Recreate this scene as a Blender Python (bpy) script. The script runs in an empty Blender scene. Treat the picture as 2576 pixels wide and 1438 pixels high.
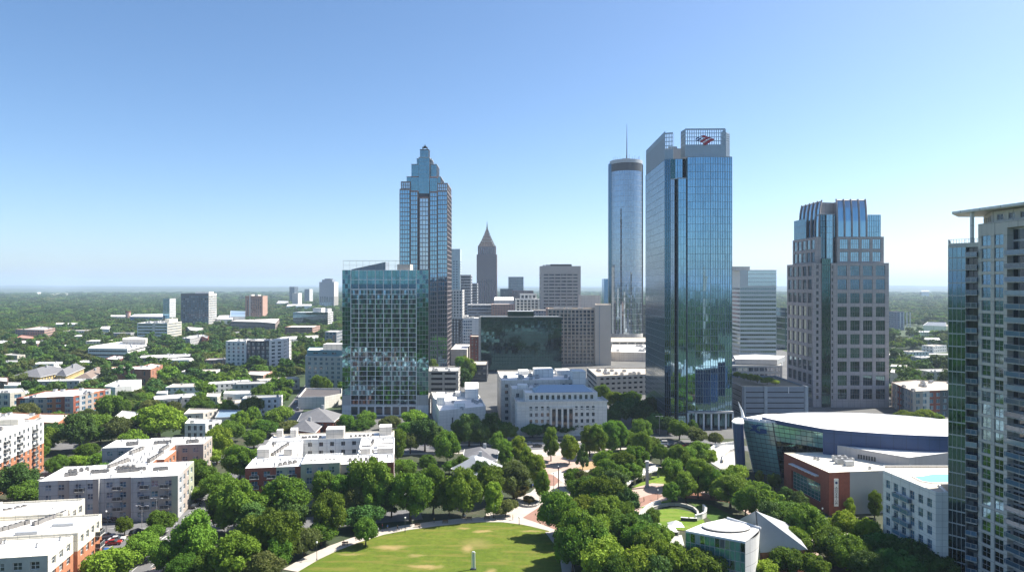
import bpy, math, random
import numpy as np
from mathutils import Vector, Matrix, noise as mnoise
R = math.radians
scene = bpy.context.scene
COL = scene.collection

# ------------------------------------------------------------------ camera, sky, sun, exposure
HC = 75.0            # the camera hovers 75 m above the street
FP = 1750.0          # focal length in pixels of a 2576 pixel wide frame
cam_d = bpy.data.cameras.new('camera'); cam = bpy.data.objects.new('camera', cam_d); COL.objects.link(cam)
cam.location = (0, 0, HC); cam.rotation_euler = (R(90), 0, 0)
cam_d.sensor_width = 36.0; cam_d.lens = 36.0*FP/2576.0
cam_d.clip_start = 1.0; cam_d.clip_end = 80000.0
scene.camera = cam

SUN_EL, SUN_AZ = 49.0, 70.0      # azimuth clockwise from +Y (the view direction)
w = bpy.data.worlds.new('World'); scene.world = w; w.use_nodes = True
nt = w.node_tree; nt.nodes.clear()
o_ = nt.nodes.new('ShaderNodeOutputWorld'); bg = nt.nodes.new('ShaderNodeBackground'); sk = nt.nodes.new('ShaderNodeTexSky')
sk.sky_type = 'NISHITA'; sk.sun_disc = False
sk.sun_elevation = R(SUN_EL); sk.sun_rotation = R(SUN_AZ)
sk.air_density = 0.74; sk.dust_density = 1.1; sk.ozone_density = 2.3; sk.altitude = 80
bg.inputs['Strength'].default_value = 0.089
hs_ = nt.nodes.new('ShaderNodeHueSaturation'); hs_.inputs['Saturation'].default_value = 1.14; hs_.inputs['Hue'].default_value = .497
nt.links.new(sk.outputs[0], hs_.inputs['Color']); nt.links.new(hs_.outputs[0], bg.inputs[0]); nt.links.new(bg.outputs[0], o_.inputs[0])
sd = bpy.data.lights.new('sun', 'SUN'); sun = bpy.data.objects.new('sun', sd); COL.objects.link(sun)
sd.energy = 4.6; sd.angle = R(0.53); sd.color = (1.0, 0.94, 0.84)
sv = Vector((math.sin(R(SUN_AZ))*math.cos(R(SUN_EL)), math.cos(R(SUN_AZ))*math.cos(R(SUN_EL)), math.sin(R(SUN_EL))))
sun.rotation_euler = sv.to_track_quat('Z', 'Y').to_euler()
sun.location = (0, 0, 400)
scene.view_settings.view_transform = 'Standard'; scene.view_settings.look = 'None'
scene.view_settings.exposure = 1.2; scene.view_settings.gamma = 1.0
scene.cycles.use_denoising = True
scene.cycles.max_bounces = 6; scene.cycles.diffuse_bounces = 2; scene.cycles.glossy_bounces = 4
scene.cycles.transmission_bounces = 3; scene.cycles.transparent_max_bounces = 6; scene.cycles.volume_bounces = 2
scene.cycles.caustics_reflective = False; scene.cycles.caustics_refractive = False
scene.cycles.sample_clamp_indirect = 6.0

# ------------------------------------------------------------------ from a direction and a height (or a distance) to a point
def gp(u, v, h=0.0):
    d = (HC-h)*FP/(v-719.0)
    return ((u-1288.0)/FP*d, d)
def xd(u, d): return ((u-1288.0)/FP*d, d)
def zv(v, d): return HC-(v-719.0)*d/FP

# ------------------------------------------------------------------ materials
MATS = {}
def _nt(name):
    m = bpy.data.materials.new(name); m.use_nodes = True
    t = m.node_tree; b = t.nodes['Principled BSDF']
    MATS[name] = m
    return m, t, b
def _mixc(t, fac, c1, c2, blend='MIX'):
    n = t.nodes.new('ShaderNodeMix'); n.data_type = 'RGBA'; n.blend_type = blend
    if isinstance(fac, (int, float)): n.inputs[0].default_value = fac
    else: t.links.new(fac, n.inputs[0])
    for s, c in ((6, c1), (7, c2)):
        if isinstance(c, tuple): n.inputs[s].default_value = (*c[:3], 1)
        else: t.links.new(c, n.inputs[s])
    return n.outputs[2]
def _noise(t, scale, detail=4, rough=.6, coord='Object', dist=0):
    tc = t.nodes.new('ShaderNodeTexCoord'); n = t.nodes.new('ShaderNodeTexNoise')
    n.inputs['Scale'].default_value = scale; n.inputs['Detail'].default_value = detail; n.inputs['Roughness'].default_value = rough
    n.inputs['Distortion'].default_value = dist
    t.links.new(tc.outputs[coord], n.inputs['Vector']); return n.outputs[0]
def _ramp(t, fac, a, b, va=0.0, vb=1.0):
    n = t.nodes.new('ShaderNodeMapRange'); n.inputs[1].default_value = a; n.inputs[2].default_value = b
    n.inputs[3].default_value = va; n.inputs[4].default_value = vb; n.clamp = True
    t.links.new(fac, n.inputs[0]); return n.outputs[0]
def sc3(c, k): return tuple(min(1, x*k) for x in c)

def M(name, col, rough=.8, var=.16, scale=.35, metal=0.0, streak=0.0, spec=.4):
    """Painted, rendered or stone surface: uneven tone at two scales, optional weather streaks that run down."""
    if name in MATS: return MATS[name]
    m, t, b = _nt(name)
    f1 = _noise(t, scale, 5, .65); f2 = _noise(t, scale*7, 3, .6)
    c = _mixc(t, _ramp(t, f1, .3, .7), sc3(col, 1-var), sc3(col, 1+var))
    c = _mixc(t, _ramp(t, f2, .35, .65, 0, .5), c, sc3(col, 1-var*.8))
    if streak:
        tc = t.nodes.new('ShaderNodeTexCoord'); mp = t.nodes.new('ShaderNodeMapping'); n = t.nodes.new('ShaderNodeTexNoise')
        mp.inputs['Scale'].default_value = (1.2, 1.2, .05); n.inputs['Scale'].default_value = 1.0; n.inputs['Detail'].default_value = 4
        t.links.new(tc.outputs['Object'], mp.inputs[0]); t.links.new(mp.outputs[0], n.inputs['Vector'])
        c = _mixc(t, _ramp(t, n.outputs[0], .5, .75, 0, streak), c, sc3(col, .45))
    t.links.new(c, b.inputs['Base Color'])
    b.inputs['Roughness'].default_value = rough; b.inputs['Metallic'].default_value = metal
    b.inputs['Specular IOR Level'].default_value = spec
    return m

def joints(m, w_, h_, k=.35, mortar=.012, tone=.45):
    """panel or course joints laid over a wall material"""
    t = m.node_tree; b = t.nodes['Principled BSDF']; src = b.inputs['Base Color'].links[0].from_socket
    tc = t.nodes.new('ShaderNodeTexCoord'); sp = t.nodes.new('ShaderNodeSeparateXYZ'); t.links.new(tc.outputs['Object'], sp.inputs[0])
    a = t.nodes.new('ShaderNodeMath'); a.operation = 'MULTIPLY_ADD'; a.inputs[1].default_value = .75; t.links.new(sp.outputs[1], a.inputs[0]); t.links.new(sp.outputs[0], a.inputs[2])
    cb = t.nodes.new('ShaderNodeCombineXYZ'); t.links.new(a.outputs[0], cb.inputs[0]); t.links.new(sp.outputs[2], cb.inputs[1])
    br = t.nodes.new('ShaderNodeTexBrick'); br.inputs['Scale'].default_value = 1.0; br.inputs['Brick Width'].default_value = w_; br.inputs['Row Height'].default_value = h_; br.inputs['Mortar Size'].default_value = mortar*min(w_,h_)*2; br.offset = 0
    br.inputs['Color1'].default_value = (.9,.9,.9,1); br.inputs['Color2'].default_value = (1,1,1,1); br.inputs['Mortar'].default_value = (tone,tone,tone,1)
    t.links.new(cb.outputs[0], br.inputs['Vector']); t.links.new(_mixc(t, k, src, _mixc(t, 1.0, src, br.outputs['Color'], 'MULTIPLY')), b.inputs['Base Color']); return m
def rand_fac(t):
    oi = t.nodes.new('ShaderNodeObjectInfo'); g = t.nodes.new('ShaderNodeNewGeometry')
    a = t.nodes.new('ShaderNodeMath'); a.operation = 'ADD'; f = t.nodes.new('ShaderNodeMath'); f.operation = 'FRACT'
    t.links.new(oi.outputs['Random'], a.inputs[0]); t.links.new(g.outputs['Random Per Island'], a.inputs[1]); t.links.new(a.outputs[0], f.inputs[0])
    return f.outputs[0]

def MW(name, dark=(.012, .018, .024), blind=(.22, .23, .22), share=.22, metal=0.0, refl=.8):
    """Window pane: dark and glossy, some with blinds or curtains behind."""
    if name in MATS: return MATS[name]
    m, t, b = _nt(name)
    r = rand_fac(t)
    c = _mixc(t, _ramp(t, r, 0, 1-share), dark, sc3(dark, 3.2))
    c = _mixc(t, _ramp(t, r, 1-share, 1-share+.02), c, blind)
    t.links.new(c, b.inputs['Base Color']); b.inputs['Roughness'].default_value = .06
    b.inputs['Specular IOR Level'].default_value = refl; b.inputs['Metallic'].default_value = metal
    return m

def MG(name, tint, rough=.04, wob=0, wscale=.25, metal=1.0, var=.12):
    """Coated curtain-wall glass: tinted mirror over a dark interior; each pane a little different and not quite flat."""
    if name in MATS: return MATS[name]
    m, t, b = _nt(name)
    r = rand_fac(t)
    c = _mixc(t, r, sc3(tint, 1-var), sc3(tint, 1+var*.5))
    t.links.new(c, b.inputs['Base Color'])
    b.inputs['Metallic'].default_value = metal; b.inputs['Roughness'].default_value = rough
    if not wob: return m
    n = _noise(t, wscale, 2, .5); bm = t.nodes.new('ShaderNodeBump'); bm.inputs['Strength'].default_value = 1.0; bm.inputs['Distance'].default_value = wob*4
    t.links.new(n, bm.inputs['Height']); t.links.new(bm.outputs[0], b.inputs['Normal'])
    return m

def MLEAF(name, c1, c2, trans=.38):
    if name in MATS: return MATS[name]
    m, t, b = _nt(name)
    oi = t.nodes.new('ShaderNodeObjectInfo'); g = t.nodes.new('ShaderNodeNewGeometry')
    nz = _noise(t, .35, 2, .5)
    a = _mixc(t, g.outputs['Random Per Island'], c1, c2)
    b2 = _mixc(t, _ramp(t, nz, .35, .65), a, sc3(c2, 1.25))
    hs = t.nodes.new('ShaderNodeHueSaturation')
    t.links.new(_ramp(t, oi.outputs['Random'], 0, 1, .476, .520), hs.inputs['Hue'])
    m2 = t.nodes.new('ShaderNodeMath'); m2.operation = 'MULTIPLY'; m2.inputs[1].default_value = 7.31
    fr = t.nodes.new('ShaderNodeMath'); fr.operation = 'FRACT'
    t.links.new(oi.outputs['Random'], m2.inputs[0]); t.links.new(m2.outputs[0], fr.inputs[0])
    t.links.new(_ramp(t, fr.outputs[0], 0, 1, .66, 1.3), hs.inputs['Value'])
    t.links.new(b2, hs.inputs['Color'])
    t.links.new(hs.outputs[0], b.inputs['Base Color']); b.inputs['Roughness'].default_value = .65; b.inputs['Specular IOR Level'].default_value = .15
    tr = t.nodes.new('ShaderNodeBsdfTranslucent'); mx = t.nodes.new('ShaderNodeMixShader'); mx.inputs[0].default_value = trans
    t.links.new(_mixc(t, .5, hs.outputs[0], (.16, .22, .015)), tr.inputs[0])
    t.links.new(b.outputs[0], mx.inputs[1]); t.links.new(tr.outputs[0], mx.inputs[2])
    t.links.new(mx.outputs[0], t.nodes['Material Output'].inputs[0])
    return m

# ------------------------------------------------------------------ mesh builder
class MB:
    def __init__(s): s.v = []; s.f = []; s.m = []; s.mats = []; s.smooth = False
    def mi(s, mat):
        if mat not in s.mats: s.mats.append(mat)
        return s.mats.index(mat)
    def face(s, pts, mat):
        i = len(s.v); s.v.extend(pts); s.f.append(tuple(range(i, i+len(pts)))); s.m.append(s.mi(mat))
    def box(s, x0, x1, y0, y1, z0, z1, mat, top=None):
        i = len(s.v)
        s.v.extend([(x0,y0,z0),(x1,y0,z0),(x1,y1,z0),(x0,y1,z0),(x0,y0,z1),(x1,y0,z1),(x1,y1,z1),(x0,y1,z1)])
        k = s.mi(mat); kt = s.mi(top) if top else k
        for q, mm in (((0,1,5,4),k),((1,2,6,5),k),((2,3,7,6),k),((3,0,4,7),k),((4,5,6,7),kt),((3,2,1,0),k)):
            s.f.append(tuple(i+a for a in q)); s.m.append(mm)
    def obox(s, c, ux, half, mat, z0=None):
        """box centred on c with horizontal axis direction ux (unit 2-vector); half = (along ux, across, up)"""
        ux = (ux[0], ux[1]); uy = (-ux[1], ux[0]); a, b, h = half; i = len(s.v)
        for dz in (-h, h):
            for sx, sy in ((-1,-1),(1,-1),(1,1),(-1,1)):
                s.v.append((c[0]+ux[0]*a*sx+uy[0]*b*sy, c[1]+ux[1]*a*sx+uy[1]*b*sy, c[2]+dz))
        k = s.mi(mat)
        for q in ((0,1,5,4),(1,2,6,5),(2,3,7,6),(3,0,4,7),(4,5,6,7),(3,2,1,0)):
            s.f.append(tuple(i+a_ for a_ in q)); s.m.append(k)
    def prism(s, poly, z0, z1, mat, top=None, bottom=False):
        n = len(poly); i = len(s.v); k = s.mi(mat); kt = s.mi(top) if top else k
        z0s = z0 if hasattr(z0, '__len__') else [z0]*n; z1s = z1 if hasattr(z1, '__len__') else [z1]*n
        s.v.extend([(p[0], p[1], z) for p, z in zip(poly, z0s)]); s.v.extend([(p[0], p[1], z) for p, z in zip(poly, z1s)])
        for a in range(n):
            b = (a+1) % n; s.f.append((i+a, i+b, i+n+b, i+n+a)); s.m.append(k)
        s.f.append(tuple(range(i+n, i+2*n))); s.m.append(kt)
        if bottom: s.f.append(tuple(range(i+n-1, i-1, -1))); s.m.append(k)
    def tube(s, path, r, mat, n=8, cap=True):
        rs = r if hasattr(r, '__len__') else [r]*len(path); P = [Vector(p) for p in path]; i = len(s.v); k = s.mi(mat)
        for j, p in enumerate(P):
            d = (P[min(j+1, len(P)-1)]-P[max(j-1, 0)]).normalized()
            a = d.cross(Vector((0,0,1)))
            if a.length < 1e-4: a = Vector((1,0,0))
            a.normalize(); b = a.cross(d)
            for q in range(n):
                t_ = 2*math.pi*q/n; s.v.append(tuple(p+a*math.cos(t_)*rs[j]+b*math.sin(t_)*rs[j]))
        for j in range(len(P)-1):
            for q in range(n):
                q2 = (q+1) % n; s.f.append((i+j*n+q, i+j*n+q2, i+(j+1)*n+q2, i+(j+1)*n+q)); s.m.append(k)
        if cap:
            s.f.append(tuple(i+q for q in range(n))); s.m.append(k)
            e = i+(len(P)-1)*n; s.f.append(tuple(e+q for q in reversed(range(n)))); s.m.append(k)
    def mesh(s, name, off=(0,0,0)):
        me = bpy.data.meshes.new(name)
        vv = [(a-off[0], b-off[1], c-off[2]) for a, b, c in s.v] if any(off) else s.v
        me.from_pydata(vv, [], s.f)
        for m_ in s.mats: me.materials.append(m_)
        me.polygons.foreach_set('material_index', s.m)
        if s.smooth: me.polygons.foreach_set('use_smooth', [True]*len(s.f))
        me.update(); return me
    def build(s, name, parent=None, label=None):
        if not s.f: return None
        off = tuple(parent.location) if parent is not None else (0,0,0)
        if parent is not None and parent.parent is not None: off = tuple(Vector(off)+parent.parent.location)
        o = bpy.data.objects.new(name, s.mesh(name, off)); COL.objects.link(o)
        if parent is not None: o.parent = parent
        if label: o['label'] = label
        return o

def tag(o, label=None, cat=None, group=None, kind=None):
    if label: o['label'] = label
    if cat: o['category'] = cat
    if group: o['group'] = group
    if kind: o['kind'] = kind
    return o
def empty(name, loc, label=None, cat=None, group=None):
    o = bpy.data.objects.new(name, None); COL.objects.link(o); o.location = loc; o.empty_display_size = 2
    return tag(o, label, cat, group)
def copy_tree(o, parent=None):
    c = o.copy(); COL.objects.link(c); c.parent = parent
    for ch in list(o.children): copy_tree(ch, c)
    return c
def kid(name, me, parent, loc=(0,0,0), rz=0.0, sc=None):
    o = bpy.data.objects.new(name, me); COL.objects.link(o); o.parent = parent; o.location = loc; o.rotation_euler = (0,0,rz)
    if sc: o.scale = sc
    return o
def ccw(poly):
    a = sum(poly[i][0]*poly[(i+1)%len(poly)][1]-poly[(i+1)%len(poly)][0]*poly[i][1] for i in range(len(poly)))
    return list(poly) if a > 0 else list(reversed(poly))
def inset(poly, d):
    n = len(poly); out = []
    for i in range(n):
        p0, p1, p2 = Vector(poly[i-1]), Vector(poly[i]), Vector(poly[(i+1)%n])
        e1 = (p1-p0).normalized(); e2 = (p2-p1).normalized()
        n1 = Vector((-e1.y, e1.x)); n2 = Vector((-e2.y, e2.x)); k = n1+n2; L = k.length
        k = k/L if L > 1e-6 else n1
        c = max(.3, k.dot(n1)); q = p1+k*(d/c); out.append((q.x, q.y))
    return out
FOOT = []            # footprints: nothing grows inside them
def in_poly(x, y, poly):
    c = False; n = len(poly); j = n-1
    for i in range(n):
        xi, yi = poly[i]; xj, yj = poly[j]
        if (yi > y) != (yj > y) and x < (xj-xi)*(y-yi)/(yj-yi)+xi: c = not c
        j = i
    return c
# ------------------------------------------------------------------ trees
L_MID = MLEAF('leaf_mid_green', (.068,.145,.018), (.135,.24,.028))
L_BRI = MLEAF('leaf_bright_green', (.115,.205,.018), (.22,.31,.032))
L_DRK = MLEAF('leaf_dark_green', (.034,.082,.020), (.07,.135,.028), .18)  # dark leaf colour; also paints the shade on the bottom right trees
L_OLI = MLEAF('leaf_olive', (.075,.095,.030), (.13,.155,.045))
L_RED = MLEAF('leaf_russet', (.17,.08,.045), (.16,.14,.045))
BARK = M('bark', (.09,.065,.045), .9)
UNIT_ICO = None
def ico(sub):
    import bmesh
    bm = bmesh.new(); bmesh.ops.create_icosphere(bm, subdivisions=sub, radius=1.0)
    v = np.array([x.co[:] for x in bm.verts]); f = [tuple(y.index for y in x.verts) for x in bm.faces]; bm.free()
    return v, f
ICO1 = ico(1); ICO2 = ico(2)
def crown_mesh(name, seed, kind, nlobe, nleaf, leaf, core=.80, ico_=ICO2):
    """A crown 8 wide: leaf clumps over many lobes, dark broken cores inside. kind: round, oval, cone, flat."""
    rg = np.random.default_rng(seed); H_ = {'round': 7.6, 'oval': 9.6, 'cone': 10.4, 'flat': 5.6}[kind]
    z0 = {'round': 1.6, 'oval': 1.5, 'cone': 1.0, 'flat': 1.5}[kind]
    lobes = []
    for i in range(nlobe):
        for _ in range(40):
            tz = rg.random()**.85
            if kind == 'cone': rr = 3.3*(1-tz)**.75+.35
            elif kind == 'oval': rr = 3.1*math.sin(math.pi*(.12+.83*tz))**.55
            elif kind == 'flat': rr = 3.5*math.sin(math.pi*(.2+.72*tz))**.6
            else: rr = 3.3*math.sin(math.pi*(.14+.80*tz))**.6
            a = rg.random()*2*math.pi; q = rr*(.45+.70*rg.random()**.6) if rg.random() < .82 else rr*rg.random()
            lr = (.62+.78*rg.random()**1.3)*(1.0 if kind != 'cone' else (.62+.5*(1-tz)))
            p = np.array([q*math.cos(a)*.92, q*math.sin(a)*.92, z0+.7+(H_-z0-1.2)*tz])
            if all(np.linalg.norm(p-o[0]) > .55*(lr+o[1])*.8 for o in lobes): break
        lobes.append((p, lr))
    V = []; F = []
    base = 0
    iv, if_ = ico_
    for p, lr in lobes:
        wob = 1+.22*(rg.random(len(iv))-.5)*2
        V.append(p+iv*(lr*core)*wob[:, None]*np.array([1,1,.85])); F += [tuple(base+k for k in f) for f in if_]; base += len(iv)
    P = np.array([l[0] for l in lobes]); Rr = np.array([l[1] for l in lobes])
    wts = Rr**2/np.sum(Rr**2); idx = rg.choice(len(lobes), nleaf, p=wts)
    d = rg.normal(size=(nleaf, 3)); d[:, 2] += .35; d /= np.linalg.norm(d, axis=1)[:, None]
    rad = Rr[idx]*(.80+.52*rg.random(nleaf)**2.2)
    c = P[idx]+d*rad[:, None]*np.array([1,1,.88])
    keep = np.ones(nleaf, bool)
    for j in range(len(lobes)):
        keep &= ~((np.linalg.norm((c-P[j])/np.array([1,1,.88]), axis=1) < Rr[j]*.74) & (idx != j))
    c = c[keep]; d = d[keep]; n_ = len(c)
    nrm = d*.75+rg.normal(size=(n_, 3))*.5; nrm /= np.linalg.norm(nrm, axis=1)[:, None]
    a = np.cross(nrm, rg.normal(size=(n_, 3))); a /= np.linalg.norm(a, axis=1)[:, None]; b = np.cross(nrm, a)
    s = leaf*(.55+.9*rg.random(n_))[:, None]; s2 = s*(.55+.45*rg.random(n_))[:, None]
    bend = nrm*s*.25
    Q = np.stack([c-a*s, c-b*s2+bend, c+a*s, c+b*s2+bend], 1).reshape(-1, 3)
    V.append(Q); F += [(base+4*k, base+4*k+1, base+4*k+2, base+4*k+3) for k in range(n_)]
    me = bpy.data.meshes.new(name); me.from_pydata(np.concatenate(V).tolist(), [], F); me.update()
    return me
def trunk_mesh(name, seed, h, r=.26):
    rg = random.Random(seed); mb = MB()
    top = (rg.uniform(-.2,.2), rg.uniform(-.2,.2), h*.62)
    mb.tube([(0,0,-.1),(0,0,.5),(rg.uniform(-.1,.1),rg.uniform(-.1,.1),h*.3),top], [r*1.5,r*1.05,r*.85,r*.5], BARK, 7)
    for i in range(5):
        a = i*1.257+rg.uniform(-.3,.3); z = h*rg.uniform(.2,.45)
        mb.tube([(0,0,z),(math.cos(a)*1.0,math.sin(a)*1.0,z+1.1),(math.cos(a)*2.0,math.sin(a)*2.0,z+2.3)], [r*.5,r*.33,r*.14], BARK, 5)
    return mb.mesh(name)
HSPEC = {'round': 7.6, 'oval': 9.6, 'cone': 10.4, 'flat': 5.6}
PROTO = {}
sd_ = 0
for kind in ('round', 'oval', 'cone', 'flat'):
    for var in range({'round': 4, 'oval': 3, 'cone': 1, 'flat': 2}[kind]):
        sd_ += 1
        hi = crown_mesh('crown', 100+sd_, kind, 46 if kind != 'cone' else 34, 11000, .19)
        lo = crown_mesh('crown', 300+sd_, kind, 15, 900, .36, .86, ICO1)
        PROTO.setdefault(kind, []).append((hi, lo, trunk_mesh('trunk', 500+sd_, HSPEC[kind])))
_matmesh = {}
def with_mat(me, mat):
    k = (me.name, mat.name)
    if k not in _matmesh:
        c = me.copy(); c.materials.clear(); c.materials.append(mat); _matmesh[k] = c
    return _matmesh[k]
TONES = {'m': L_MID, 'b': L_BRI, 'd': L_DRK, 'o': L_OLI, 'r': L_RED}
TONE_WORD = {'m': 'mid green', 'b': 'bright yellow-green', 'd': 'dark green', 'o': 'olive green', 'r': 'russet'}
KIND_WORD = {'round': 'round-crowned', 'oval': 'tall oval', 'cone': 'pointed', 'flat': 'low spreading'}
TREES = []          # (x, y, width, height, kind, tone, lod)
trg = random.Random(7)
def add_tree(x, y, wd, ht, kind=None, tone=None, lod=0):
    if kind is None: kind = 'cone' if ht/wd > 1.9 else ('oval' if ht/wd > 1.28 else ('flat' if ht/wd < .8 else 'round'))
    if tone is None: tone = trg.choice('mmmbbd')
    TREES.append((x, y, wd, ht, kind, tone, lod))
def T(u, vt, vb, w_, tone=None, kind=None):
    x, y = gp(u, vb); add_tree(x, y, w_*1.12*y/FP, (vb-vt)*y/FP*1.02, kind, tone, 0)
def tree_ok(x, y, r):
    for p, bb in FOOT:
        if bb[0]-r < x < bb[2]+r and bb[1]-r < y < bb[3]+r:
            if in_poly(x, y, p): return False
            for i in range(len(p)):
                a = p[i]; b = p[(i+1) % len(p)]; dx, dy = b[0]-a[0], b[1]-a[1]; L = dx*dx+dy*dy
                t_ = max(0, min(1, ((x-a[0])*dx+(y-a[1])*dy)/L)) if L else 0
                if (x-a[0]-t_*dx)**2+(y-a[1]-t_*dy)**2 < r*r: return False
    return True
def foot(poly, grow=0):
    FOOT.append((list(poly), (min(p[0] for p in poly), min(p[1] for p in poly), max(p[0] for p in poly), max(p[1] for p in poly))))
# ------------------------------------------------------------------ buildings
def MROOF(name, col):
    m = M(name, col, .85, .05, .12); t = m.node_tree; b = t.nodes['Principled BSDF']; src = b.inputs['Base Color'].links[0].from_socket
    src = _mixc(t, _ramp(t, _noise(t, .22, 6, .72), .54, .70, 0, .55), src, sc3(col, .62))
    tc = t.nodes.new('ShaderNodeTexCoord'); br = t.nodes.new('ShaderNodeTexBrick'); br.inputs['Scale'].default_value = .33; br.inputs['Mortar Size'].default_value = .012; br.inputs['Brick Width'].default_value = 3.0; br.inputs['Row Height'].default_value = .6
    t.links.new(tc.outputs['Object'], br.inputs['Vector']); src = _mixc(t, _ramp(t, br.outputs['Fac'], 0, 1, 0, .35), src, sc3(col, .6))
    t.links.new(src, b.inputs['Base Color']); return m
ROOF_W = MROOF('roof_white_membrane', (.83,.81,.77))
ROOF_G = M('roof_grey_membrane', (.36,.36,.35), .9, .15, .12)
ROOF_T = M('roof_tan_gravel', (.52,.46,.38), .9, .15, .12)
ROOF_B = M('roof_blue_metal', (.30,.40,.50), .45, .18, .12, .3)
SHING = M('roof_grey_shingle', (.17,.17,.18), .9, .16, .6)
SHINGB = M('roof_brown_shingle', (.22,.17,.14), .9, .16, .6)
METAL = M('painted_metal_grey', (.42,.43,.44), .5, .12, .5, .3)
METALD = M('dark_metal', (.05,.055,.06), .5, .12, .5)
WHITEP = M('white_paint', (.74,.74,.72), .6, .06, .4)
FRAME_W = M('window_frame_white', (.62,.63,.62), .5, .05, .4)
FRAME_D = M('window_frame_dark', (.06,.065,.07), .5, .1, .4)
WG = MW('window_glass'); WGD = MW('window_glass_dark', share=.06); WGB = MW('window_glass_blue', (.03,.06,.09), (.25,.33,.38), .15, refl=1.0)
VOID = M('garage_shade', (.018,.018,.02), .9)  # near-black panes painting the shade inside the parking deck openings
WIN_CACHE = {}
def win_mesh(wd, ht, gl, fr, nv, nh, fw, nm='window'):
    wd = round(wd, 1); ht = round(ht, 1); k = (wd, ht, gl.name, fr.name, nv, nh, fw, nm)
    if k in WIN_CACHE: return WIN_CACHE[k]
    mb = MB()
    for i in range(nv+1):
        for j in range(nh+1):
            x0 = -wd/2+wd*i/(nv+1); x1 = -wd/2+wd*(i+1)/(nv+1); z0 = ht*j/(nh+1); z1 = ht*(j+1)/(nh+1)
            mb.face([(x0,0,z0),(x1,0,z0),(x1,0,z1),(x0,0,z1)], gl)
    if fw > 0:
        f = fw; d = .07
        mb.box(-wd/2, wd/2, -d, -.01, 0, f, fr); mb.box(-wd/2, wd/2, -d, -.01, ht-f, ht, fr)
        mb.box(-wd/2, -wd/2+f, -d, -.01, f, ht-f, fr); mb.box(wd/2-f, wd/2, -d, -.01, f, ht-f, fr)
        for i in range(nv):
            x = -wd/2+wd*(i+1)/(nv+1); mb.box(x-f*.4, x+f*.4, -d*.8, -.01, f, ht-f, fr)
        for j in range(nh):
            z = ht*(j+1)/(nh+1); mb.box(-wd/2+f, wd/2-f, -d*.75, -.01, z-f*.4, z+f*.4, fr)
    WIN_CACHE[k] = mb.mesh(nm); return WIN_CACHE[k]
class WS:
    """How one wall is opened up."""
    def __init__(s, kind='punch', cw=3.6, rh=3.1, ww=1.6, wh=1.7, sill=.85, base=.4, top=.5, mar=.8, glass=None, frame=None, nv=1, nh=0, fw=.08, depth=.22, nm='window', skip=None, wall=None, jit=0):
        s.__dict__.update(locals()); s.glass = glass or WG; s.frame = frame or FRAME_W
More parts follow.
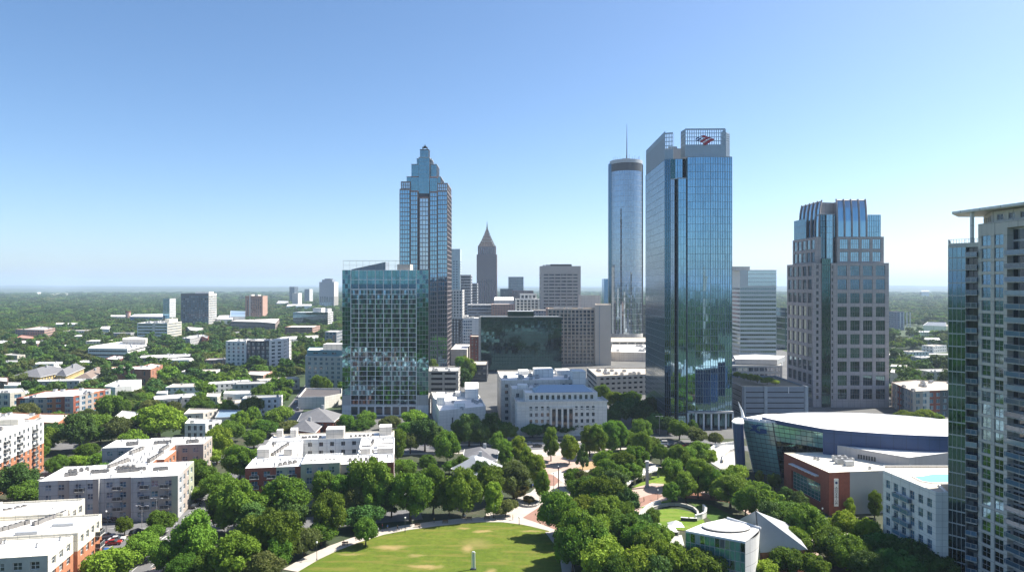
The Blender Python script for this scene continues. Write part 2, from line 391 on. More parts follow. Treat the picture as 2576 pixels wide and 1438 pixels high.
class Bld:
    def __init__(s, name, label, cat='building', at=(0,0), group=None, z=0):
        s.root = empty(name, (at[0], at[1], z), label, cat, group)
        s.wall = MB(); s.wins = []; s.short = label
        s.parts = {}
    def part(s, name):
        if name not in s.parts: s.parts[name] = MB()
        return s.parts[name]
    def facade(s, p0, p1, z0, z1, ws, mat):
        p0 = Vector(p0); p1 = Vector(p1); W = (p1-p0).length; u = (p1-p0)/W; n = Vector((u.y, -u.x))
        P = lambda x, z, d=0.0: (p0.x+u.x*x-n.x*d, p0.y+u.y*x-n.y*d, z)
        mf = mat if callable(mat) else (lambda x, z: mat)
        cols = rows = []
        if ws is not None and W > 1.2:
            if ws.kind == 'band': cols = [(ws.mar, W-ws.mar)]
            else:
                nc = max(1, int(round((W-2*ws.mar)/ws.cw))); cw = (W-2*ws.mar)/nc; ww = min(ws.ww*cw/ws.cw if ws.ww > 0 else cw-.3, cw-.25)
                cols = [(ws.mar+cw*(i+.5)-ww/2, ws.mar+cw*(i+.5)+ww/2) for i in range(nc)]
            nr = max(1, int((z1-z0-ws.base-ws.top)/ws.rh+.35)); rh = (z1-z0-ws.base-ws.top)/nr
            wh = min(ws.wh*rh/ws.rh, rh-.15)
            rows = [(z0+ws.base+rh*j+ws.sill*rh/ws.rh, z0+ws.base+rh*j+ws.sill*rh/ws.rh+wh) for j in range(nr)]
            rows = [(a, min(b, z1-.1)) for a, b in rows]
        xs = [0]+[q for c in cols for q in c]+[W]; zs = [z0]+[q for r in rows for q in r]+[z1]
        for i in range(len(xs)-1):
            for j in range(len(zs)-1):
                xa, xb, za, zb = xs[i], xs[i+1], zs[j], zs[j+1]
                if xb-xa < 1e-4 or zb-za < 1e-4: continue
                hole = i % 2 == 1 and j % 2 == 1 and len(cols) and len(rows)
                if hole and ws.skip and ws.skip(i//2, j//2, len(cols), len(rows)): hole = False
                m_ = mf((xa+xb)/2, (za+zb)/2)
                if not hole: s.wall.face([P(xa,za),P(xb,za),P(xb,zb),P(xa,zb)], m_); continue
                D = ws.depth
                s.wall.face([P(xa,za),P(xb,za),P(xb,za,D),P(xa,za,D)], m_); s.wall.face([P(xb,zb),P(xa,zb),P(xa,zb,D),P(xb,zb,D)], m_)
                s.wall.face([P(xa,zb),P(xa,za),P(xa,za,D),P(xa,zb,D)], m_); s.wall.face([P(xb,za),P(xb,zb),P(xb,zb,D),P(xb,za,D)], m_)
                c = P((xa+xb)/2, za, D); nv = ws.nv if ws.kind != 'band' else max(1, int(W/2.4))
                s.wins.append((c, math.atan2(u.y, u.x), xb-xa, zb-za, ws, nv, n))
    def block(s, poly, z0, z1, mat, ws=None, roof=None, par=.7, faces=None, hide_all=False, notfoot=False, roofname='roof', cap=None):
        """A volume: visible faces carry windows; parapet; roof laid inside it. faces: {index: (ws, mat)} overrides, index on the CCW polygon."""
        poly = ccw(poly); n = len(poly)
        if z0 < 2 and not notfoot: foot(poly)
        for i in range(n):
            a, b = poly[i], poly[(i+1) % n]; w_, m_ = ws, mat
            if faces and i in faces: w_, m_ = faces[i][0], faces[i][1] or mat
            nx, ny = b[1]-a[1], -(b[0]-a[0]); mx, my = (a[0]+b[0])/2, (a[1]+b[1])/2
            vis = nx*(-mx)+ny*(-my) > 0
            if w_ == 'none': continue
            s.facade(a, b, z0, z1, w_ if vis else None, m_)
        m0 = mat(0, z1) if callable(mat) else mat
        capm = cap or m0
        if par > 0:
            ins = inset(poly, .35)
            for i in range(n):
                a, b, c, d = poly[i], poly[(i+1) % n], ins[(i+1) % n], ins[i]
                s.wall.face([(a[0],a[1],z1),(b[0],b[1],z1),(c[0],c[1],z1),(d[0],d[1],z1)], capm)
                s.wall.face([(d[0],d[1],z1),(c[0],c[1],z1),(c[0],c[1],z1-par),(d[0],d[1],z1-par)], capm)
            s.part(roofname).face([(p[0],p[1],z1-par) for p in ins], roof or ROOF_W)
        else: s.part(roofname).face([(p[0],p[1],z1) for p in poly], roof or ROOF_W)
    def curtain(s, p0, p1, z0, z1, cw, rh, gl, fr, bar=.12, proud=.12, tilt=.006, span=None, sh=.9, name='glass_wall', hb=None, seed=1, matf=None):
        """Glass curtain wall: each pane a face of its own, set a hair out of true; mullions and transoms proud of it."""
        rg = random.Random(seed+int(abs(p0[0]*7+z0))); p0 = Vector(p0); p1 = Vector(p1); W = (p1-p0).length; u = (p1-p0)/W; n = Vector((u.y, -u.x))
        P = lambda x, z, d=0.0: (p0.x+u.x*x+n.x*d, p0.y+u.y*x+n.y*d, z)
        nc = max(1, round(W/cw)); nr = max(1, round((z1-z0)/rh)); cw = W/nc; rh = (z1-z0)/nr; g = s.part(name); f = s.part('mullion_grid')
        for i in range(nc):
            for j in range(nr):
                xa, xb, za, zb = cw*i, cw*(i+1), z0+rh*j, z0+rh*(j+1)
                gm = matf(i, j, nc, nr) if matf else gl
                if span is not None:
                    zc = za+sh
                    g.face([P(xa,za),P(xb,za),P(xb,zc),P(xa,zc)], span); za = zc
                t = [rg.uniform(-1,1)*tilt*cw for _ in range(3)]
                g.face([P(xa,za,t[0]-.03),P(xb,za,t[1]-.03),P(xb,zb,t[2]-.03+t[1]-t[0]*.2),P(xa,zb,t[2]-.03)], gm)
        if bar > 0:
            for i in range(nc+1):
                x = min(max(cw*i, bar/2), W-bar/2); a, b = x-bar/2, x+bar/2
                f.face([P(a,z0,proud),P(b,z0,proud),P(b,z1,proud),P(a,z1,proud)], fr)
                f.face([P(a,z0,-.05),P(a,z0,proud),P(a,z1,proud),P(a,z1,-.05)], fr); f.face([P(b,z0,proud),P(b,z0,-.05),P(b,z1,-.05),P(b,z1,proud)], fr)
            hb_ = hb if hb is not None else bar
            if hb_ > 0:
                for j in range(nr+1):
                    z = min(max(z0+rh*j, z0+hb_/2), z1-hb_/2); q = proud*.8
                    f.face([P(0,z-hb_/2,q),P(W,z-hb_/2,q),P(W,z+hb_/2,q),P(0,z+hb_/2,q)], fr)
                    f.face([P(0,z+hb_/2,q),P(W,z+hb_/2,q),P(W,z+hb_/2,-.05),P(0,z+hb_/2,-.05)], fr)
                    f.face([P(0,z-hb_/2,-.05),P(W,z-hb_/2,-.05),P(W,z-hb_/2,q),P(0,z-hb_/2,q)], fr)
    def units(s, poly, z, n, seed=1, size=(1.2,.9,1.1), mat=None, row=None, name='roof_unit'):
        rg = random.Random(seed); k = (name, size, (mat or METAL).name)
        if k not in WIN_CACHE:
            mb = MB(); a, b, h = size
            mb.box(-a/2, a/2, -b/2, b/2, .15, h, mat or METAL); mb.box(-a/2+.1, a/2-.1, -b/2+.1, b/2-.1, 0, .15, METALD)
            fn = MB(); fn.tube([(0,0,h),(0,0,h+.14)], min(a,b)*.36, METALD, 10); WIN_CACHE[k] = mb.mesh(name); WIN_CACHE[k+('fan',)] = fn.mesh('fan')
        me = WIN_CACHE[k]; L = s.root.location
        if row:
            for (a, b, m_) in row:
                for i in range(m_):
                    t = (i+.5)/m_; x = a[0]+(b[0]-a[0])*t+rg.uniform(-.15,.15); y = a[1]+(b[1]-a[1])*t+rg.uniform(-.15,.15)
                    kid('fan', WIN_CACHE[k+('fan',)], kid(name, me, s.root, (x-L[0], y-L[1], z-L[2]), math.atan2(b[1]-a[1], b[0]-a[0])+rg.uniform(-.05,.05)))
            return
        xs = [p[0] for p in poly]; ys = [p[1] for p in poly]; c = 0; tries = 0
        while c < n and tries < 400:
            tries += 1; x = rg.uniform(min(xs)+2, max(xs)-2); y = rg.uniform(min(ys)+1.5, max(ys)-1.5)
            if in_poly(x, y, poly): kid('fan', WIN_CACHE[k+('fan',)], kid(name, me, s.root, (x-L[0], y-L[1], z-L[2]), rg.choice([0, R(90)])+rg.uniform(-.04,.04))); c += 1
    def finish(s, most=96):
        L = s.root.location
        w_ = s.wall.build('wall', s.root)
        for k, mb in s.parts.items(): mb.build(k, s.root)
        by = {}
        for q in s.wins: by.setdefault(q[4].nm, []).append(q)
        for nm, ws_ in by.items():
            ws_.sort(key=lambda q: -(q[2]*q[3]*abs(q[6].x*q[0][0]+q[6].y*q[0][1])/((q[0][0]**2+q[0][1]**2+(q[0][2]-HC)**2)**1.5+1)) if abs(q[0][0]) < .76*q[0][1] else 1)
            for q in ws_[:most]:
                me = win_mesh(q[2], q[3], q[4].glass, q[4].frame, q[5], q[4].nh, q[4].fw, nm)
                kid(nm, me, s.root, (q[0][0]-L[0], q[0][1]-L[1], q[0][2]-L[2]), q[1])
            rest = ws_[most:]
            if rest:
                V = []; F = []; MI = []; mats = []
                for q in rest:
                    me = win_mesh(q[2], q[3], q[4].glass, q[4].frame, q[5], q[4].nh, q[4].fw, nm); b = len(V); ca, sa = math.cos(q[1]), math.sin(q[1])
                    mm = []
                    for m_ in me.materials:
                        if m_ not in mats: mats.append(m_)
                        mm.append(mats.index(m_))
                    for v in me.vertices: V.append((v.co.x*ca-v.co.y*sa+q[0][0]-L[0], v.co.x*sa+v.co.y*ca+q[0][1]-L[1], v.co.z+q[0][2]-L[2]))
                    for p in me.polygons: F.append(tuple(b+k for k in p.vertices)); MI.append(mm[p.material_index])
                me = bpy.data.meshes.new(nm); me.from_pydata(V, [], F)
                for m_ in mats: me.materials.append(m_)
                me.polygons.foreach_set('material_index', MI); me.update()
                o = kid(nm, me, s.root); o['kind'] = 'stuff'
        return s
def roofpoly(pts, h): return [gp(u, v, h) for u, v in pts]
def rect(x0, x1, y0, y1): return [(x0,y0),(x1,y0),(x1,y1),(x0,y1)]
# ------------------------------------------------------------------ large buildings near the park
def Z1(x, y): return (x/3.931, 674+y/3.931)
def Z2(x, y): return (x/3.444, 1020.3+y/3.444)
def Z3(x, y): return (561.6+x/3.444, 1020.3+y/3.444)
def Z4(x, y): return (1123.3+x/3.444, 1020.3+y/3.444)
def Z5(x, y): return (1684.9+x/2.891, 1020.3+y/2.891)
def Z6(x, y): return (542.9+x/3.939, 674+y/3.939)
def Y2(x, y): return (1057.8+x/2.954, 617.8+y/2.954)
def Y4(x, y): return (1497.7+x/3.072, 655.2+y/3.072)
def Y6(x, y): return (2227.8+x/2.561, 505.5+y/2.561)
def A1(x, y): return (1816.0+x/7.645, 1011.0+y/7.645)
def frame(o, deg):
    c, s = math.cos(R(deg)), math.sin(R(deg))
    return lambda a, b: (o[0]+a*c-b*s, o[1]+a*s+b*c)
def fr_rect(f, a0, a1, b0, b1): return [f(a0,b0), f(a1,b0), f(a1,b1), f(a0,b1)]
BEIGE = M('precast_beige', (.62,.58,.52), .85, .08, .1, streak=.25)
STONEW = M('pale_limestone', (.74,.72,.67), .85, .08, .15, streak=.2)
CREAM = M('cream_render', (.64,.60,.50), .85, .06, .3, streak=.2)
WHITER = M('white_render', (.78,.77,.74), .85, .06, .3, streak=.2)
GREYR = M('grey_render', (.42,.42,.42), .85, .08, .3, streak=.2)
TAUPE = M('taupe_render', (.38,.33,.29), .85, .08, .3, streak=.2)
OLIVER = M('olive_render', (.36,.38,.28), .85, .08, .3, streak=.2)
DARKR = M('charcoal_panel', (.07,.075,.085), .6, .12, .3)
BRICK = M('orange_brick', (.40,.17,.09), .9, .18, 1.2, streak=.15)
BRICKR = M('red_brick', (.27,.085,.055), .9, .18, 1.2, streak=.2)
BRICKD = M('dark_red_brick', (.17,.06,.045), .9, .2, 1.2)
GRANITE = M('pink_grey_granite', (.46,.40,.385), .6, .08, .4, streak=.15)
BLUEW = M('deep_blue_panel', (.025,.06,.16), .5, .12, .2, spec=.4)
STEEL = M('brushed_steel', (.35,.37,.39), .35, .08, .4, metal=.6)
WHITEM = M('white_metal', (.70,.71,.72), .4, .05, .4)
SLATE = M('slate_blue_panel', (.22,.26,.31), .6, .1, .2)
CONC = M('pale_concrete', (.50,.48,.44), .9, .1, .2, streak=.35)
G_BLUE = MG('glass_blue', (.24,.41,.52))
G_AQUA = MG('glass_aquarium', (.30,.56,.53), .1, metal=.3)
G_HOTEL = MG('glass_hotel_teal', (.11,.25,.28))
G_BLUED = MG('glass_dark_blue', (.07,.14,.19))
G_GREY = MG('glass_grey', (.40,.47,.53))
G_GREEN = MG('glass_green_blue', (.17,.31,.35))
G_TEAL = MG('glass_teal', (.13,.36,.36), .06, metal=.62)
G_DGREEN = MG('glass_dark_green', (.05,.12,.12))
G_SILVER = MG('glass_silver', (.27,.34,.41))
G_CONDO = MG('glass_condo', (.13,.22,.29))
G_PALE = MG('glass_pale_green', (.38,.47,.48), .08)
G_PANELW = MG('panel_weathered_steel', (.26,.28,.31), .3, .004)

for m_, w_, h_ in ((BLUEW,3.0,3.6),(STONEW,2.4,1.6),(GRANITE,3.7,4.05),(CONC,4.0,3.0),(GREYR,3.0,3.1),(WHITER,3.6,3.1),(BEIGE,3.6,3.1),(CREAM,3.0,3.1)): joints(m_, w_, h_, .8)
def balcony(B, c, u, wd, dp, z, name='balcony', glass=True):
    """slab with a railing; c: middle of the edge at the wall, u: wall direction, grows outward"""
    n = (u[1], -u[0]); mb = B.part('_tmp') if False else MB()
    cc = (c[0]+n[0]*dp/2, c[1]+n[1]*dp/2)
    mb.obox((cc[0],cc[1],z-.12), u, (wd/2, dp/2, .12), CONC)
    e = (c[0]+n[0]*(dp-.05), c[1]+n[1]*(dp-.05))
    sl_ = mb; mb = MB()
    mb.obox((e[0],e[1],z+.55), u, (wd/2, .02, .5), WGB if glass else METALD)
    mb.obox((e[0],e[1],z+1.08), u, (wd/2, .04, .04), METAL)
    for s in (-1, 1):
        q = (cc[0]+u[0]*s*(wd/2-.03), cc[1]+u[1]*s*(wd/2-.03)); mb.obox((q[0],q[1],z+.55), n, (dp/2-.05, .02, .5), WGB if glass else METALD)
    for k in range(3):
        q = (e[0]+u[0]*(k-1)*wd*.45, e[1]+u[1]*(k-1)*wd*.45); mb.obox((q[0],q[1],z+.5), u, (.04,.05,.55), METAL)
    so_ = sl_.build(name, B.root); mb.build('railing', so_); return so_
def grid(B, p0, p1, z0, z1, cw, rh, bar, hb, proud, fr, name='frame_grid'):
    p0 = Vector(p0); p1 = Vector(p1); W = (p1-p0).length; u = (p1-p0)/W; n = Vector((u.y, -u.x)); g = B.part(name)
    nc = max(1, round(W/cw)); nr = max(1, round((z1-z0)/rh))
    for i in range(nc+1):
        x = min(max(W*i/nc, bar/2), W-bar/2) if bar > 0 else 0
        if bar > 0:
            c = p0+u*x+n*(proud/2); g.obox((c.x,c.y,(z0+z1)/2), (u.x,u.y), (bar/2, proud/2, (z1-z0)/2), fr)
    for j in range(nr+1):
        z = min(max(z0+(z1-z0)*j/nr, z0+hb/2), z1-hb/2)
        if hb > 0:
            c = p0+u*(W/2)+n*(proud*.42); g.obox((c.x,c.y,z), (u.x,u.y), (W/2-.02, proud*.42, hb/2), fr)

# ---- condominium tower at the right edge
A_, A2, B_, C_, D_ = (109.7,175.0), (112.2,172.0), (113.9,170.0), (115.3,162.0), (117.5,148.0)
b = Bld('condo_tower', 'tall beige condominium tower with glass corner and stacked balconies at the right edge', 'apartment tower', (125,166))
foot([A_,B_,C_,D_,(141,148),(141,184),(113.9,184),(109.7,182)])
b.curtain(A_, A2, 0, 85.2, 1.1, 3.1, G_CONDO, METAL, .07, .05, .006, hb=.28)
rc = 1.3
un = Vector((A2[0]-B_[0], A2[1]-B_[1])).normalized(); nn = Vector((-un.y, un.x))  # outward for B->A2 reversed
uo = (-un.x, -un.y); no = Vector((uo[1], -uo[0]))
q0 = (A2[0]-no.x*rc, A2[1]-no.y*rc); q1 = (B_[0]-no.x*rc, B_[1]-no.y*rc)
b.curtain(q0, q1, 0, 85.2, 1.1, 3.1, WGD, FRAME_D, .08, .05, .004, name='recess_glass', hb=.4)
b.wall.face([(A2[0],A2[1],0),(q0[0],q0[1],0),(q0[0],q0[1],85.2),(A2[0],A2[1],85.2)], METAL); b.wall.face([(q1[0],q1[1],0),(B_[0],B_[1],0),(B_[0],B_[1],85.2),(q1[0],q1[1],85.2)], BEIGE)
b.wall.face([(114.6,182,0),(A_[0],A_[1],0),(A_[0],A_[1],85.2),(114.6,182,85.2)], BEIGE)
wr = [A_, A2, B_, (113.9,182), (114.5,182)]
b.part('roof').face([(x,y,84.6) for x, y in wr], ROOF_G)
for (p, q) in ((A_,A2),(A2,B_),((114.5,182),A_)):
    v_ = Vector((q[0]-p[0], q[1]-p[1])); L_ = v_.length; v_ /= L_
    b.part('parapet').obox(((p[0]+q[0])/2-v_.y*-.15*-1, (p[1]+q[1])/2+v_.x*.15, 85.1), (v_.x,v_.y), (L_/2,.14,.55), BEIGE)
    for k in range(int(L_/.6)+1):
        t = k*.6; b.part('roof_railing').obox((p[0]+v_.x*t-v_.y*.15, p[1]+v_.y*t+v_.x*.15, 86.1), (v_.x,v_.y), (.04,.04,.5), METAL)
    b.part('roof_railing').obox(((p[0]+q[0])/2-v_.y*.15, (p[1]+q[1])/2+v_.x*.15, 86.6), (v_.x,v_.y), (L_/2,.05,.04), METAL)
zz = 1.5
W1 = WS(cw=4.0, rh=3.1, ww=2.9, wh=2.5, sill=.3, base=0, top=2.6, mar=.5, glass=MG('glass_condo_window', (.16,.26,.34), .05), frame=METAL, nv=1, nh=1, fw=.09, depth=.25)
b.facade(B_, C_, 0, 90.1, W1, BEIGE)
uc = Vector((D_[0]-C_[0], D_[1]-C_[1])).normalized(); nc_ = Vector((uc.y, -uc.x))
q0 = (C_[0]-nc_.x*1.6, C_[1]-nc_.y*1.6); q1 = (D_[0]-nc_.x*1.6, D_[1]-nc_.y*1.6)
b.curtain(q0, q1, 0, 88.6, 1.5, 3.1, WGD, METAL, .1, .06, .004, name='balcony_glazing', hb=.5)
b.wall.face([(C_[0],C_[1],0),(q0[0],q0[1],0),(q0[0],q0[1],90.1),(C_[0],C_[1],90.1)], BEIGE)
b.wall.face([(q1[0],q1[1],0),(D_[0],D_[1],0),(D_[0],D_[1],90.1),(q1[0],q1[1],90.1)], BEIGE)
b.wall.face([(q0[0],q0[1],88.6),(q1[0],q1[1],88.6),(D_[0],D_[1],88.6),(C_[0],C_[1],88.6)], BEIGE)
b.facade(C_, D_, 88.6, 90.1, None, BEIGE)
for p, q, z1 in ((D_,(141,148),90.1),((141,148),(141,184),90.1),((141,184),(124,184),90.1),((124,184),B_,90.1)): b.facade(p, q, 0, z1, None, BEIGE)
b.part('roof').face([(x,y,90.0) for x, y in (B_,C_,D_,(141,148),(141,184),(124,184))], ROOF_G)
for i in range(27):
    z = 3.1*i+.35*0+1.6
    if z > 84: break
    m1 = ((A2[0]+B_[0])/2, (A2[1]+B_[1])/2); balcony(b, (m1[0]-no.x*rc*0+no.x*-.6, m1[1]-no.y*.6), uo, 2.5, 1.4, z)
    m2 = (C_[0]+uc.x*4.4, C_[1]+uc.y*4.4); balcony(b, (m2[0]-nc_.x*.5, m2[1]-nc_.y*.5), (uc.x,uc.y), 8.0, 1.7, z)
ph = [(116.2,168.5),(117.6,157),(119,148),(139,150),(139,180),(122,180)]
b.block(ph, 90.1, 93.0, BEIGE, WS(cw=3.2, rh=2.9, ww=1.8, wh=1.6, sill=.6, base=.1, top=.2), ROOF_G, 0, roofname='penthouse_roof')
b.part('canopy').prism([(111.6,176.5),(114.6,155.6),(116.4,143),(140,146),(140,184),(118,184)], 93.2, 93.8, WHITER, WHITER, True)
for p in ((113.5,171.6),(116.6,156.5)):
    o = MB(); o.box(p[0]-.32, p[0]+.32, p[1]-.32, p[1]+.32, 84.7 if p[0] < 114 else 90.0, 93.2, WHITER); o.build('column', b.root)
b.finish()

# ---- low condominium wing with the roof pool
P0, P1, P2 = (104.5,196.0), (106.6,175.0), (109.68,174.9)
b = Bld('pool_deck_building', 'pale grey apartment wing with a turquoise swimming pool on its roof beside the tall tower', 'apartment building', (108,188))
W2 = WS(cw=3.5, rh=3.3, ww=1.9, wh=2.1, sill=.6, base=.8, top=1.6, mar=.6, glass=WGB, frame=METAL, nv=1, nh=1, fw=.09)
b.block([P0, P1, P2, (112,182.2), (140,184.5), (140,201), (107.2,201)], 0, 23.2, STONEW, W2, ROOF_T, .5, faces={1: (None, None)})
for i in range(1, 6):
    for t in (.42,):
        m = (P0[0]+(P1[0]-P0[0])*t, P0[1]+(P1[1]-P0[1])*t); v_ = Vector((P1[0]-P0[0], P1[1]-P0[1])).normalized(); balcony(b, m, (v_.x,v_.y), 6.6, 1.2, 3.3*i+1.2)
# the deck: pool, coping, planters
pool = [gp(*Z5(1850,500),22.9), gp(*Z5(1895,565),22.9), gp(*Z5(2010,578),22.9), (113.5,190), gp(*Z5(2030,512),22.9)]
pool = [(110.2,190.5),(109.9,186.6),(111.5,184.9),(128,186.5),(128,192.5),(117,193),(113,191)]
b.part('pool_coping').prism(inset(ccw(pool), -.5), 22.72, 22.86, WHITER)
b.finish()
POOLW = MG('pool_water', (.3,.6,.6), .05); mpw, tpw, bpw = _nt('pool_water_turquoise'); bpw.inputs['Base Color'].default_value = (.20,.47,.52,1); bpw.inputs['Roughness'].default_value = .08
o = MB(); o.prism(ccw(pool), 22.80, 22.885, mpw); tag(o.build('pool_water'), kind='structure')

# ---- brick exhibit hall
b = Bld('brick_exhibit_hall', 'red brick hall with flat cream roof in front of the oval aquarium', 'exhibit hall', (108,240))
HB = 14.0
q = [gp(*Z5(830,340),HB), gp(*Z5(1160,485),HB), gp(*Z5(1310,478),HB), gp(*Z5(1545,470),HB), gp(*Z5(1730,455),HB), gp(*Z5(1450,375),HB), gp(*Z5(1110,335),HB)]
WBIG = WS(kind='punch', cw=15.5, rh=9.5, ww=13.5, wh=6.3, sill=1.2, base=1.4, top=3.0, mar=3.6, glass=G_TEAL, frame=METAL, nv=7, nh=4, fw=.14, depth=.8)
b.block(q, 0, HB, BRICKR, None, M('roof_cream_membrane', (.74,.70,.60), .85, .06, .12), .25, faces={0: (WBIG, BRICKR), 2: (None, M('grey_panel', (.34,.36,.37), .7, .06, .3)), 3: (None, M('grey_panel', (.34,.36,.37), .7, .06, .3))}, cap=CREAM)
aw = MB(); a0 = Vector(q[0]); a1 = Vector(q[1]); ua = (a1-a0).normalized(); na = Vector((ua.y, -ua.x)); c = a0+ua*((a1-a0).length*.5)+na*.7
aw.obox((c.x,c.y,11.5), (ua.x,ua.y), (8.0,.9,.12), WHITEM)
for k in range(9): p = a0+ua*((a1-a0).length*.5-8+2*k)+na*.7; aw.obox((p.x,p.y,11.25), (na.x,na.y), (.8,.05,.15), METAL)
aw.build('awning', b.root)
b.units(None, 13.75, 0, 3, (2.2,1.8,1.9), row=[((112,240),(118,240.5),3),((112.5,243.5),(117,244),2)])
b.units(None, 13.75, 0, 5, (.8,.8,.8), METAL, row=[((107,247),(107.8,244),2),((119.6,233),(120.4,233),1)], name='roof_vent')
bx = MB(); bx.box(113.5,116.5,236.6,238.4,13.8,15.4,METAL); bx.build('roof_plant_box', b.root)
b.finish()
# vertical banner sign on its corner
sg = empty('banner_sign', (105.9,228.0,3.0), 'narrow white vertical banner with dark lettering hanging on the red brick wall', 'banner')
mb = MB(); mb.box(105.1,106.5,226.9,227.05,3.2,12.2,WHITER); mb.build('panel', sg)
mb = MB(); mb.box(105.15,105.3,227.05,228.0,4,4.15,METALD); mb.box(105.15,105.3,227.05,228.0,11,11.15,METALD); mb.build('bracket', sg)
def letters(parent, text, p, size, mat, rot=(R(90),0,0), name='lettering', ext=.03, spacing=1.0, lab=None):
    cu = bpy.data.curves.new(name, 'FONT'); cu.body = text; cu.size = size; cu.extrude = ext; cu.align_x = 'CENTER'; cu.space_line = spacing
    t = bpy.data.objects.new('tmp_text', cu); COL.objects.link(t); bpy.context.view_layer.update()
    dg = bpy.context.evaluated_depsgraph_get(); me = bpy.data.meshes.new_from_object(t.evaluated_get(dg)); bpy.data.objects.remove(t)
    me.materials.clear(); me.materials.append(mat); o = bpy.data.objects.new(name, me); COL.objects.link(o)
    o.parent = parent; L = parent.location if parent else (0,0,0); o.location = (p[0]-L[0], p[1]-L[1], p[2]-L[2]); o.rotation_euler = rot
    return o
letters(sg, 'A\nQ\nU\nA\nR\nI\nU\nM', (105.8,226.86,9.0), .95, METALD, spacing=.78)
em = MB(); em.tube([(105.8,226.9,10.9),(105.8,226.82,10.9)], .42, BLUEW, 12); em.build('emblem', sg)

# ---- aquarium
b = Bld('aquarium', 'large oval aquarium with white roof, deep blue walls and leaning green glass front', 'aquarium', (130,270))
WROOF = M('roof_bright_white', (.80,.78,.73), .8, .04, .05)
fl = [A1(380,305), A1(700,350), A1(1100,398), A1(1500,452), A1(1945,512)]
drum_px = [(1916.7,1047.6),(1945,1054.5),(1975,1060.5),(2005,1066),(2038,1071.8),(2070,1077.5),(2110,1081.5),(2153,1085),(2210,1089),(2270,1092.5),(2330,1095),(2385,1096.5)]
back_px = [(2385,1056.5),(2340,1050),(2290,1045.5),(2230,1041),(2170,1038),(2110,1036.6),(2050,1036.2),(2000,1037.2),(1955,1040.5)]
drum = roofpoly(drum_px, 23)+[(170,246.5),(186,248.5),(198,254),(202,263),(198,272),(188,277)]+roofpoly(back_px, 23)
drum = ccw(drum); foot(drum)
n_ = len(drum); ins = inset(drum, .45)
dw = b.part('drum_wall')
for i in range(n_):
    a, c = drum[i], drum[(i+1)%n_]; z_ = 21.4 if (i < 5 or i == n_-1) else 0
    dw.face([(a[0],a[1],z_),(c[0],c[1],z_),(c[0],c[1],23),(a[0],a[1],23)], BLUEW)
    e, g = ins[i], ins[(i+1)%n_]; b.part('roof_rim').face([(a[0],a[1],23),(c[0],c[1],23),(g[0],g[1],23.0),(e[0],e[1],23.0)], WHITEM)
    b.part('roof_rim').face([(e[0],e[1],23),(g[0],g[1],23),(g[0],g[1],22.8),(e[0],e[1],22.8)], WHITEM)
cx = sum(p[0] for p in ins)/n_; cy = sum(p[1] for p in ins)/n_
for i in range(n_):
    e, g = ins[i], ins[(i+1)%n_]; b.part('roof').face([(e[0],e[1],22.8),(g[0],g[1],22.8),(cx,cy,23.6)], WROOF)
b.parts['roof'].smooth = True
# rear gutter ring, grey
bk = roofpoly(back_px, 23)
for i in range(len(bk)-1):
    p, q_ = Vector(bk[i]), Vector(bk[i+1]); u_ = (q_-p); L_ = u_.length; u_ /= L_; c = (p+q_)/2+Vector((u_.y,-u_.x))*.9
    b.part('gutter_walkway').obox((c.x,c.y,22.3), (u_.x,u_.y), (L_/2+.05,.9,.25), METAL)
# low crescent roof between glass front and drum
TL, TR = gp(*fl[0],22), gp(*fl[-1],22)
low = [gp(*p,22) for p in fl]+[(TR[0]+.6,TR[1]+2.5)]+[(drum[0][0]+6, drum[0][1]+4)]+[gp(1955,1040,22), gp(1925,1040.5,22), gp(1890,1046.5,22), gp(1868,1050,22)]
low = ccw(low); b.part('crescent_roof').prism(low, 21.3, 22.0, WHITEM, WROOF, True)
BL, BR = (97.6,281.0), (117.5,260.5)
def lp(s, t, d=0.0):
    """a point on the leaning glass: s along it, t downward"""
    T_ = Vector((TL[0]+(TR[0]-TL[0])*s, TL[1]+(TR[1]-TL[1])*s, 21.9)); B2 = Vector((BL[0]+(BR[0]-BL[0])*s, BL[1]+(BR[1]-BL[1])*s, 0))
    n = Vector((TR[1]-TL[1], -(TR[0]-TL[0]), 0)).normalized(); p = T_+(B2-T_)*t+n*d; return (p.x, p.y, p.z)
ns, nr_ = 15, 12
rg = random.Random(4); gw = b.part('glass_wall'); mg_ = b.part('mullion_grid')
for i in range(ns):
    for j in range(nr_):
        s0, s1, t0, t1 = i/ns, (i+1)/ns, j/nr_, (j+1)/nr_; k = lambda: rg.uniform(-.02,.02)
        inner = i >= 6 and j >= 4
        gw.face([lp(s0,t1,k()), lp(s1,t1,k()), lp(s1,t0,k()), lp(s0,t0,k())], G_DGREEN if inner else G_AQUA)
for i in range(ns+1): mg_.tube([lp(i/ns,0,.1), lp(i/ns,1,.1)], .05 if i not in (0,6,ns) else .16, METALD if i not in (0,ns) else WHITEM, 5)
for j in range(nr_+1): mg_.tube([lp(0,j/nr_,.1), lp(1,j/nr_,.1)], .09, METALD if j else WHITEM, 5)
cap_ = b.part('glass_cap_rail')
for i in range(13):
    a, c = lp(i/13+.004,-.012,-.3), lp((i+1)/13-.004,-.012,-.3); cap_.tube([a, c], .28, WHITEM, 6)
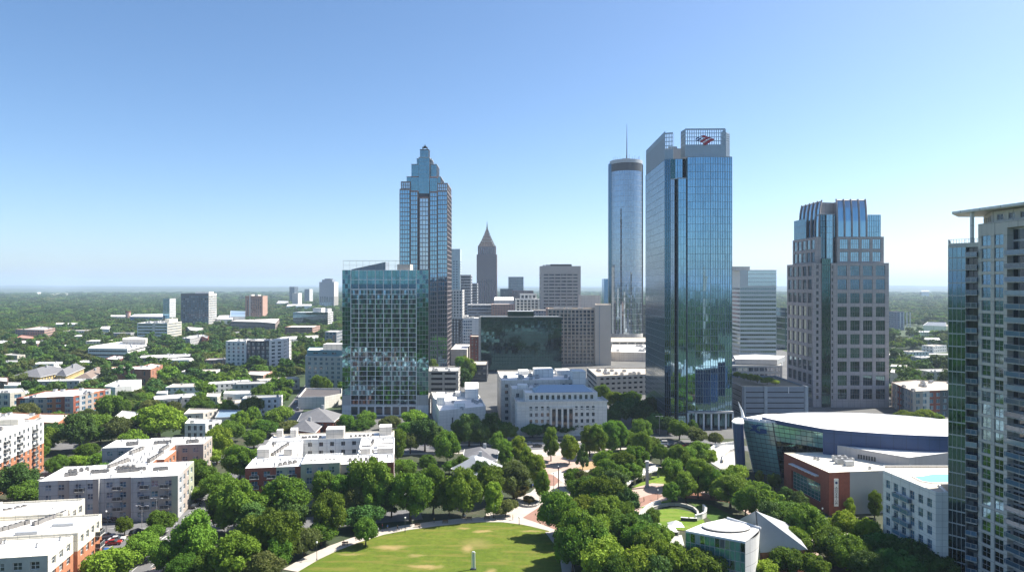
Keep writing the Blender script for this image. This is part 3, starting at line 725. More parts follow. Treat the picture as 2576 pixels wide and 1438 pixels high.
# side triangle behind the leaning glass and side wall
b.part('drum_wall').face([lp(0,0,-.1), lp(0,1,-.1), (BL[0]+6,BL[1]+3,0), (TL[0]+6,TL[1]+3,21.5)], BLUEW)
b.part('drum_wall').face([(TL[0]+1,TL[1]+2,21.4),(BL[0]+2,BL[1]+2,0),(BL[0]+14,BL[1]+10,0),(gp(1955,1042,22)[0],gp(1955,1042,22)[1],21.4)], BLUEW)
prow = ccw([gp(u_,v_,22) for u_, v_ in ((1843,1059),(1846,1062),(1853,1064.3),(1862,1065),(1869.5,1064.2),(1868,1057),(1866,1050.5),(1858,1050),(1850,1053))])
pb = [(p[0]*.25+(BL[0]-3.2)*.75 if p[0] > 91 else p[0]+2.2, p[1]+3.0) for p in prow]
pw = b.part('blue_prow'); m_ = len(prow)
for i in range(m_):
    a, c = prow[i], prow[(i+1)%m_]; a0, c0 = pb[i], pb[(i+1)%m_]; pw.face([(a0[0],a0[1],0),(c0[0],c0[1],0),(c[0],c[1],21.7),(a[0],a[1],21.7)], BLUEW)
b.part('prow_roof').prism(inset(prow, -.35), 21.7, 22.15, WHITEM, WROOF, True)
fin = b.part('fin_mast'); fin.tube([(93.0,279.8,21.9),(92.6,280.2,24.5),(91.9,280.6,26.6),(91.2,280.8,28.6)], [.75,.5,.28,.04], WHITEM, 6)
# grey annex and its white roofs
GP_ = M('annex_grey_panel', (.42,.40,.40), .7, .06, .2, streak=.2)
b.part('annex_wall').prism(ccw([gp(*Z5(1150,275),17.5), gp(*Z5(1740,375),17.5), gp(*Z5(2030,338),17.5), (158,251), (118,259.5)]), 0, 17.5, GP_, WROOF)
for k in range(7):
    t = .40+k*.033; p0_ = Vector(gp(*Z5(1150,275),17.5)); p1_ = Vector(gp(*Z5(1740,375),17.5)); u_ = (p1_-p0_).normalized(); n2 = Vector((u_.y,-u_.x)); c = p0_+(p1_-p0_)*t+n2*.03
    o = MB(); o.obox((c.x,c.y,14.9), (u_.x,u_.y), (.32,.05,.75), METALD); o.build('louvre', b.root)
b.part('skirt_roof').prism(ccw([gp(*Z5(1150,330),14.3), gp(*Z5(1400,385),14.3), gp(*Z5(1740,450),14.3),(137.5,236.5),(134.0,232.0),(121,229.8)]), 13.2, 13.6, METAL, ROOF_B)
# emblem on the glass: a G whose left side turns into a fish
def gz(x, y): return ((x-380)/1560.0, (y-(318+.131*(x-380)))/1000.0)
lg = MB(); LOGO = M('logo_blue', (.012,.07,.22), .5, .05)
def lq(pts):
    lg.face([lp(*gz(*p), .16) for p in pts], LOGO)
import itertools
arc = []
for k in range(15):
    a = R(-38-k*19.5); arc.append(((725+128*math.cos(a), 517+86*math.sin(a)), (730+(72 if k > 1 else 100)*math.cos(a), 512+(52 if k > 1 else 75)*math.sin(a))))
for k in range(14): lq([arc[k][0], arc[k+1][0], arc[k+1][1], arc[k][1]][::-1])
lq([(735,500),(858,528),(850,605),(770,600)]); lq([(735,500),(770,600),(700,600),(715,560)])
lq([(515,400),(560,448),(640,440),(610,520),(575,500)]); lq([(485,548),(560,500),(640,520),(650,590),(600,552)])
lg.build('emblem', b.root)
b.finish()

# ---- small museum with a round roof disc, and the grey pyramid roof beside it
b = Bld('museum_pavilion', 'small pavilion with teal glass front, white curved side and round disc on its roof', 'pavilion', (56,180))
m0, m1, m2, m3 = gp(*Z5(115,905),12.5), gp(*Z5(550,985),12.5), gp(*Z5(655,893),12.5), gp(*Z5(400,818),12.5)
foot(ccw([m0,m1,m2,m3]))
b.curtain(m0, m1, 0, 12.1, 1.25, 2.4, G_TEAL, METAL, .1, .12, .012, hb=.12, matf=lambda i, j, a, c: [G_TEAL, G_DGREEN, WGB, G_BLUE, G_TEAL][(i*7+j*5+i*j) % 5])
cw_ = b.part('curved_wall'); N = 10
for i in range(N):
    for j in range(8):
        def q_(s, t):
            p = Vector(m1)*(1-s)+Vector(m2)*s; dirn = Vector((.9,-.1)).normalized(); bul = math.sin(s*math.pi)*1.0
            pull = (1-t)**1.6*(s)*4.0
            u_ = (Vector(m2)-Vector(m1)).normalized(); p = p+Vector((u_.y,-u_.x))*bul-u_*pull; return (p.x, p.y, 12.6*t)
        s0, s1, t0, t1 = i/N, (i+1)/N, j/8, (j+1)/8
        cw_.face([q_(s0,t0), q_(s1,t0), q_(s1,t1), q_(s0,t1)], WHITER)
cw_.smooth = True
b.facade(m2, m3, 0, 12.1, None, WHITER); b.facade(m3, m0, 0, 12.1, None, WHITER)
b.part('roof').prism(ccw([m0, m1, m2, ((m2[0]+m3[0])/2+.7,(m2[1]+m3[1])/2+.4), m3, ((m0[0]+m3[0])/2-.4,(m0[1]+m3[1])/2+.9)]), 12.1, 12.5, WHITEM, WROOF, True)
dc = gp(*Z5(412,875),12.9); ds = MB()
ring = [(dc[0]-.1+6.1*math.cos(R(k*10)), dc[1]+3.9*math.sin(R(k*10))) for k in range(36)]
ds.prism(ring, 12.52, 12.95, METALD, WROOF); ds.prism(inset(ring, .25), 12.95, 13.1, WHITEM, WROOF); ds.build('roof_disc', b.root)
bl = MB(); bl.tube([(m3[0]+.6,m3[1]-.2,12.75),(m2[0]+.2,m2[1]-.2,12.75)], .3, WHITEM, 6); bl.build('roof_edge_beam', b.root)
b.finish()
b = Bld('pyramid_roof_hall', 'small brick hall under a plain light grey pyramid roof near the bottom right trees', 'hall', (70,190))
E = [gp(*Z5(668,1052),6.5), gp(*Z5(980,1032),6.5), (79.5,200.5), (66.5,203)]
ap = gp(*Z5(625,762),16.5)
b.block(E if True else None, 0, 6.3, BRICK, WS(cw=5, rh=4.2, ww=1.2, wh=1.5, sill=1.4, base=.3, top=.6, mar=1.5), par=0, roofname='ceiling_slab')
rp = b.part('pyramid_roof'); G5 = M('light_grey_shingle', (.33,.35,.37), .6, .07, .5); ee = inset(ccw(E), -.7)
for i in range(4): a, c = ee[i], ee[(i+1)%4]; rp.face([(a[0],a[1],6.3),(c[0],c[1],6.3),(ap[0],ap[1],16.5)], G5)
rp.face([(p[0],p[1],6.28) for p in reversed(ee)], G5)
b.part('roof_seam').tube([(ee[0][0],ee[0][1],6.4),(ap[0],ap[1],16.6)], .16, METALD, 5)
b.finish()
# ------------------------------------------------------------------ towers
def simple(name, label, u0, u1, vt, d, dep, mat, ws, cat='office tower', roof=None, group=None, vb=None, par=.7, fin=True, sidews=None, sidemat=None, grow=1.0):
    """A rectangular block whose silhouette spans u0..u1, top at vt, front wall d metres away."""
    if (u0+u1)/2 < 1288: x0 = xd(u0, d)[0]; x1 = xd(u1, d+dep)[0]; side = 1
    else: x0 = xd(u0, d+dep)[0]; x1 = xd(u1, d)[0]; side = 3
    if x1-x0 < 3: x1 = x0+3
    b = Bld(name, label, cat, ((x0+x1)/2, d+dep/2), group)
    z = zv(vt, d)
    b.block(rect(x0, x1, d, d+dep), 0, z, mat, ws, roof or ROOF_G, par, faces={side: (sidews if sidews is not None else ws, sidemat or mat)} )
    b.x0, b.x1, b.d, b.dep, b.z, b.side = x0, x1, d, dep, z, side
    if fin: b.finish()
    return b
def penthouse(b, fx0, fx1, fy0, fy1, h, mat=None, name='plant_room'):
    m = MB(); x0 = b.x0+(b.x1-b.x0)*fx0; x1 = b.x0+(b.x1-b.x0)*fx1; y0 = b.d+b.dep*fy0; y1 = b.d+b.dep*fy1
    m.box(x0, x1, y0, y1, b.z-.7, b.z+h, mat or METAL, ROOF_G); m.build(name, b.root)

# glass hotel tower in the left centre
D9 = 402.0; xa, xb_ = xd(861, D9)[0], xd(1078, D9)[0]; X = lambda u: xd(u, D9)[0]
b = Bld('glass_hotel_tower', 'wide glass hotel tower with a white window grid, left of the tallest stepped tower', 'hotel tower', ((xa+xb_)/2, D9+10))
f9 = [(xa,D9),(xb_,D9),(xb_-3.2,D9+22),(xa-5.5,D9+22)]; foot(f9)
zt = 84.2
b.block([(xa+.3,D9+.4),(xb_-.3,D9+.4),(xb_-3.4,D9+22),(xa-5.2,D9+22)], 0, zt, G_BLUED, None, ROOF_W, .5, notfoot=True)
def strip(i, j, a, c): return G_HOTEL if (i+j) % 3 else G_BLUED
b.curtain((xa,D9), (X(882),D9), 12, zt, 1.6, 2.7, G_TEAL, METAL, .05, .06, .010, hb=.14, matf=strip, seed=3)
b.curtain((X(1048),D9), (xb_,D9), 12, zt, 1.75, 2.7, G_TEAL, METAL, .05, .06, .010, hb=.14, matf=strip, seed=5)
def cen(i, j, a, c): return WG if (i*31+j*17) % 11 < 3 else (G_BLUED if (i*13+j*7) % 5 < 3 else G_BLUE)
b.curtain((X(882),D9), (X(1048),D9), 6.5, 72.5, 1.2, 2.75, G_BLUED, FRAME_D, .06, .04, .012, hb=0, matf=cen, seed=7)
b.curtain((X(882),D9), (X(1048),D9), 76, 84.2, 2.4, 4, G_HOTEL, FRAME_D, .08, .05, .01, hb=.1, seed=8)
grid(b, (X(882),D9), (X(1048),D9), 6.5, 73, 4.77, 2.75, .34, .24, .3, WHITEM)
grid(b, (X(882),D9), (X(1048),D9), 73, 84.2, 4.77, 5.6, .34, .3, .3, WHITEM)
b.part('base_wall').box(xa, xb_, D9-.6, D9+10, 0, 6.4, WHITER, CONC)
b.part('base_wall').box(xa, X(882), D9-.5, D9+9, 6.4, 11.9, METAL); b.part('base_wall').box(X(1048), xb_, D9-.5, D9+9, 6.4, 12, CONC)
for k in range(8): o = MB(); x = X(882)+4.77*k+.5; o.box(x, x+3.7, D9-.68, D9-.6, .8, 5.4, WGD); o.build('shop_window', b.root)
pz = b.part('plant_screen')
zr = 88.9
xs = [X(883), X(926), X(969)]
pz.prism([(xs[0],D9+1.0),(xs[2],D9+1.0),(xs[2],D9+14),(xs[0],D9+14)], zt-.3, [84.6,zr,zr,84.6], SLATE, METAL)
pz.box(X(997), X(1030), D9+3, D9+14, zt-.3, 87.6, CONC)
rl = b.part('roof_frame')
for k in range(10):
    x = X(863)+(X(1010)-X(863))*k/9; rl.box(x-.06, x+.06, D9+.7, D9+.85, zt, 89.6, METAL)
rl.box(X(863), X(1010), D9+.7, D9+.85, 89.5, 89.7, METAL); rl.box(X(990), xb_, D9+.7, D9+.85, 86.2, 86.35, METAL); rl.box(X(863), X(1010), D9+.7, D9+.85, 86.9, 87.0, METAL)
for k in range(8): x = X(1012)+(X(1076)-X(1012))*k/7; rl.box(x-.05, x+.05, D9+.7, D9+.8, zt, 86.2, METAL)
b.finish()

# the tallest, stepped glass tower with a lantern
D10 = 634.0; K10 = D10/FP/3.841
def X10(zx): zx = 690+(zx-690)*.93; return (823.7+zx/3.841-1288)/FP*D10
def Z10(zy): z_ = zv(337+zy/3.841, D10); return z_ if z_ < 75 else 75+(z_-75)*(1.028 if zy < 330 else 1.012)
b = Bld('stepped_glass_tower', 'tallest tower in the left half, blue glass with stepped crown and small lantern on top', 'skyscraper', (X10(937), D10+24))
RED_T = M('terracotta_trim', (.38,.17,.12), .7, .1); PIER = M('tower_pier_granite', (.27,.235,.23), .6, .1, .3)
cy = D10+24
def tier(x0, x1, z0, z1, dep, gl=G_BLUE, cw=1.6, rh=3.9, bar=.14, capm=None, pr=.1, y0=None, hb=None, span=None, fr=None):
    y0 = cy-dep/2 if y0 is None else y0
    b.block(rect(x0+.2, x1-.2, y0+.2, cy+dep/2-.2), z0, z1-.2, G_BLUED, None, METAL, 0, notfoot=True)
    kw = dict(bar=bar, proud=pr, tilt=.007, hb=hb, span=span)
    b.curtain((x0,y0), (x1,y0), z0, z1, cw, rh, gl, fr or PIER, **kw); b.curtain((x1,y0), (x1,cy+dep/2), z0, z1, cw*1.5, rh, gl, fr or PIER, **kw); b.curtain((x0,cy+dep/2), (x0,y0), z0, z1, cw*1.5, rh, gl, fr or PIER, **kw)
    t = b.part('tier_cap'); t.box(x0-.25, x1+.25, y0-.25, cy+dep/2+.25, z1, z1+.7, capm or METAL)
foot(rect(X10(690), X10(1190), D10, D10+48))
zb = Z10(575)
tier(X10(697), X10(800), 0, Z10(545), 44, G_BLUE, 2.4, 4.1, .36, PIER, .3, hb=.75); tier(X10(1092), X10(1190), 0, Z10(560), 44, G_BLUE, 2.4, 4.1, .36, PIER, .3, hb=.75)
tier(X10(812), X10(884), 0, Z10(565), 47, G_BLUE, 2.3, 4.1, .36, RED_T, .3, hb=.75); tier(X10(1012), X10(1086), 0, Z10(572), 47, G_BLUE, 2.3, 4.1, .36, RED_T, .3, hb=.75)
tier(X10(903), X10(995), 0, Z10(625), 45, G_GREY, 2.4, 4.1, .36, RED_T, .3, hb=.75)
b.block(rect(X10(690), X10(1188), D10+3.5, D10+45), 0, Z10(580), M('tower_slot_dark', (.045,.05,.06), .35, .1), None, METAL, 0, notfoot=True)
for (a, c, t) in ((705,800,470),(1085,1190,485)):
    tier(X10(a), X10(c), Z10(560), Z10(t), 38, G_GREY, 2.0, 3.2, .5, PIER, .3, hb=.5)
tier(X10(805), X10(890), Z10(575), Z10(418), 34, G_GREEN, 1.6, 3.9, .1, RED_T, .08); tier(X10(1000), X10(1080), Z10(575), Z10(425), 34, G_GREEN, 1.6, 3.9, .1, RED_T, .08)
tier(X10(757), X10(1115), Z10(575), Z10(415), 30, G_GREEN, 1.7, 3.9, .1, METAL, .08)
tier(X10(802), X10(1068), Z10(420), Z10(308), 24, G_GREEN, 1.7, 3.9, .1, METAL, .08)
tier(X10(853), X10(1008), Z10(320), Z10(248), 17, G_GREEN, 1.7, 3.9, .1, METAL, .08)
tier(X10(890), X10(1000), Z10(625), Z10(255), 38, G_GREEN, 1.7, 3.9, .1, METAL, .08)
tier(X10(881), X10(973), Z10(255), Z10(152), 9, G_GREEN, 1.4, 3.9, .1, METALD, .08)
ln = MB(); cxm = X10(928)
for sx in (-1,1):
    for sy in (-1,1): ln.box(cxm+sx*2-.25, cxm+sx*2+.25, cy+sy*2-.25, cy+sy*2+.25, Z10(150), Z10(120), METALD)
ln.box(cxm-2.4, cxm+2.4, cy-2.4, cy+2.4, Z10(122), Z10(117), METALD); ln.box(cxm-1.2, cxm+1.2, cy-1.2, cy+1.2, Z10(117), Z10(104), METALD); ln.tube([(cxm,cy,Z10(104)),(cxm,cy,Z10(88))], .3, METALD, 6)
ln.build('lantern', b.root)
ar = MB(); ar.box(X10(918), X10(982), D10-.2+2, D10+6, Z10(945), Z10(885), GRANITE); ar.build('sky_lobby_panel', b.root)
b.finish()

# cylindrical hotel tower
R27 = 20.6; C27 = (.1643*900, 902.0)
b = Bld('cylindrical_hotel_tower', 'round mirror-glass hotel tower with a dark band near the top and a thin mast', 'hotel tower', C27)
foot([(C27[0]+22*math.cos(R(a)), C27[1]+22*math.sin(R(a))) for a in range(0, 360, 30)])
zb, zl, zh, zt = 0, 221.5, 231.5, 236.0
g = b.part('glass_wall'); f = b.part('mullion_grid'); rg = random.Random(9); NS = 60
for i in range(NS):
    a0, a1 = 2*math.pi*i/NS, 2*math.pi*(i+1)/NS
    if math.sin((a0+a1)/2) > .35: stepz = 40
    else: stepz = 3.4
    nz = int(210/stepz)
    P = lambda a, z, r=R27: (C27[0]+r*math.cos(a), C27[1]+r*math.sin(a), z)
    for j in range(nz):
        za, zc = 12+(zl-12)*j/nz, 12+(zl-12)*(j+1)/nz; t = [rg.uniform(-.012,.012) for _ in range(3)]
        g.face([P(a0,za,R27+t[0]), P(a1,za,R27+t[1]), P(a1,zc,R27+t[2]+t[1]-t[0]), P(a0,zc,R27+t[2])], G_SILVER)
    if i % 1 == 0: f.box(P(a0,0)[0]-.09, P(a0,0)[0]+.09, P(a0,0)[1]-.16, P(a0,0)[1]+.1, 12, zl, METAL)
for nm, r, z0, z1, m_ in (('crown_band', R27+.25, zl, zh, METALD), ('crown_rim', R27+.5, zh, zt, METAL), ('base_drum', R27+.8, 0, 14, CONC)):
    p = MB(); p.prism([(C27[0]+r*math.cos(R(a)), C27[1]+r*math.sin(R(a))) for a in range(0, 360, 6)], z0, z1, m_, ROOF_G); p.smooth = False; p.build(nm, b.root)
for j in range(62):
    z = 12+(zl-12)*j/61.5
    if j % 2 == 0: f.prism([(C27[0]+(R27+.06)*math.cos(R(a)), C27[1]+(R27+.06)*math.sin(R(a))) for a in range(0, 360, 6)], z-.12, z+.12, METAL)
sh = MB(); sh.prism([(C27[0]-R27-2.6, C27[1]-4), (C27[0]-R27+1.5, C27[1]-6.5), (C27[0]-R27+2.5, C27[1]+4), (C27[0]-R27-2.2, C27[1]+3)], 0, 232.5, G_BLUED, METAL)
sh.box(C27[0]-R27-2.9, C27[0]-R27-2.3, C27[1]-3.5, C27[1]-2.9, 0, 230, METAL); sh.build('lift_shaft', b.root)
sh = MB(); sh.box(C27[0]+R27-1.2, C27[0]+R27+.6, C27[1]-5, C27[1]+3, 12, 231, METALD); sh.build('service_shaft', b.root)
ms = MB(); zt2 = 284.5; ms.tube([(C27[0]+1,C27[1],zt),(C27[0]+1,C27[1],260),(C27[0]+1,C27[1],zt2)], [.75,.5,.15], METALD, 6); ms.build('mast', b.root)
pc = MB(); pc.tube([(C27[0],C27[1],zt),(C27[0],C27[1],zt+3)], 7.5, METAL, 20); pc.build('roof_plant_drum', b.root)
for k in range(14):
    a = R(180+k*13.5); o = MB(); o.tube([(C27[0]+17*math.cos(a),C27[1]+17*math.sin(a),zt),(C27[0]+17*math.cos(a),C27[1]+17*math.sin(a),zt+3+(k*37%5)*.8)], .14, METALD, 5); o.build('antenna', b.root)
b.finish()

# curved blue glass bank tower
b = Bld('bank_glass_tower', 'broad blue glass tower with a red and blue flag emblem on its open screen crown', 'skyscraper', (99, 396))
foot([(81,427),(81,372),(92,366),(104,363),(117,367),(117,427)])
ZW, ZM = 142.8, 157.0
FR_T = M('mullion_blue_grey', (.20,.26,.31), .4, .08, .4, .4)
b.block([(82.4,427),(82.4,374.4),(88.2,374.4),(88.2,371.5),(93,371.5),(93,369),(115.4,369),(115.4,427)], 0, 142.2, G_BLUED, None, ROOF_G, 0, notfoot=True)
b.curtain((82,427), (82,374), 0, ZW, 1.7, 3.9, MG('glass_side_grey', (.52,.60,.66), .12), FR_T, .08, .06, .004, hb=.12, seed=11)
b.curtain((82,374), (84.6,371), 0, ZW, 1.3, 3.9, G_BLUED, FR_T, .12, .1, .006, hb=.12)
b.curtain((84.6,371), (86.6,370.6), 0, 132, 1.0, 3.9, G_SILVER, FR_T, .1, .1, .006, hb=.12)
b.curtain((86.6,370.6), (88.0,372), 0, 132, 1.4, 3.9, G_DGREEN, FR_T, .1, .1, .006, hb=.12)
b.curtain((88.0,372), (88.0,368.2), 0, 132, 1.3, 3.9, G_DGREEN, FR_T, .1, .1, .006, hb=.12)
b.curtain((88.0,368.2), (92.0,367.4), 0, 132, 1.35, 3.9, G_BLUE, FR_T, .14, .14, .006, hb=.1)
b.wall.face([(92,367.4,0),(92.2,369.4,0),(92.2,369.4,132),(92,367.4,132)], METALD)
b.part('bay_cap').prism([(84.6,371),(86.6,370.6),(88,368.2),(92,367.4),(92,371.6),(84.6,372.5)], 131.6, 132.2, METAL)
b.curtain((84.8,372.2), (87.2,371.6), 132, ZW, 1.2, 3.9, G_DGREEN, FR_T, .1, .1, .006, hb=.1); b.curtain((87.2,371.6), (91.0,371.2), 132, ZW, 1.25, 3.9, G_BLUE, FR_T, .1, .1, .006, hb=.1)
b.curtain((91.0,371.2), (92.4,371.4), 132, ZW, 1.4, 3.9, G_DGREEN, FR_T, .1, .1, .006, hb=.1)
bow = [(92.4+23.6*k/6, 366.8-2.0*math.sin(math.pi*(k+.6)/7)+.05*k) for k in range(7)]
for k in range(6): b.curtain(bow[k], bow[k+1], 9.5, ZW, 1.32, 3.9, G_BLUE, FR_T, .13, .16, .006, hb=.16, seed=20+k)
b.curtain((92.4,369.4), bow[0], 0, ZW, 1.4, 3.9, G_DGREEN, FR_T, .1, .1, .006, hb=.1)
b.curtain(bow[6], (116,380), 0, 129, 1.5, 3.9, G_BLUE, FR_T, .12, .1, .006, hb=.1)
for k in range(6): b.part('lobby_frame').obox(((bow[k][0]+bow[k+1][0])/2, bow[k][1]-.6, 8.9), (1,0), (2.0,1.4,.5), METAL)
for k in range(7): b.part('lobby_frame').box(bow[k][0]-.4, bow[k][0]+.4, bow[k][1]-1.6, bow[k][1]-.9, 0, 8.5, WHITEM)
b.part('bay_cap').prism([bow[0]]+bow[1:]+[(116,378),(92.4,378)], ZW-.2, ZW+.3, METAL)
# crown screens
SCR = M('crown_screen', (.34,.40,.45), .4, .08, .4, .5); SCW = M('crown_panel_warm', (.42,.42,.43), .5, .08, .4, .3)
def screen(p0, p1, z0, zm, z1, nm='crown_screen', n=18, solid=True, matp=None):
    m = MB(); p0 = Vector(p0); p1 = Vector(p1); W = (p1-p0).length; u = (p1-p0)/W
    if solid: c = (p0+p1)/2; m.obox((c.x,c.y,(z0+zm)/2), (u.x,u.y), (W/2,.1,(zm-z0)/2), matp or SCR)
    for i in range(n+1):
        c = p0+u*(W*i/n); m.obox((c.x,c.y,(z0+z1)/2), (u.x,u.y), (.17,.22,(z1-z0)/2), SCR)
    for z in [zm+(z1-zm)*k/4 for k in range(5)]: c = (p0+p1)/2; m.obox((c.x,c.y,z), (u.x,u.y), (W/2,.18,.16 if z < z1-.1 else .4), SCR)
    return m.build(nm, b.root)
screen((91.3,366.6), (112.2,366.0), ZW+.3, 149.2, 157.4)
screen((112.8,366.8), (115.4,369.5), ZW+.3, 151, 155.6, n=4); screen((112.2,366.0), (112.2,372), ZW+.3, 149.2, 157.0, n=5)
screen((91.3,366.6), (90.6,372.5), ZW+.3, 149.2, 157.2, n=5)
screen((82.3,426), (82.3,374.3), ZW, 155.2, 157.6, n=30, matp=SCW); screen((82.3,374.2), (86.2,372.6), ZW, 148, 156.8, n=5)
screen((86.4,384), (91.0,384), ZW, 150, 151.5, n=6)
pr = MB(); pr.box(84, 114, 380, 420, ZW-.5, 150, SCW, ROOF_G); pr.build('plant_room', b.root)
def lp2(x, y): return (((1830+x/18.4)/1.0683-1288)/FP*365.2, 365.35, zv((340+y/18.4)/1.0683, 365.2))
lo = MB(); RED = M('emblem_red', (.36,.03,.05), .5, .06); NAVY = M('emblem_navy', (.01,.03,.14), .5, .06); PINK = M('emblem_white', (.62,.50,.52), .5, .05)
def ribbon(pts, mat):
    f_ = [lp2(*p) for p in pts]; bk_ = [(p[0], p[1]+.12, p[2]) for p in f_]; n = len(f_)
    lo.face(f_[::-1], mat); lo.face(bk_, mat)
    for i in range(n): lo.face([f_[i], f_[(i+1)%n], bk_[(i+1)%n], bk_[i]], mat)
ribbon([(690,640),(820,540),(930,505),(985,520),(870,570),(760,655)], NAVY)
ribbon([(780,680),(900,590),(1010,550),(1080,575),(980,620),(880,720)], NAVY)
ribbon([(985,455),(1150,425),(1330,490),(1240,540),(1130,560)], RED)
ribbon([(910,740),(1060,640),(1250,545),(1380,510),(1530,560),(1330,620),(1180,700),(1040,800)], RED)
ribbon([(1090,850),(1280,720),(1480,600),(1600,590),(1670,650),(1500,740),(1350,850),(1200,930)], RED)
lo.build('flag_emblem', b.root)
lo = MB(); ribbon([(905,715),(1100,600),(1250,530),(1280,545),(1080,650),(915,750)], PINK); ribbon([(1050,805),(1200,700),(1420,605),(1560,570),(1500,605),(1290,710),(1100,850)], PINK); lo.build('emblem_stripe', b.root)
b.finish()

# stepped granite tower
b = Bld('granite_tower', 'stepped pinkish granite tower with large square windows and ribbed glass crown', 'skyscraper', (210,452))
WGT = WS(cw=7.4, rh=8.1, ww=5.4, wh=6.1, sill=1.0, base=4, top=.6, mar=1.2, glass=MG('glass_tower_window', (.09,.16,.20), .05), frame=M('mullion_bronze', (.27,.25,.24), .5, .05), nv=3, nh=1, fw=.16, depth=.45)
foot(rect(186.5,233.5,430,475))
W_, E_, S_, N_ = 186.6, 233.0, 430.0, 472.0
xs1, xs2 = 191.8, 199.0
b.block([(W_,N_),(W_,S_+1),(xs1,S_+1),(xs1,S_+2.5),(xs2,S_+2.5),(xs2,S_),(E_,S_),(E_,N_)], 0, 89.2, GRANITE, WGT, ROOF_G, .6, notfoot=True,
        faces={0:(WGT,None),1:(WS(cw=5,rh=4.05,ww=1.7,wh=2.3,sill=1,base=4,top=.5,mar=.4,glass=WGD,frame=FRAME_D,depth=.3),None),2:(None,None),3:('none',None),4:(None,None)})
b.curtain((xs1,S_+.6), (xs2-1.8,S_+.6), 0, 92, 1.2, 4.05, G_DGREEN, FRAME_D, .12, .1, .007, hb=.2)
b.wall.face([(xs1,S_+2.4,0),(xs1,S_+.6,0),(xs1,S_+.6,92),(xs1,S_+2.4,92)], METALD)
b.facade((xs2-1.8,S_+.2), (xs2,S_+.2), 0, 89.2, WS(cw=1.8,rh=4.05,ww=.95,wh=2.3,sill=1,base=4,top=.5,mar=.1,glass=WGD,frame=FRAME_D,depth=.3,nv=0), GRANITE)
WGT2 = WS(cw=7.4, rh=8.1, ww=5.6, wh=6.3, sill=.9, base=.6, top=.6, mar=1.0, glass=MG('glass_tower_window_blue', (.22,.36,.46), .05), frame=M('mullion_bronze', (.12,.12,.13)), nv=3, nh=1, fw=.16, depth=.4)
b.block([(189.2,N_-3),(189.2,S_+3),(192.5,S_+3),(192.5,S_+6),(202,S_+6),(202,S_+2.5),(231.2,S_+2.5),(231.2,N_-3)], 88.6, 105.6, GRANITE, WGT2, ROOF_G, .6, notfoot=True, faces={1:(None,None),2:(None,None),3:('none',None),4:(None,None)})
b.curtain((192.5,S_+4.6), (202,S_+4.6), 88.8, 119.5, 1.5, 4.0, G_BLUED, FRAME_D, .14, .1, .007, hb=.2)
b.curtain((196,S_+3.6), (199.8,S_+3.4), 88.8, 119.5, 1.0, 4.0, G_BLUE, METAL, .12, .1, .007, hb=.2); b.curtain((199.8,S_+3.4),(202,S_+5.5), 88.8, 119.5, 1.2, 4.0, G_BLUED, METAL, .12, .1, .007, hb=.2)
b.part('bay_roof').prism([(192.5,S_+4.6),(196,S_+3.6),(199.8,S_+3.4),(202,S_+5.5),(202,S_+12),(192.5,S_+12)], 119.4, 119.9, METAL)
def ribbed(p0, p1, z0, z1, dip, n, nm='crown_wing'):
    """flared crown wall: glass bays between granite ribs, leaning back at the top"""
    P0, P1 = Vector(p0), Vector(p1); u = (P1-P0).normalized(); nn_ = Vector((u.y, -u.x)); W = (P1-P0).length; m = MB()
    prof = [(z0,0),(z0+(z1-z0)*.45,.1),(z0+(z1-z0)*.8,.7),(z1,1.6)]
    for k in range(len(prof)-1):
        for i in range(n*3):
            x0, x1_ = W*i/(n*3), W*(i+1)/(n*3); (za, da), (zc, dc_) = prof[k], prof[k+1]
            q = lambda x, z, d_: (P0.x+u.x*x-nn_.x*d_*1.0, P0.y+u.y*x-nn_.y*d_, z)
            m.face([q(x0,za,da), q(x1_,za,da), q(x1_,zc,dc_), q(x0,zc,dc_)], G_BLUE if k < 2 else G_GREY)
    for i in range(n+1):
        x = W*i/n; pts = [(P0.x+u.x*x-nn_.x*(d_-.2), P0.y+u.y*x-nn_.y*(d_-.2), z) for z, d_ in prof]+[(P0.x+u.x*x-nn_.x*1.6, P0.y+u.y*x-nn_.y*1.6, z1+.8)]
        m.tube(pts, .55, GRANITE, 4)
    m.tube([(P0.x-nn_.x*1.6,P0.y-nn_.y*1.6,z1), (P1.x-nn_.x*1.6,P1.y-nn_.y*1.6,z1)], .4, GRANITE, 4)
    return m.build(nm, b.root)
ribbed((192.6,N_-6), (192.6,S_+6), 105, 128.0, 0, 5)
ribbed((203.2,S_+4.5), (221.5,S_+4.5), 105, 128.6, 0, 4)
b.curtain((189.8,N_-4), (189.8,S_+20), 105, 118.5, 1.5, 3.9, G_BLUE, FR_T, .15, .1, .006, hb=.15)
b.block(rect(222,230.5,S_+5,N_-5), 105, 119.5, G_GREY, None, ROOF_G, .3, notfoot=True); b.curtain((222,S_+4.9), (230.5,S_+4.9), 105, 119.3, 1.5, 3.9, G_BLUE, FR_T, .15, .1, .006, hb=.15)
cr = b.part('crown_core'); cr.prism([(194.2,N_-8),(194.2,S_+7.8),(197,S_+8.5),(203.2,S_+10),(204,S_+6.3),(221,S_+6.3),(221,N_-8)], 104.6, 127.6, GRANITE, ROOF_G)
b.part('side_wing').box(233.1, 237.2, S_+8, N_, 0, 52, G_BLUED, ROOF_G); b.curtain((233.1,S_+7.9), (237.2,S_+7.9), 0, 52, 1.2, 3.9, G_BLUED, METAL, .1, .1, .006, hb=.15)
b.finish()
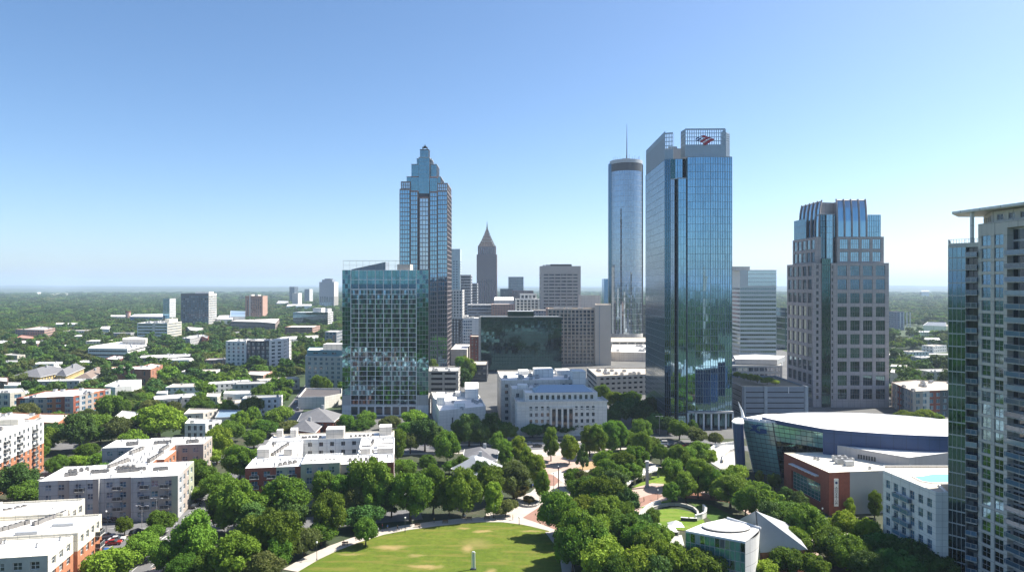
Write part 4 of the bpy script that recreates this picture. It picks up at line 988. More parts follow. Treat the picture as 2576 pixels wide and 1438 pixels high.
# ------------------------------------------------------------------ the town behind the park
def WSp(**k): return WS(**k)
w_small = WS(cw=3.4, rh=3.2, ww=1.5, wh=1.7, sill=.9, frame=FRAME_W)
w_office = WS(cw=3.0, rh=3.7, ww=2.2, wh=2.2, sill=.9, glass=WGB, frame=METAL, depth=.3)
w_band = WS(kind='band', rh=3.8, wh=1.9, sill=1.0, mar=1.0, glass=WGD, frame=METAL, depth=.35, nm='window_band', base=.5, top=1.2)
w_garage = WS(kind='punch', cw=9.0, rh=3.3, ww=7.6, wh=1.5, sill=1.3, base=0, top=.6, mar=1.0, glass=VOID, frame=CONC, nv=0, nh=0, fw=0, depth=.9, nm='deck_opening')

# white neoclassical courthouse: lower front with pilasters, attic storey, blue roof, taller rear wings
f7 = frame((2.5, 346), 4.0)
b = Bld('courthouse', 'large white stone courthouse with rows of paired windows and a glazed blue roof ridge', 'courthouse', f7(22,15))
wc = WS(cw=2.86, rh=3.25, ww=1.45, wh=1.85, sill=.8, base=2.5, top=1.6, mar=5.5, glass=WGD, frame=FRAME_W, nv=1, nh=0, fw=.07, depth=.45,
        skip=lambda i, j, nc, nr: (4 <= i <= 7 and j in (1, 2, 3)) )
we = WS(cw=2.4, rh=3.25, ww=1.5, wh=1.85, sill=.8, base=2.5, top=1.6, mar=.8, glass=WGD, frame=FRAME_W, nv=1, fw=.07, depth=.45)
b.block(fr_rect(f7, 0, 45.3, 0, 14), 0, 17.2, STONEW, wc, ROOF_W, .8)
for k in range(4):      # the tall openings between the pilasters
    a = 5.5+2.858*(4+k)+1.43; o = MB(); p = f7(a, -.28); ux = (math.cos(R(4)), math.sin(R(4))); o.obox((p[0],p[1],9.3), ux, (.85,.1,4.3), WGD); o.obox((p[0],p[1],9.3), ux, (.06,.16,4.3), METALD)
    for zz_ in (7.2, 10.4): o.obox((p[0],p[1],zz_), ux, (.85,.15,.08), METALD)
    o.build('tall_window', b.root)
pl = b.part('pilaster')
for k in range(5): p = f7(5.5+2.858*(4+k), -.45); o = MB(); o.obox((p[0],p[1],9.2), (math.cos(R(4)), math.sin(R(4))), (.5,.4,5.0), STONEW); o.obox((p[0],p[1],14.4), (math.cos(R(4)), math.sin(R(4))), (.7,.5,.25), STONEW); o.build('pilaster', b.root)
del b.parts['pilaster']
for z_, d_, h_ in ((17.3,.5,.3),(13.9,.25,.22),(4.1,.2,.2)):
    for (p, q) in ((f7(-.0,-.0), f7(45.3,0)), (f7(0,14), f7(0,0)), (f7(45.3,0), f7(45.3,14))):
        P_, Q_ = Vector(p), Vector(q); u_ = (Q_-P_).normalized(); n_ = Vector((u_.y,-u_.x)); c = (P_+Q_)/2+n_*d_/2
        b.part('cornice').obox((c.x,c.y,z_), (u_.x,u_.y), ((Q_-P_).length/2+d_,d_/2+.02,h_), STONEW)
b.block(fr_rect(f7, 4.2, 41.0, 2.6, 20), 16.4, 21.4, STONEW, WS(cw=2.9, rh=3.6, ww=1.5, wh=2.0, sill=1.0, base=.4, top=.5, mar=1.5, glass=WGD, frame=FRAME_W, depth=.35), ROOF_W, .4, notfoot=True, roofname='attic_roof')
m = MB(); z0_, z1_ = 21.45, 24.4
def fz(a, bb, z): p = f7(a, bb); return (p[0], p[1], z)
SKYL = MG('skylight_blue_glass', (.34,.46,.56), .4)
m.face([fz(9,3.2,z0_), fz(39,3.2,z0_), fz(35,10,z1_), fz(13,10,z1_)], SKYL); m.face([fz(39,3.2,z0_), fz(39,17,z0_), fz(35,10,z1_)], SKYL); m.face([fz(39,17,z0_), fz(9,17,z0_), fz(13,10,z1_), fz(35,10,z1_)], SKYL); m.face([fz(9,17,z0_), fz(9,3.2,z0_), fz(13,10,z1_)], SKYL)
m.build('glazed_roof', b.root)
wl = WS(cw=3.6, rh=3.6, ww=1.7, wh=2.0, sill=.9, base=1, top=1.5, mar=1.2, glass=WGD, frame=FRAME_W, depth=.4)
b.block(fr_rect(f7, -1.5, 26, 15, 34), 0, 21.6, BEIGE, wl, ROOF_W, .8, roofname='rear_roof')
b.block(fr_rect(f7, -6, 42, 34.2, 78), 0, 23.6, BEIGE, wl, ROOF_W, .9, roofname='rear_roof')
for (a0, a1, b0, b1, z, h) in ((14,25,52,62,23,4.2),(33,40,30,42,21,7.5),(2,7,18,24,21,2.2),(28,36,60,70,23,2.5),(6,12,64,72,23,2)):
    o = MB(); o.prism(fr_rect(f7, a0, a1, b0, b1), z-1.5, z+h, WHITER, ROOF_W); o.build('plant_room', b.root)
b.units(ccw(fr_rect(f7, -4, 40, 36, 76)), 22.8, 16, 2, (2.6,2,1.5)); b.units(ccw(fr_rect(f7, 1, 24, 22, 32)), 20.9, 8, 3, (2,1.6,1.2))
b.finish()

# plain white concrete hall to its left
b = Bld('concrete_hall', 'nearly windowless pale concrete building with cluttered white roof left of the white courthouse', 'building', (-28,370))
q = [gp(*Y2(80,1085),12.5), gp(*Y2(140,1225),12.5), gp(*Y2(485,1190),12.5), gp(*Y2(420,1085),12.5)]
wsl = WS(cw=13, rh=11, ww=1.0, wh=6.5, sill=1.5, base=.6, top=1, mar=1.5, glass=WGD, frame=METAL, depth=.3, nh=3)
b.block(q, 0, 12.5, STONEW, wsl, ROOF_W, .7)
for (x0, x1, y0, y1, h) in ((120,180,1130,1175,3.4),(330,430,1075,1130,5),(250,330,1180,1195,1.6),(260,300,1095,1110,1.5)):
    o = MB(); o.prism(ccw([gp(*Y2(x0,y1),12.5), gp(*Y2(x1,y1),12.5), gp(*Y2(x1,y0),12.5), gp(*Y2(x0,y0),12.5)]), 11.6, 12.5+h, WHITER, ROOF_W); o.build('plant_room', b.root)
b.units(ccw(q), 11.8, 9, 8, (2,1.6,1.2)); b.finish()

# parking decks
b = Bld('parking_deck', 'pale concrete parking deck with long dark openings directly right of the glass hotel', 'parking garage', (-46,485))
q = [gp(*Y2(62,970),17.8), gp(*Y2(258,965),17.8), gp(*Y2(294,960),17.8), gp(*Y2(255,915),17.8), gp(*Y2(62,915),17.8)]
b.block([xd(1078,468), xd(1153,468), xd(1158,492), xd(1080,494)], 0, 18.0, CONC, w_garage, ROOF_W, .9)
b.units([xd(1085,470), xd(1150,470), xd(1150,490), xd(1085,490)], 17.2, 7, 4, (2.4,1.8,1.3)); b.finish()
b = Bld('parking_deck', 'wide pale parking deck with small square openings between the white courthouse and bank tower', 'parking garage', (90,490))
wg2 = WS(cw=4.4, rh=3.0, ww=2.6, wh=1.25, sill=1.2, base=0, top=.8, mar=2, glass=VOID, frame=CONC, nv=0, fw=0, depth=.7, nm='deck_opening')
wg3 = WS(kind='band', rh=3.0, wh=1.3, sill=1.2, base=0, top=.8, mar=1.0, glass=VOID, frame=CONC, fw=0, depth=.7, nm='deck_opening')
b.block([xd(1501,470), xd(1640,482), xd(1640,520), xd(1476,521)], 0, 14.2, CONC, wg2, ROOF_T, .9, faces={3:(wg3,None)}); b.units([xd(1510,476), xd(1610,486), xd(1610,510), xd(1500,510)], 13.4, 14, 5, (2.6,2,1.4)); b.finish()
b = Bld('parking_deck', 'slate blue banded parking deck with a planted roof garden behind the oval aquarium', 'parking garage', (155,425))
f32 = [(133.0,402),(171.0,402),(171,450),(133,450)]
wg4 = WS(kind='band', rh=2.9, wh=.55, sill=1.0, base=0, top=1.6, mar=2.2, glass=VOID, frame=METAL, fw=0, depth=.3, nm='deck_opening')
b.block(f32, 0, 17.0, SLATE, wg4, M('roof_garden_soil', (.20,.17,.12), .95), .9, faces={3:(wg4, None)})
for x in (134.0, 146.6, 170.2): b.part('corner_pier').box(x-.9 if x > 135 else x, x+.9, 401.6, 402.0, 0, 17.1, M('pier_blue_grey', (.33,.38,.42), .6))
b.part('corner_pier').box(159.6, 160.0, 401.7, 401.95, 13, 16.5, WHITEM)
b.finish()
b = Bld('convention_podium', 'low glassy podium with curved roofs between the green office slab and the granite tower', 'hall', (150,520))
b.block([xd(1838,490), xd(1968,490), xd(1968,540), xd(1838,540)], 0, 19, M('podium_panel', (.42,.46,.48), .6), WS(cw=4, rh=4.5, ww=3.2, wh=2.6, sill=1, glass=G_GREY, frame=METAL, depth=.25), ROOF_G, .6)
b.part('roof').prism([xd(1850,500), xd(1955,497), xd(1975,522), xd(1900,534), xd(1845,525)], 18.8, 22.5, METAL, ROOF_W); b.finish()

# tower hotel podiums and slabs
b = Bld('hotel_podium', 'low cream podium with flat terraces at the foot of the round mirror-glass tower', 'podium', (150,800))
b.block([xd(1537,800), xd(1640,800), xd(1640,870), xd(1535,870)], 0, 11, CREAM, w_garage, ROOF_T, .8); b.block([xd(1537,700), xd(1640,690), xd(1640,790), xd(1540,790)], 0, 9.0, BEIGE, None, ROOF_W, .8, roofname='terrace_roof')
b.units([xd(1550,700), xd(1630,700), xd(1630,780), xd(1550,780)], 8.2, 9, 6, (4,3,2)); b.finish()
w_egg = WS(cw=3.5, rh=3.45, ww=2.5, wh=2.5, sill=.5, base=1, top=1.2, mar=.6, glass=WG, frame=TAUPE, nv=1, fw=.05, depth=.6)
b = Bld('grid_hotel_slab', 'tan hotel slab with egg-crate windows and blank side wing, left of the round tower', 'hotel', (65,680))
TANW = joints(M('tan_precast', (.56,.46,.36), .85, .08, .1, streak=.2), 3.5, 3.45, .7)
b.block([xd(1378,660), xd(1497,660), xd(1497,690), xd(1380,690)], 0, zv(776,660), TANW, w_egg, ROOF_T, .8)
b.block([xd(1497.5,657), xd(1537,657), xd(1535,700), xd(1497.5,700)], 0, zv(766,657), M('tan_concrete', (.58,.50,.41), .85, .06, .1), None, ROOF_T, .8)
b.part('wall_joint').box(xd(1508,656.9)[0]-.4, xd(1508,656.9)[0]+.4, 656.8, 657.0, 0, zv(770,657), GREYR)
b.units([xd(1385,665), xd(1490,665), xd(1490,686), xd(1385,686)], zv(776,660)-.8, 8, 9, (3,2,1.6)); b.finish()
simple('concrete_block', 'blank tan rooftop block rising behind the egg-crate hotel slab', 1455, 1511, 743, 720, 30, BEIGE, None, 'building')
DG = MG('glass_black_green', (.045,.10,.11), .05)
b = Bld('dark_glass_office', 'black-green mirrored office block with a small raised box on top, centre of the skyline', 'office block', (5,625))
x0, x1 = xd(1210,608)[0], xd(1413,608)[0]; zt = zv(797,608); foot(rect(x0,x1,608,640))
b.block(rect(x0+.2,x1-.2,608.3,640), 0, zt-.2, DG, None, METAL, .3, notfoot=True)
for (a, c) in ((0,.332),(.340,.66),(.668,1)):
    for k in range(2): b.curtain((x0+(x1-x0)*(a+(c-a)*k/2),608), (x0+(x1-x0)*(a+(c-a)*(k+1)/2),608), 0, zt, 2.6, 3.3, DG, METALD, .05, .05, .012, hb=.12, seed=30+k)
b.part('glass_wall').box(xd(1277,608)[0], xd(1343,608)[0], 610, 630, zt-.3, zv(783,608), DG, METAL); b.wall.box(x0-2.2, x0, 610, 640, 0, zt-.5, BEIGE, ROOF_G); b.part('roof_edge').box(x0-2.2, x1+.3, 607.7, 608.2, zt-.2, zt+.5, CONC)
b.finish()
b = simple('small_dark_deck', 'small dark office block with tan roof just left of the black-green mirrored block', 1173, 1228, 917, 545, 30, DARKR, WS(kind='band', rh=3.6, wh=1.5, sill=1, glass=WGD, frame=METALD, depth=.3, nm='window_band'), 'office block', ROOF_T)
# the green office slab right of the bank tower
b = simple('striped_office_slab', 'pale green office slab with horizontal window stripes right of the blue bank tower', 1838, 1953, 679, 705, 30, M('pale_green_panel', (.50,.54,.53), .6, .05, .2),
       WS(kind='band', rh=4.1, wh=1.9, sill=1.2, mar=.3, glass=MG('glass_office_band', (.20,.26,.28), .06), frame=METAL, depth=.2, nm='window_band', base=2, top=17), fin=False)
for k in range(4): b.part('glass_top').box(b.x0+8, b.x1-.1, 704.85, 704.95, b.z-16+k*4, b.z-16+k*4+3.6, G_PALE)
b.part('glass_top').box(b.x0+8, b.x1+.05, 704.7, 704.85, b.z-.6, b.z, METAL)
m = MB(); m.box(xd(1838,705)[0], xd(1888,705)[0], 707, 722, b.z-.5, zv(670,705), BEIGE, RED_T); m.build('plant_room', b.root); b.finish()
simple('dark_blue_office', 'low dark blue glass office seen between the striped slab and the granite tower', 1951, 1992, 775, 820, 30, G_BLUED, WS(kind='band', rh=7, wh=1.0, sill=3, glass=METAL, frame=METAL, depth=.1, nm='floor_band'), 'office block')
# far centre
b = simple('striped_beige_tower', 'big square grey-beige tower with stacked window stripes in the middle distance', 1357, 1461, 669, 900, 40, M('beige_aggregate', (.42,.39,.36), .85, .05, .2), WS(kind='band', rh=4.2, wh=1.9, sill=1, mar=4, glass=WGD, frame=METAL, depth=.7, nm='window_band', base=2, top=9), fin=False)
for k in (.2,.35,.5,.65,.8,.93): b.part('wall_pier').box(b.x0+(b.x1-b.x0)*k-.5, b.x0+(b.x1-b.x0)*k+.5, 899.4, 900.3, 0, b.z-6, M('beige_aggregate', (.42,.39,.36)))
penthouse(b, .25, .78, .1, .6, 2.5, METALD); b.units(rect(b.x0+2,b.x1-2,903,936), b.z-.7, 14, 4, (4,3,2.6)); b.finish()
b = simple('pencil_tower', 'slender reddish-brown tower with a lattice pyramid top and needle spire', 1199, 1251, 640, 1500, 42, M('red_brown_granite', (.21,.155,.16), .7, .06, .1), WS(cw=4.6, rh=300, ww=2.2, wh=190, sill=2, base=2, top=6, mar=1.0, glass=MG('glass_bronze', (.16,.15,.18), .1), frame=METALD, nv=0, nh=40, fw=.2, depth=.8, nm='window_strip'), 'skyscraper', fin=False)
xc = (b.x0+b.x1)/2; yc = 1521; z0_ = b.z
b.block(rect(b.x0+2.5, b.x1-2.5, 1503, 1539), z0_-2, zv(618,1500), M('red_brown_granite', (.21,.155,.16)), WS(cw=4.6, rh=18, ww=2.2, wh=14, sill=2, base=1, top=1, mar=1, glass=MG('glass_bronze', (.16,.15,.18), .1), frame=METALD, nv=0, fw=.2, depth=.8, nm='window_strip'), METAL, .5, notfoot=True, roofname='crown_base')
z1_ = zv(618,1500); z2_ = zv(577,1500); z3_ = zv(555,1500); hw = (b.x1-b.x0)/2-4
sp = b.part('lattice_pyramid'); LATT = M('lattice_bronze', (.30,.22,.18), .5, .08, .3, .4)
for s in range(4):
    c0 = [(-1,-1),(1,-1),(1,1),(-1,1)][s]; c1 = [(-1,-1),(1,-1),(1,1),(-1,1)][(s+1)%4]
    for k in range(7):
        t = k/6; px_, py_ = c0[0]*(1-t)+c1[0]*t, c0[1]*(1-t)+c1[1]*t; sp.tube([(xc+px_*hw, yc+py_*hw, z1_), (xc+px_*hw*.62, yc+py_*hw*.62, z1_+(z2_-z1_)*.35), (xc+px_*1.2, yc+py_*1.2, z2_+3)], .55, LATT, 4)
    for k in range(8):
        f_ = 1-k/8*.94; zz_ = z1_+(z2_-z1_)*k/8*1.02; sp.tube([(xc+c0[0]*hw*f_, yc+c0[1]*hw*f_, zz_), (xc+c1[0]*hw*f_, yc+c1[1]*hw*f_, zz_)], .45, LATT, 4)
m = MB()
for k in range(6): f_ = .8*(1-k/6); m.box(xc-hw*f_, xc+hw*f_, yc-hw*f_, yc+hw*f_, z1_+(z2_-z1_)*k/6, z1_+(z2_-z1_)*(k+.7)/6, LATT)
m.build('pyramid_core', b.root)
m = MB(); m.tube([(xc,yc,z2_),(xc,yc,z2_+8),(xc,yc,z3_)], [2.2,1.2,.3], METALD, 6); m.build('spire', b.root); b.finish()
b = simple('blue_grey_tower', 'slim pale blue-grey tower standing directly behind the stepped glass tower', 1126, 1161, 626, 1100, 30, M('blue_grey_panel', (.42,.50,.54), .6), WS(cw=4.2, rh=4, ww=2.4, wh=2.2, sill=1, base=30, top=18, mar=3, glass=WGB, frame=METAL, nv=0, fw=.1), 'skyscraper')
simple('white_grid_block', 'white gridded mid-rise block at the right foot of the stepped glass tower', 1124, 1168, 729, 800, 30, M('white_precast', (.58,.56,.53), .8, .05), WS(cw=3.2, rh=3.3, ww=1.8, wh=1.9, sill=.8, base=2, top=1, mar=.6, glass=WG, frame=METAL, nv=0, fw=.06), 'office block')
simple('narrow_grey_tower', 'narrow grey tower with white edge piers left of the slender reddish tower', 1158, 1188, 691, 950, 30, M('grey_precast', (.30,.31,.33), .8, .05), w_band, 'office tower')
simple('low_grey_tower', 'small grey banded block tucked beside the slender reddish tower', 1186, 1203, 712, 1000, 30, M('grey_precast', (.30,.31,.33)), w_band, 'office block')
simple('striped_low_office', 'low white and dark striped office in front of the slender reddish tower', 1175, 1242, 766, 900, 40, GREYR, WS(kind='band', rh=4, wh=1.9, sill=1, mar=1, glass=WGD, frame=WHITEM, depth=.4, nm='window_band'), 'office block', ROOF_W)
simple('pink_brick_block', 'low pinkish brick block in front of the slender reddish tower', 1236, 1294, 765, 880, 40, M('pink_brick', (.42,.27,.21), .85, .12), w_small, 'building', ROOF_W)
b = simple('vaulted_hall', 'white barrel-roofed hall above the low pinkish brick block', 1243, 1292, 757, 960, 30, WHITER, None, 'hall', ROOF_W, fin=False)
m = MB(); m.prism([(b.x0,960),(b.x1,960),(b.x1,990),(b.x0,990)], b.z-.6, [b.z+1,b.z+1,b.z+5,b.z+5], WHITER, ROOF_W); m.build('vault_roof', b.root); b.finish()
b = simple('colonnade_office', 'white office with tall dark bays and rounded top centre, below the striped beige tower', 1296, 1357, 752, 1000, 40, WHITER, WS(cw=5.2, rh=4.2, ww=3.6, wh=3.0, sill=.8, base=1, top=1, mar=1.5, glass=WGD, frame=METALD, nv=0, fw=.1, depth=.6), 'office block', ROOF_W, fin=False)
b.block(rect(b.x0+7, b.x1-4, 1004, 1036), b.z-1, b.z+7.5, WHITER, WS(cw=5.2, rh=6, ww=3.4, wh=3.2, sill=1.5, glass=WGD, frame=METALD, nv=0, depth=.5), ROOF_W, .5, notfoot=True, roofname='upper_roof'); b.finish()
simple('grey_office', 'grey mid-rise office between the colonnaded office and the striped beige tower', 1337, 1390, 780, 780, 30, GREYR, w_office, 'office block', ROOF_T)
simple('orange_edge_block', 'narrow salmon block left of the egg-crate hotel slab', 1373, 1392, 775, 730, 25, M('pink_brick', (.42,.27,.21)), None, 'building', ROOF_T)
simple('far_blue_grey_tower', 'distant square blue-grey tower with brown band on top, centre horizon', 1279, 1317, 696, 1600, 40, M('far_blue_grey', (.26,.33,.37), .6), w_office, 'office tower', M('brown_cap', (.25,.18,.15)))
simple('dark_mauve_block', 'distant dark teal block left below the square blue-grey tower', 1258, 1291, 726, 1350, 40, M('dark_teal_panel', (.12,.17,.19), .5), w_band, 'office block')
simple('mauve_office', 'distant mauve brick office with sloping top right of the slender reddish tower', 1288, 1342, 731, 1300, 40, M('mauve_brick', (.25,.16,.17), .8), w_band, 'office block')
simple('domed_civic_block', 'faint pale civic block on the horizon right of the striped beige tower', 1461, 1488, 744, 1500, 40, M('far_grey_stone', (.38,.40,.42)), None, 'building')
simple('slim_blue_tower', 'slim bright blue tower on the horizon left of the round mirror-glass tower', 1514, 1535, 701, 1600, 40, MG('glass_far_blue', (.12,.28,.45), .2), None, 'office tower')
b = simple('white_hospital_block', 'white and blue modern block in front of the low striped offices', 1136, 1210, 800, 800, 30, WHITER, WS(cw=2.6, rh=3.6, ww=1.9, wh=2.4, sill=.6, base=1, top=2, mar=9, glass=WGB, frame=WHITEM, nv=0, fw=.06, depth=.3), 'building', ROOF_W, fin=False)
penthouse(b, .1, .55, .2, .8, 2.5, WHITER); b.units(rect(b.x0+2,b.x1-2,803,826), b.z-.7, 8, 6, (4,3,2)); b.finish()
simple('small_brick_block', 'small dark red brick block between the stepped tower and the mirrored block', 1182, 1207, 846, 680, 22, BRICKD, w_small, 'building', ROOF_T)
simple('tan_low_hall', 'low tan hall with white roof left of the small dark red brick block', 1134, 1184, 878, 660, 60, BEIGE, None, 'hall', ROOF_W)
simple('side_office', 'dark bronze mid-rise glimpsed between the round tower and the bank tower', 1612, 1634, 768, 960, 40, M('bronze_panel', (.16,.14,.13)), w_band, 'office block')
# blue-glass hotel left of the glass hotel tower
b = Bld('teal_capped_hotel', 'mid-rise grey hotel with blue-teal top storey at the left foot of the glass hotel tower', 'hotel', (-135,505))
b.block([xd(768,493), xd(862,488), xd(862,515), xd(776,520)], 0, 25.5, M('grey_green_panel', (.33,.37,.38), .7, .06, .2, streak=.2), WS(cw=4.4, rh=3.1, ww=2.2, wh=1.9, sill=.7, base=3, top=.6, mar=1, glass=WGB, frame=METAL, fw=.07, depth=.3), ROOF_W, 0)
b.block([xd(772,494), xd(862,489.5), xd(862,514), xd(779,518)], 25.5, 29.6, M('teal_metal', (.09,.22,.28), .4, .1), WS(cw=8, rh=4, ww=4, wh=1.2, sill=1.4, base=.2, top=.4, mar=3, glass=WGD, frame=METAL), ROOF_W, .6, notfoot=True, roofname='upper_roof')
o = MB(); o.box(-135, -121, 497, 508, 29, 33.4, BEIGE, ROOF_W); o.build('plant_room', b.root); b.finish()
b = Bld('terrace_hall', 'low pale hall with dark roof deck below the teal-capped hotel', 'hall', (-122,425))
b.block([gp(*Z6(815,1275),7.5), gp(*Z6(1078,1272),7.5), gp(*Z6(1250,1240),7.5), gp(*Z6(1250,1190),7.5), gp(*Z6(890,1185),7.5)], 0, 7.5, STONEW, None, M('dark_deck', (.10,.09,.09)), 1.0); b.finish()

# park-side houses with hipped shingle roofs
def hip(name, label, corners, h, rise, wallm, roofm, cat='house', ov=.8, ws=None, group=None):
    q = ccw(corners); c = (sum(p[0] for p in q)/4, sum(p[1] for p in q)/4); b = Bld(name, label, cat, c, group)
    b.block(q, 0, h, wallm, ws or w_small, par=0, roofname='ceiling_slab'); e = inset(q, -ov); L0 = (Vector(e[1])-Vector(e[0])).length; L1 = (Vector(e[2])-Vector(e[1])).length
    if L0 < L1: e = e[1:]+e[:1]; L0, L1 = L1, L0
    a, c2 = (Vector(e[0])+Vector(e[3]))/2, (Vector(e[1])+Vector(e[2]))/2; u_ = (c2-a).normalized(); k = min(L1*.5, L0*.45); a = a+u_*k; c2 = c2-u_*k; r = b.part('hip_roof'); z = h; Z_ = h+rise
    r.face([(e[0][0],e[0][1],z),(e[1][0],e[1][1],z),(c2.x,c2.y,Z_),(a.x,a.y,Z_)], roofm); r.face([(e[2][0],e[2][1],z),(e[3][0],e[3][1],z),(a.x,a.y,Z_),(c2.x,c2.y,Z_)], roofm)
    r.face([(e[1][0],e[1][1],z),(e[2][0],e[2][1],z),(c2.x,c2.y,Z_)], roofm); r.face([(e[3][0],e[3][1],z),(e[0][0],e[0][1],z),(a.x,a.y,Z_)], roofm)
    r.face([(p[0],p[1],z-.05) for p in reversed(e)], wallm)
    for i in range(4): p, q2 = Vector(e[i]), Vector(e[(i+1)%4]); u2 = (q2-p); L = u2.length; u2 /= L; c3 = (p+q2)/2; b.part('eave').obox((c3.x,c3.y,z-.1), (u2.x,u2.y), (L/2,.12,.14), WHITEP)
    o = MB(); o.box(c[0]+1, c[0]+2.2, c[1]+1, c[1]+2.2, h+rise*.3, h+rise+1.2, METAL); o.build('chimney', b.root)
    b.finish(); return b
hip('park_pavilion', 'grey shingle hip-roofed pavilion among the trees behind the lawn', [gp(*Z4(60,540),4.5), gp(*Z4(300,600),4.5), gp(*Z4(470,520),4.5), gp(*Z4(200,440),4.5)], 4.5, 4.2, BEIGE, M('light_grey_shingle', (.33,.35,.37)), 'pavilion')
hip('park_pavilion', 'darker grey shingle pavilion roof behind the first one, nearest the courthouse trees', [gp(*Z4(160,455),5.0), gp(*Z4(420,470),5.0), gp(*Z4(440,385),5.0), gp(*Z4(170,380),5.0)], 5.0, 3.0, BEIGE, SHING, 'pavilion')
hip('brick_church_hall', 'red brick hall with large grey shingle hip roof below the glass hotel', [gp(*Z3(655,130),7), gp(*Z3(950,135),7), gp(*Z3(1020,75),7), gp(*Z3(690,65),7)], 7, 5.0, BRICKR, SHING, 'hall')
hip('shingle_annex', 'lower grey shingle hip-roofed annex in front of the red brick hall', [gp(*Z3(600,200),5), gp(*Z3(790,225),5), gp(*Z3(850,165),5), gp(*Z3(620,135),5)], 5, 3.4, BRICKR, SHING, 'hall')

# ---- courtyard apartments beside the park
f16 = frame((-89.4,233), 9.3)
b = Bld('courtyard_apartments', 'four-storey brick and white apartments around a courtyard, just behind the lawn trees', 'apartment building', f16(24,26))
def m16(x, z): return BRICKR if (x % 17 < 11) else (OLIVER if x % 17 < 14 else TAUPE)
w16 = WS(cw=4.1, rh=3.3, ww=2.1, wh=2.0, sill=.6, base=.5, top=.6, mar=.9, glass=WGB, frame=FRAME_W, nv=1, nh=1, fw=.1, depth=.35)
w16b = WS(cw=4.1, rh=3.3, ww=1.5, wh=1.7, sill=.9, base=.5, top=.6, mar=.9, glass=WGD, frame=FRAME_W, depth=.3)
b.block(fr_rect(f16, 0, 18, 0, 13), 0, 14, m16, w16, ROOF_W, .5, cap=WHITER); b.block(fr_rect(f16, 18.1, 31, -.8, 13), 0, 14.9, lambda x, z: OLIVER if (x < 3 or x > 10) else TAUPE, w16, ROOF_W, .5, cap=WHITER)
b.block(fr_rect(f16, 31.1, 49, .3, 13), 0, 14, lambda x, z: TAUPE if x < 5 else BRICKR, w16, ROOF_W, .5, cap=WHITER)
b.block(fr_rect(f16, 0.3, 13.5, 13.05, 41), 0, 13.9, WHITER, w16b, ROOF_W, .5); b.block(fr_rect(f16, 36, 49.2, 13.05, 41), 0, 13.8, WHITER, w16b, ROOF_W, .5)
b.block(fr_rect(f16, .2, 49, 41.05, 53), 0, 14.2, CREAM, w16b, ROOF_W, .5, faces={0:(w16b, WHITER)})
for (a0,a1,b0,b1,h) in ((2,4.2,49,52,2.6),(7.5,10,48,52.5,2.8),(22,29,43,50,3.4),(43,48,46,52,3.2),(.8,5,16,22,2.6),(9.5,12.5,18,21,1.8),(43,48.5,16,19,1.3),(43,48.5,20.5,23,1.3),(43,48.5,25,28,1.3),(37,40.5,16,19,1.4),(37,40.5,22,25,1.4)):
    o = MB(); o.prism(fr_rect(f16, a0, a1, b0, b1), 13.2, 14+h, BEIGE, ROOF_W); o.build('stair_head', b.root)
for (a0,b0,a1,b1,n) in ((5.5,18,8.5,36,11),(3,24,3,38,6),(39,18,41,36,8),(10,3,16,7,4),(20,6,29,6,7),(33,6,44,6,6),(12,46,20,46,6),(31,45,41,46,6)): b.units(None, 13.35, 0, int(a0), (1.1,1.0,1.1), row=[(f16(a0,b0), f16(a1,b1), n)], mat=M('unit_grey', (.22,.21,.20), .6))
UX = (math.cos(R(9.3)), math.sin(R(9.3)))
for q_ in ((1,17,1,12),(32,48,1,12),(1,12,14,40),(37,48,14,40),(3,46,42,52)): b.units(ccw(fr_rect(f16, *q_)), 13.35, 7, int(q_[1]), (.5,.5,.9), name='vent_pipe')
for j in range(1, 4):
    for a in (3.0, 8.5, 15.2, 24.5, 34, 45): balcony(b, f16(a, -.8 if 18 < a < 31 else .2), UX, 3.0, 1.1, 3.3*j+.6, glass=False)
b.finish()
# ---- H-shaped apartments
f15 = frame((-148,217.5), 10)
b = Bld('h_shaped_apartments', 'long low grey and taupe apartments with an H-shaped white roof and rows of air conditioners', 'apartment building', f15(20,30))
def m15(x, z): return [GREYR, TAUPE, OLIVER, TAUPE, M('mauve_render', (.27,.21,.20), .85, .08)][int(x/6.3) % 5]
w15 = WS(cw=3.9, rh=3.3, ww=1.9, wh=1.8, sill=.7, base=.5, top=.6, mar=.8, glass=WGB, frame=FRAME_W, nv=1, nh=1, fw=.09, depth=.3)
for k, (a0, a1, d_) in enumerate(((0,9,0),(9.02,17.5,-.7),(17.52,27,.3),(27.02,41,-.9))): b.block(fr_rect(f15, a0, a1, d_, 17.9), 0, 14+.12*(k%2), m15, w15, ROOF_W, .35, cap=WHITER)
b.block(fr_rect(f15, 13, 27, 18, 45.9), 0, 13.9, BRICK, w15, ROOF_W, .35, cap=WHITER); b.block(fr_rect(f15, 27.02, 29.5, 24, 38), 0, 13.7, BRICK, w15, ROOF_W, .35, cap=WHITER)
b.block(fr_rect(f15, 1, 14, 46, 60), 0, 13.8, GREYR, w15, ROOF_W, .35, cap=WHITER); b.block(fr_rect(f15, 14.02, 27.5, 45.95, 60.4), 0, 14, GREYR, w15, ROOF_W, .35, cap=WHITER); b.block(fr_rect(f15, 27.52, 37, 46.4, 60), 0, 13.9, TAUPE, w15, ROOF_W, .35, cap=WHITER)
UG = M('unit_grey', (.22,.21,.20), .6)
for (a0,b0,a1,b1,n) in ((5,6,8,7,4),(12,8,17,8.5,6),(20,8,28,9.5,10),(31,8,35,8.5,6),(15,14,18,24,7),(25.5,20,26.5,33,9),(15,34,17,42,5),(24.5,36,25,44,5),(18,50,24,51,6),(30,50,34,51,5),(8,50,12,51,4),(18,12,24,12,4),(4,10,10,12,4)): b.units(None, 13.6, 0, int(a0*3), (1.3,1.1,1.2), row=[(f15(a0,b0), f15(a1,b1), n)], mat=UG)
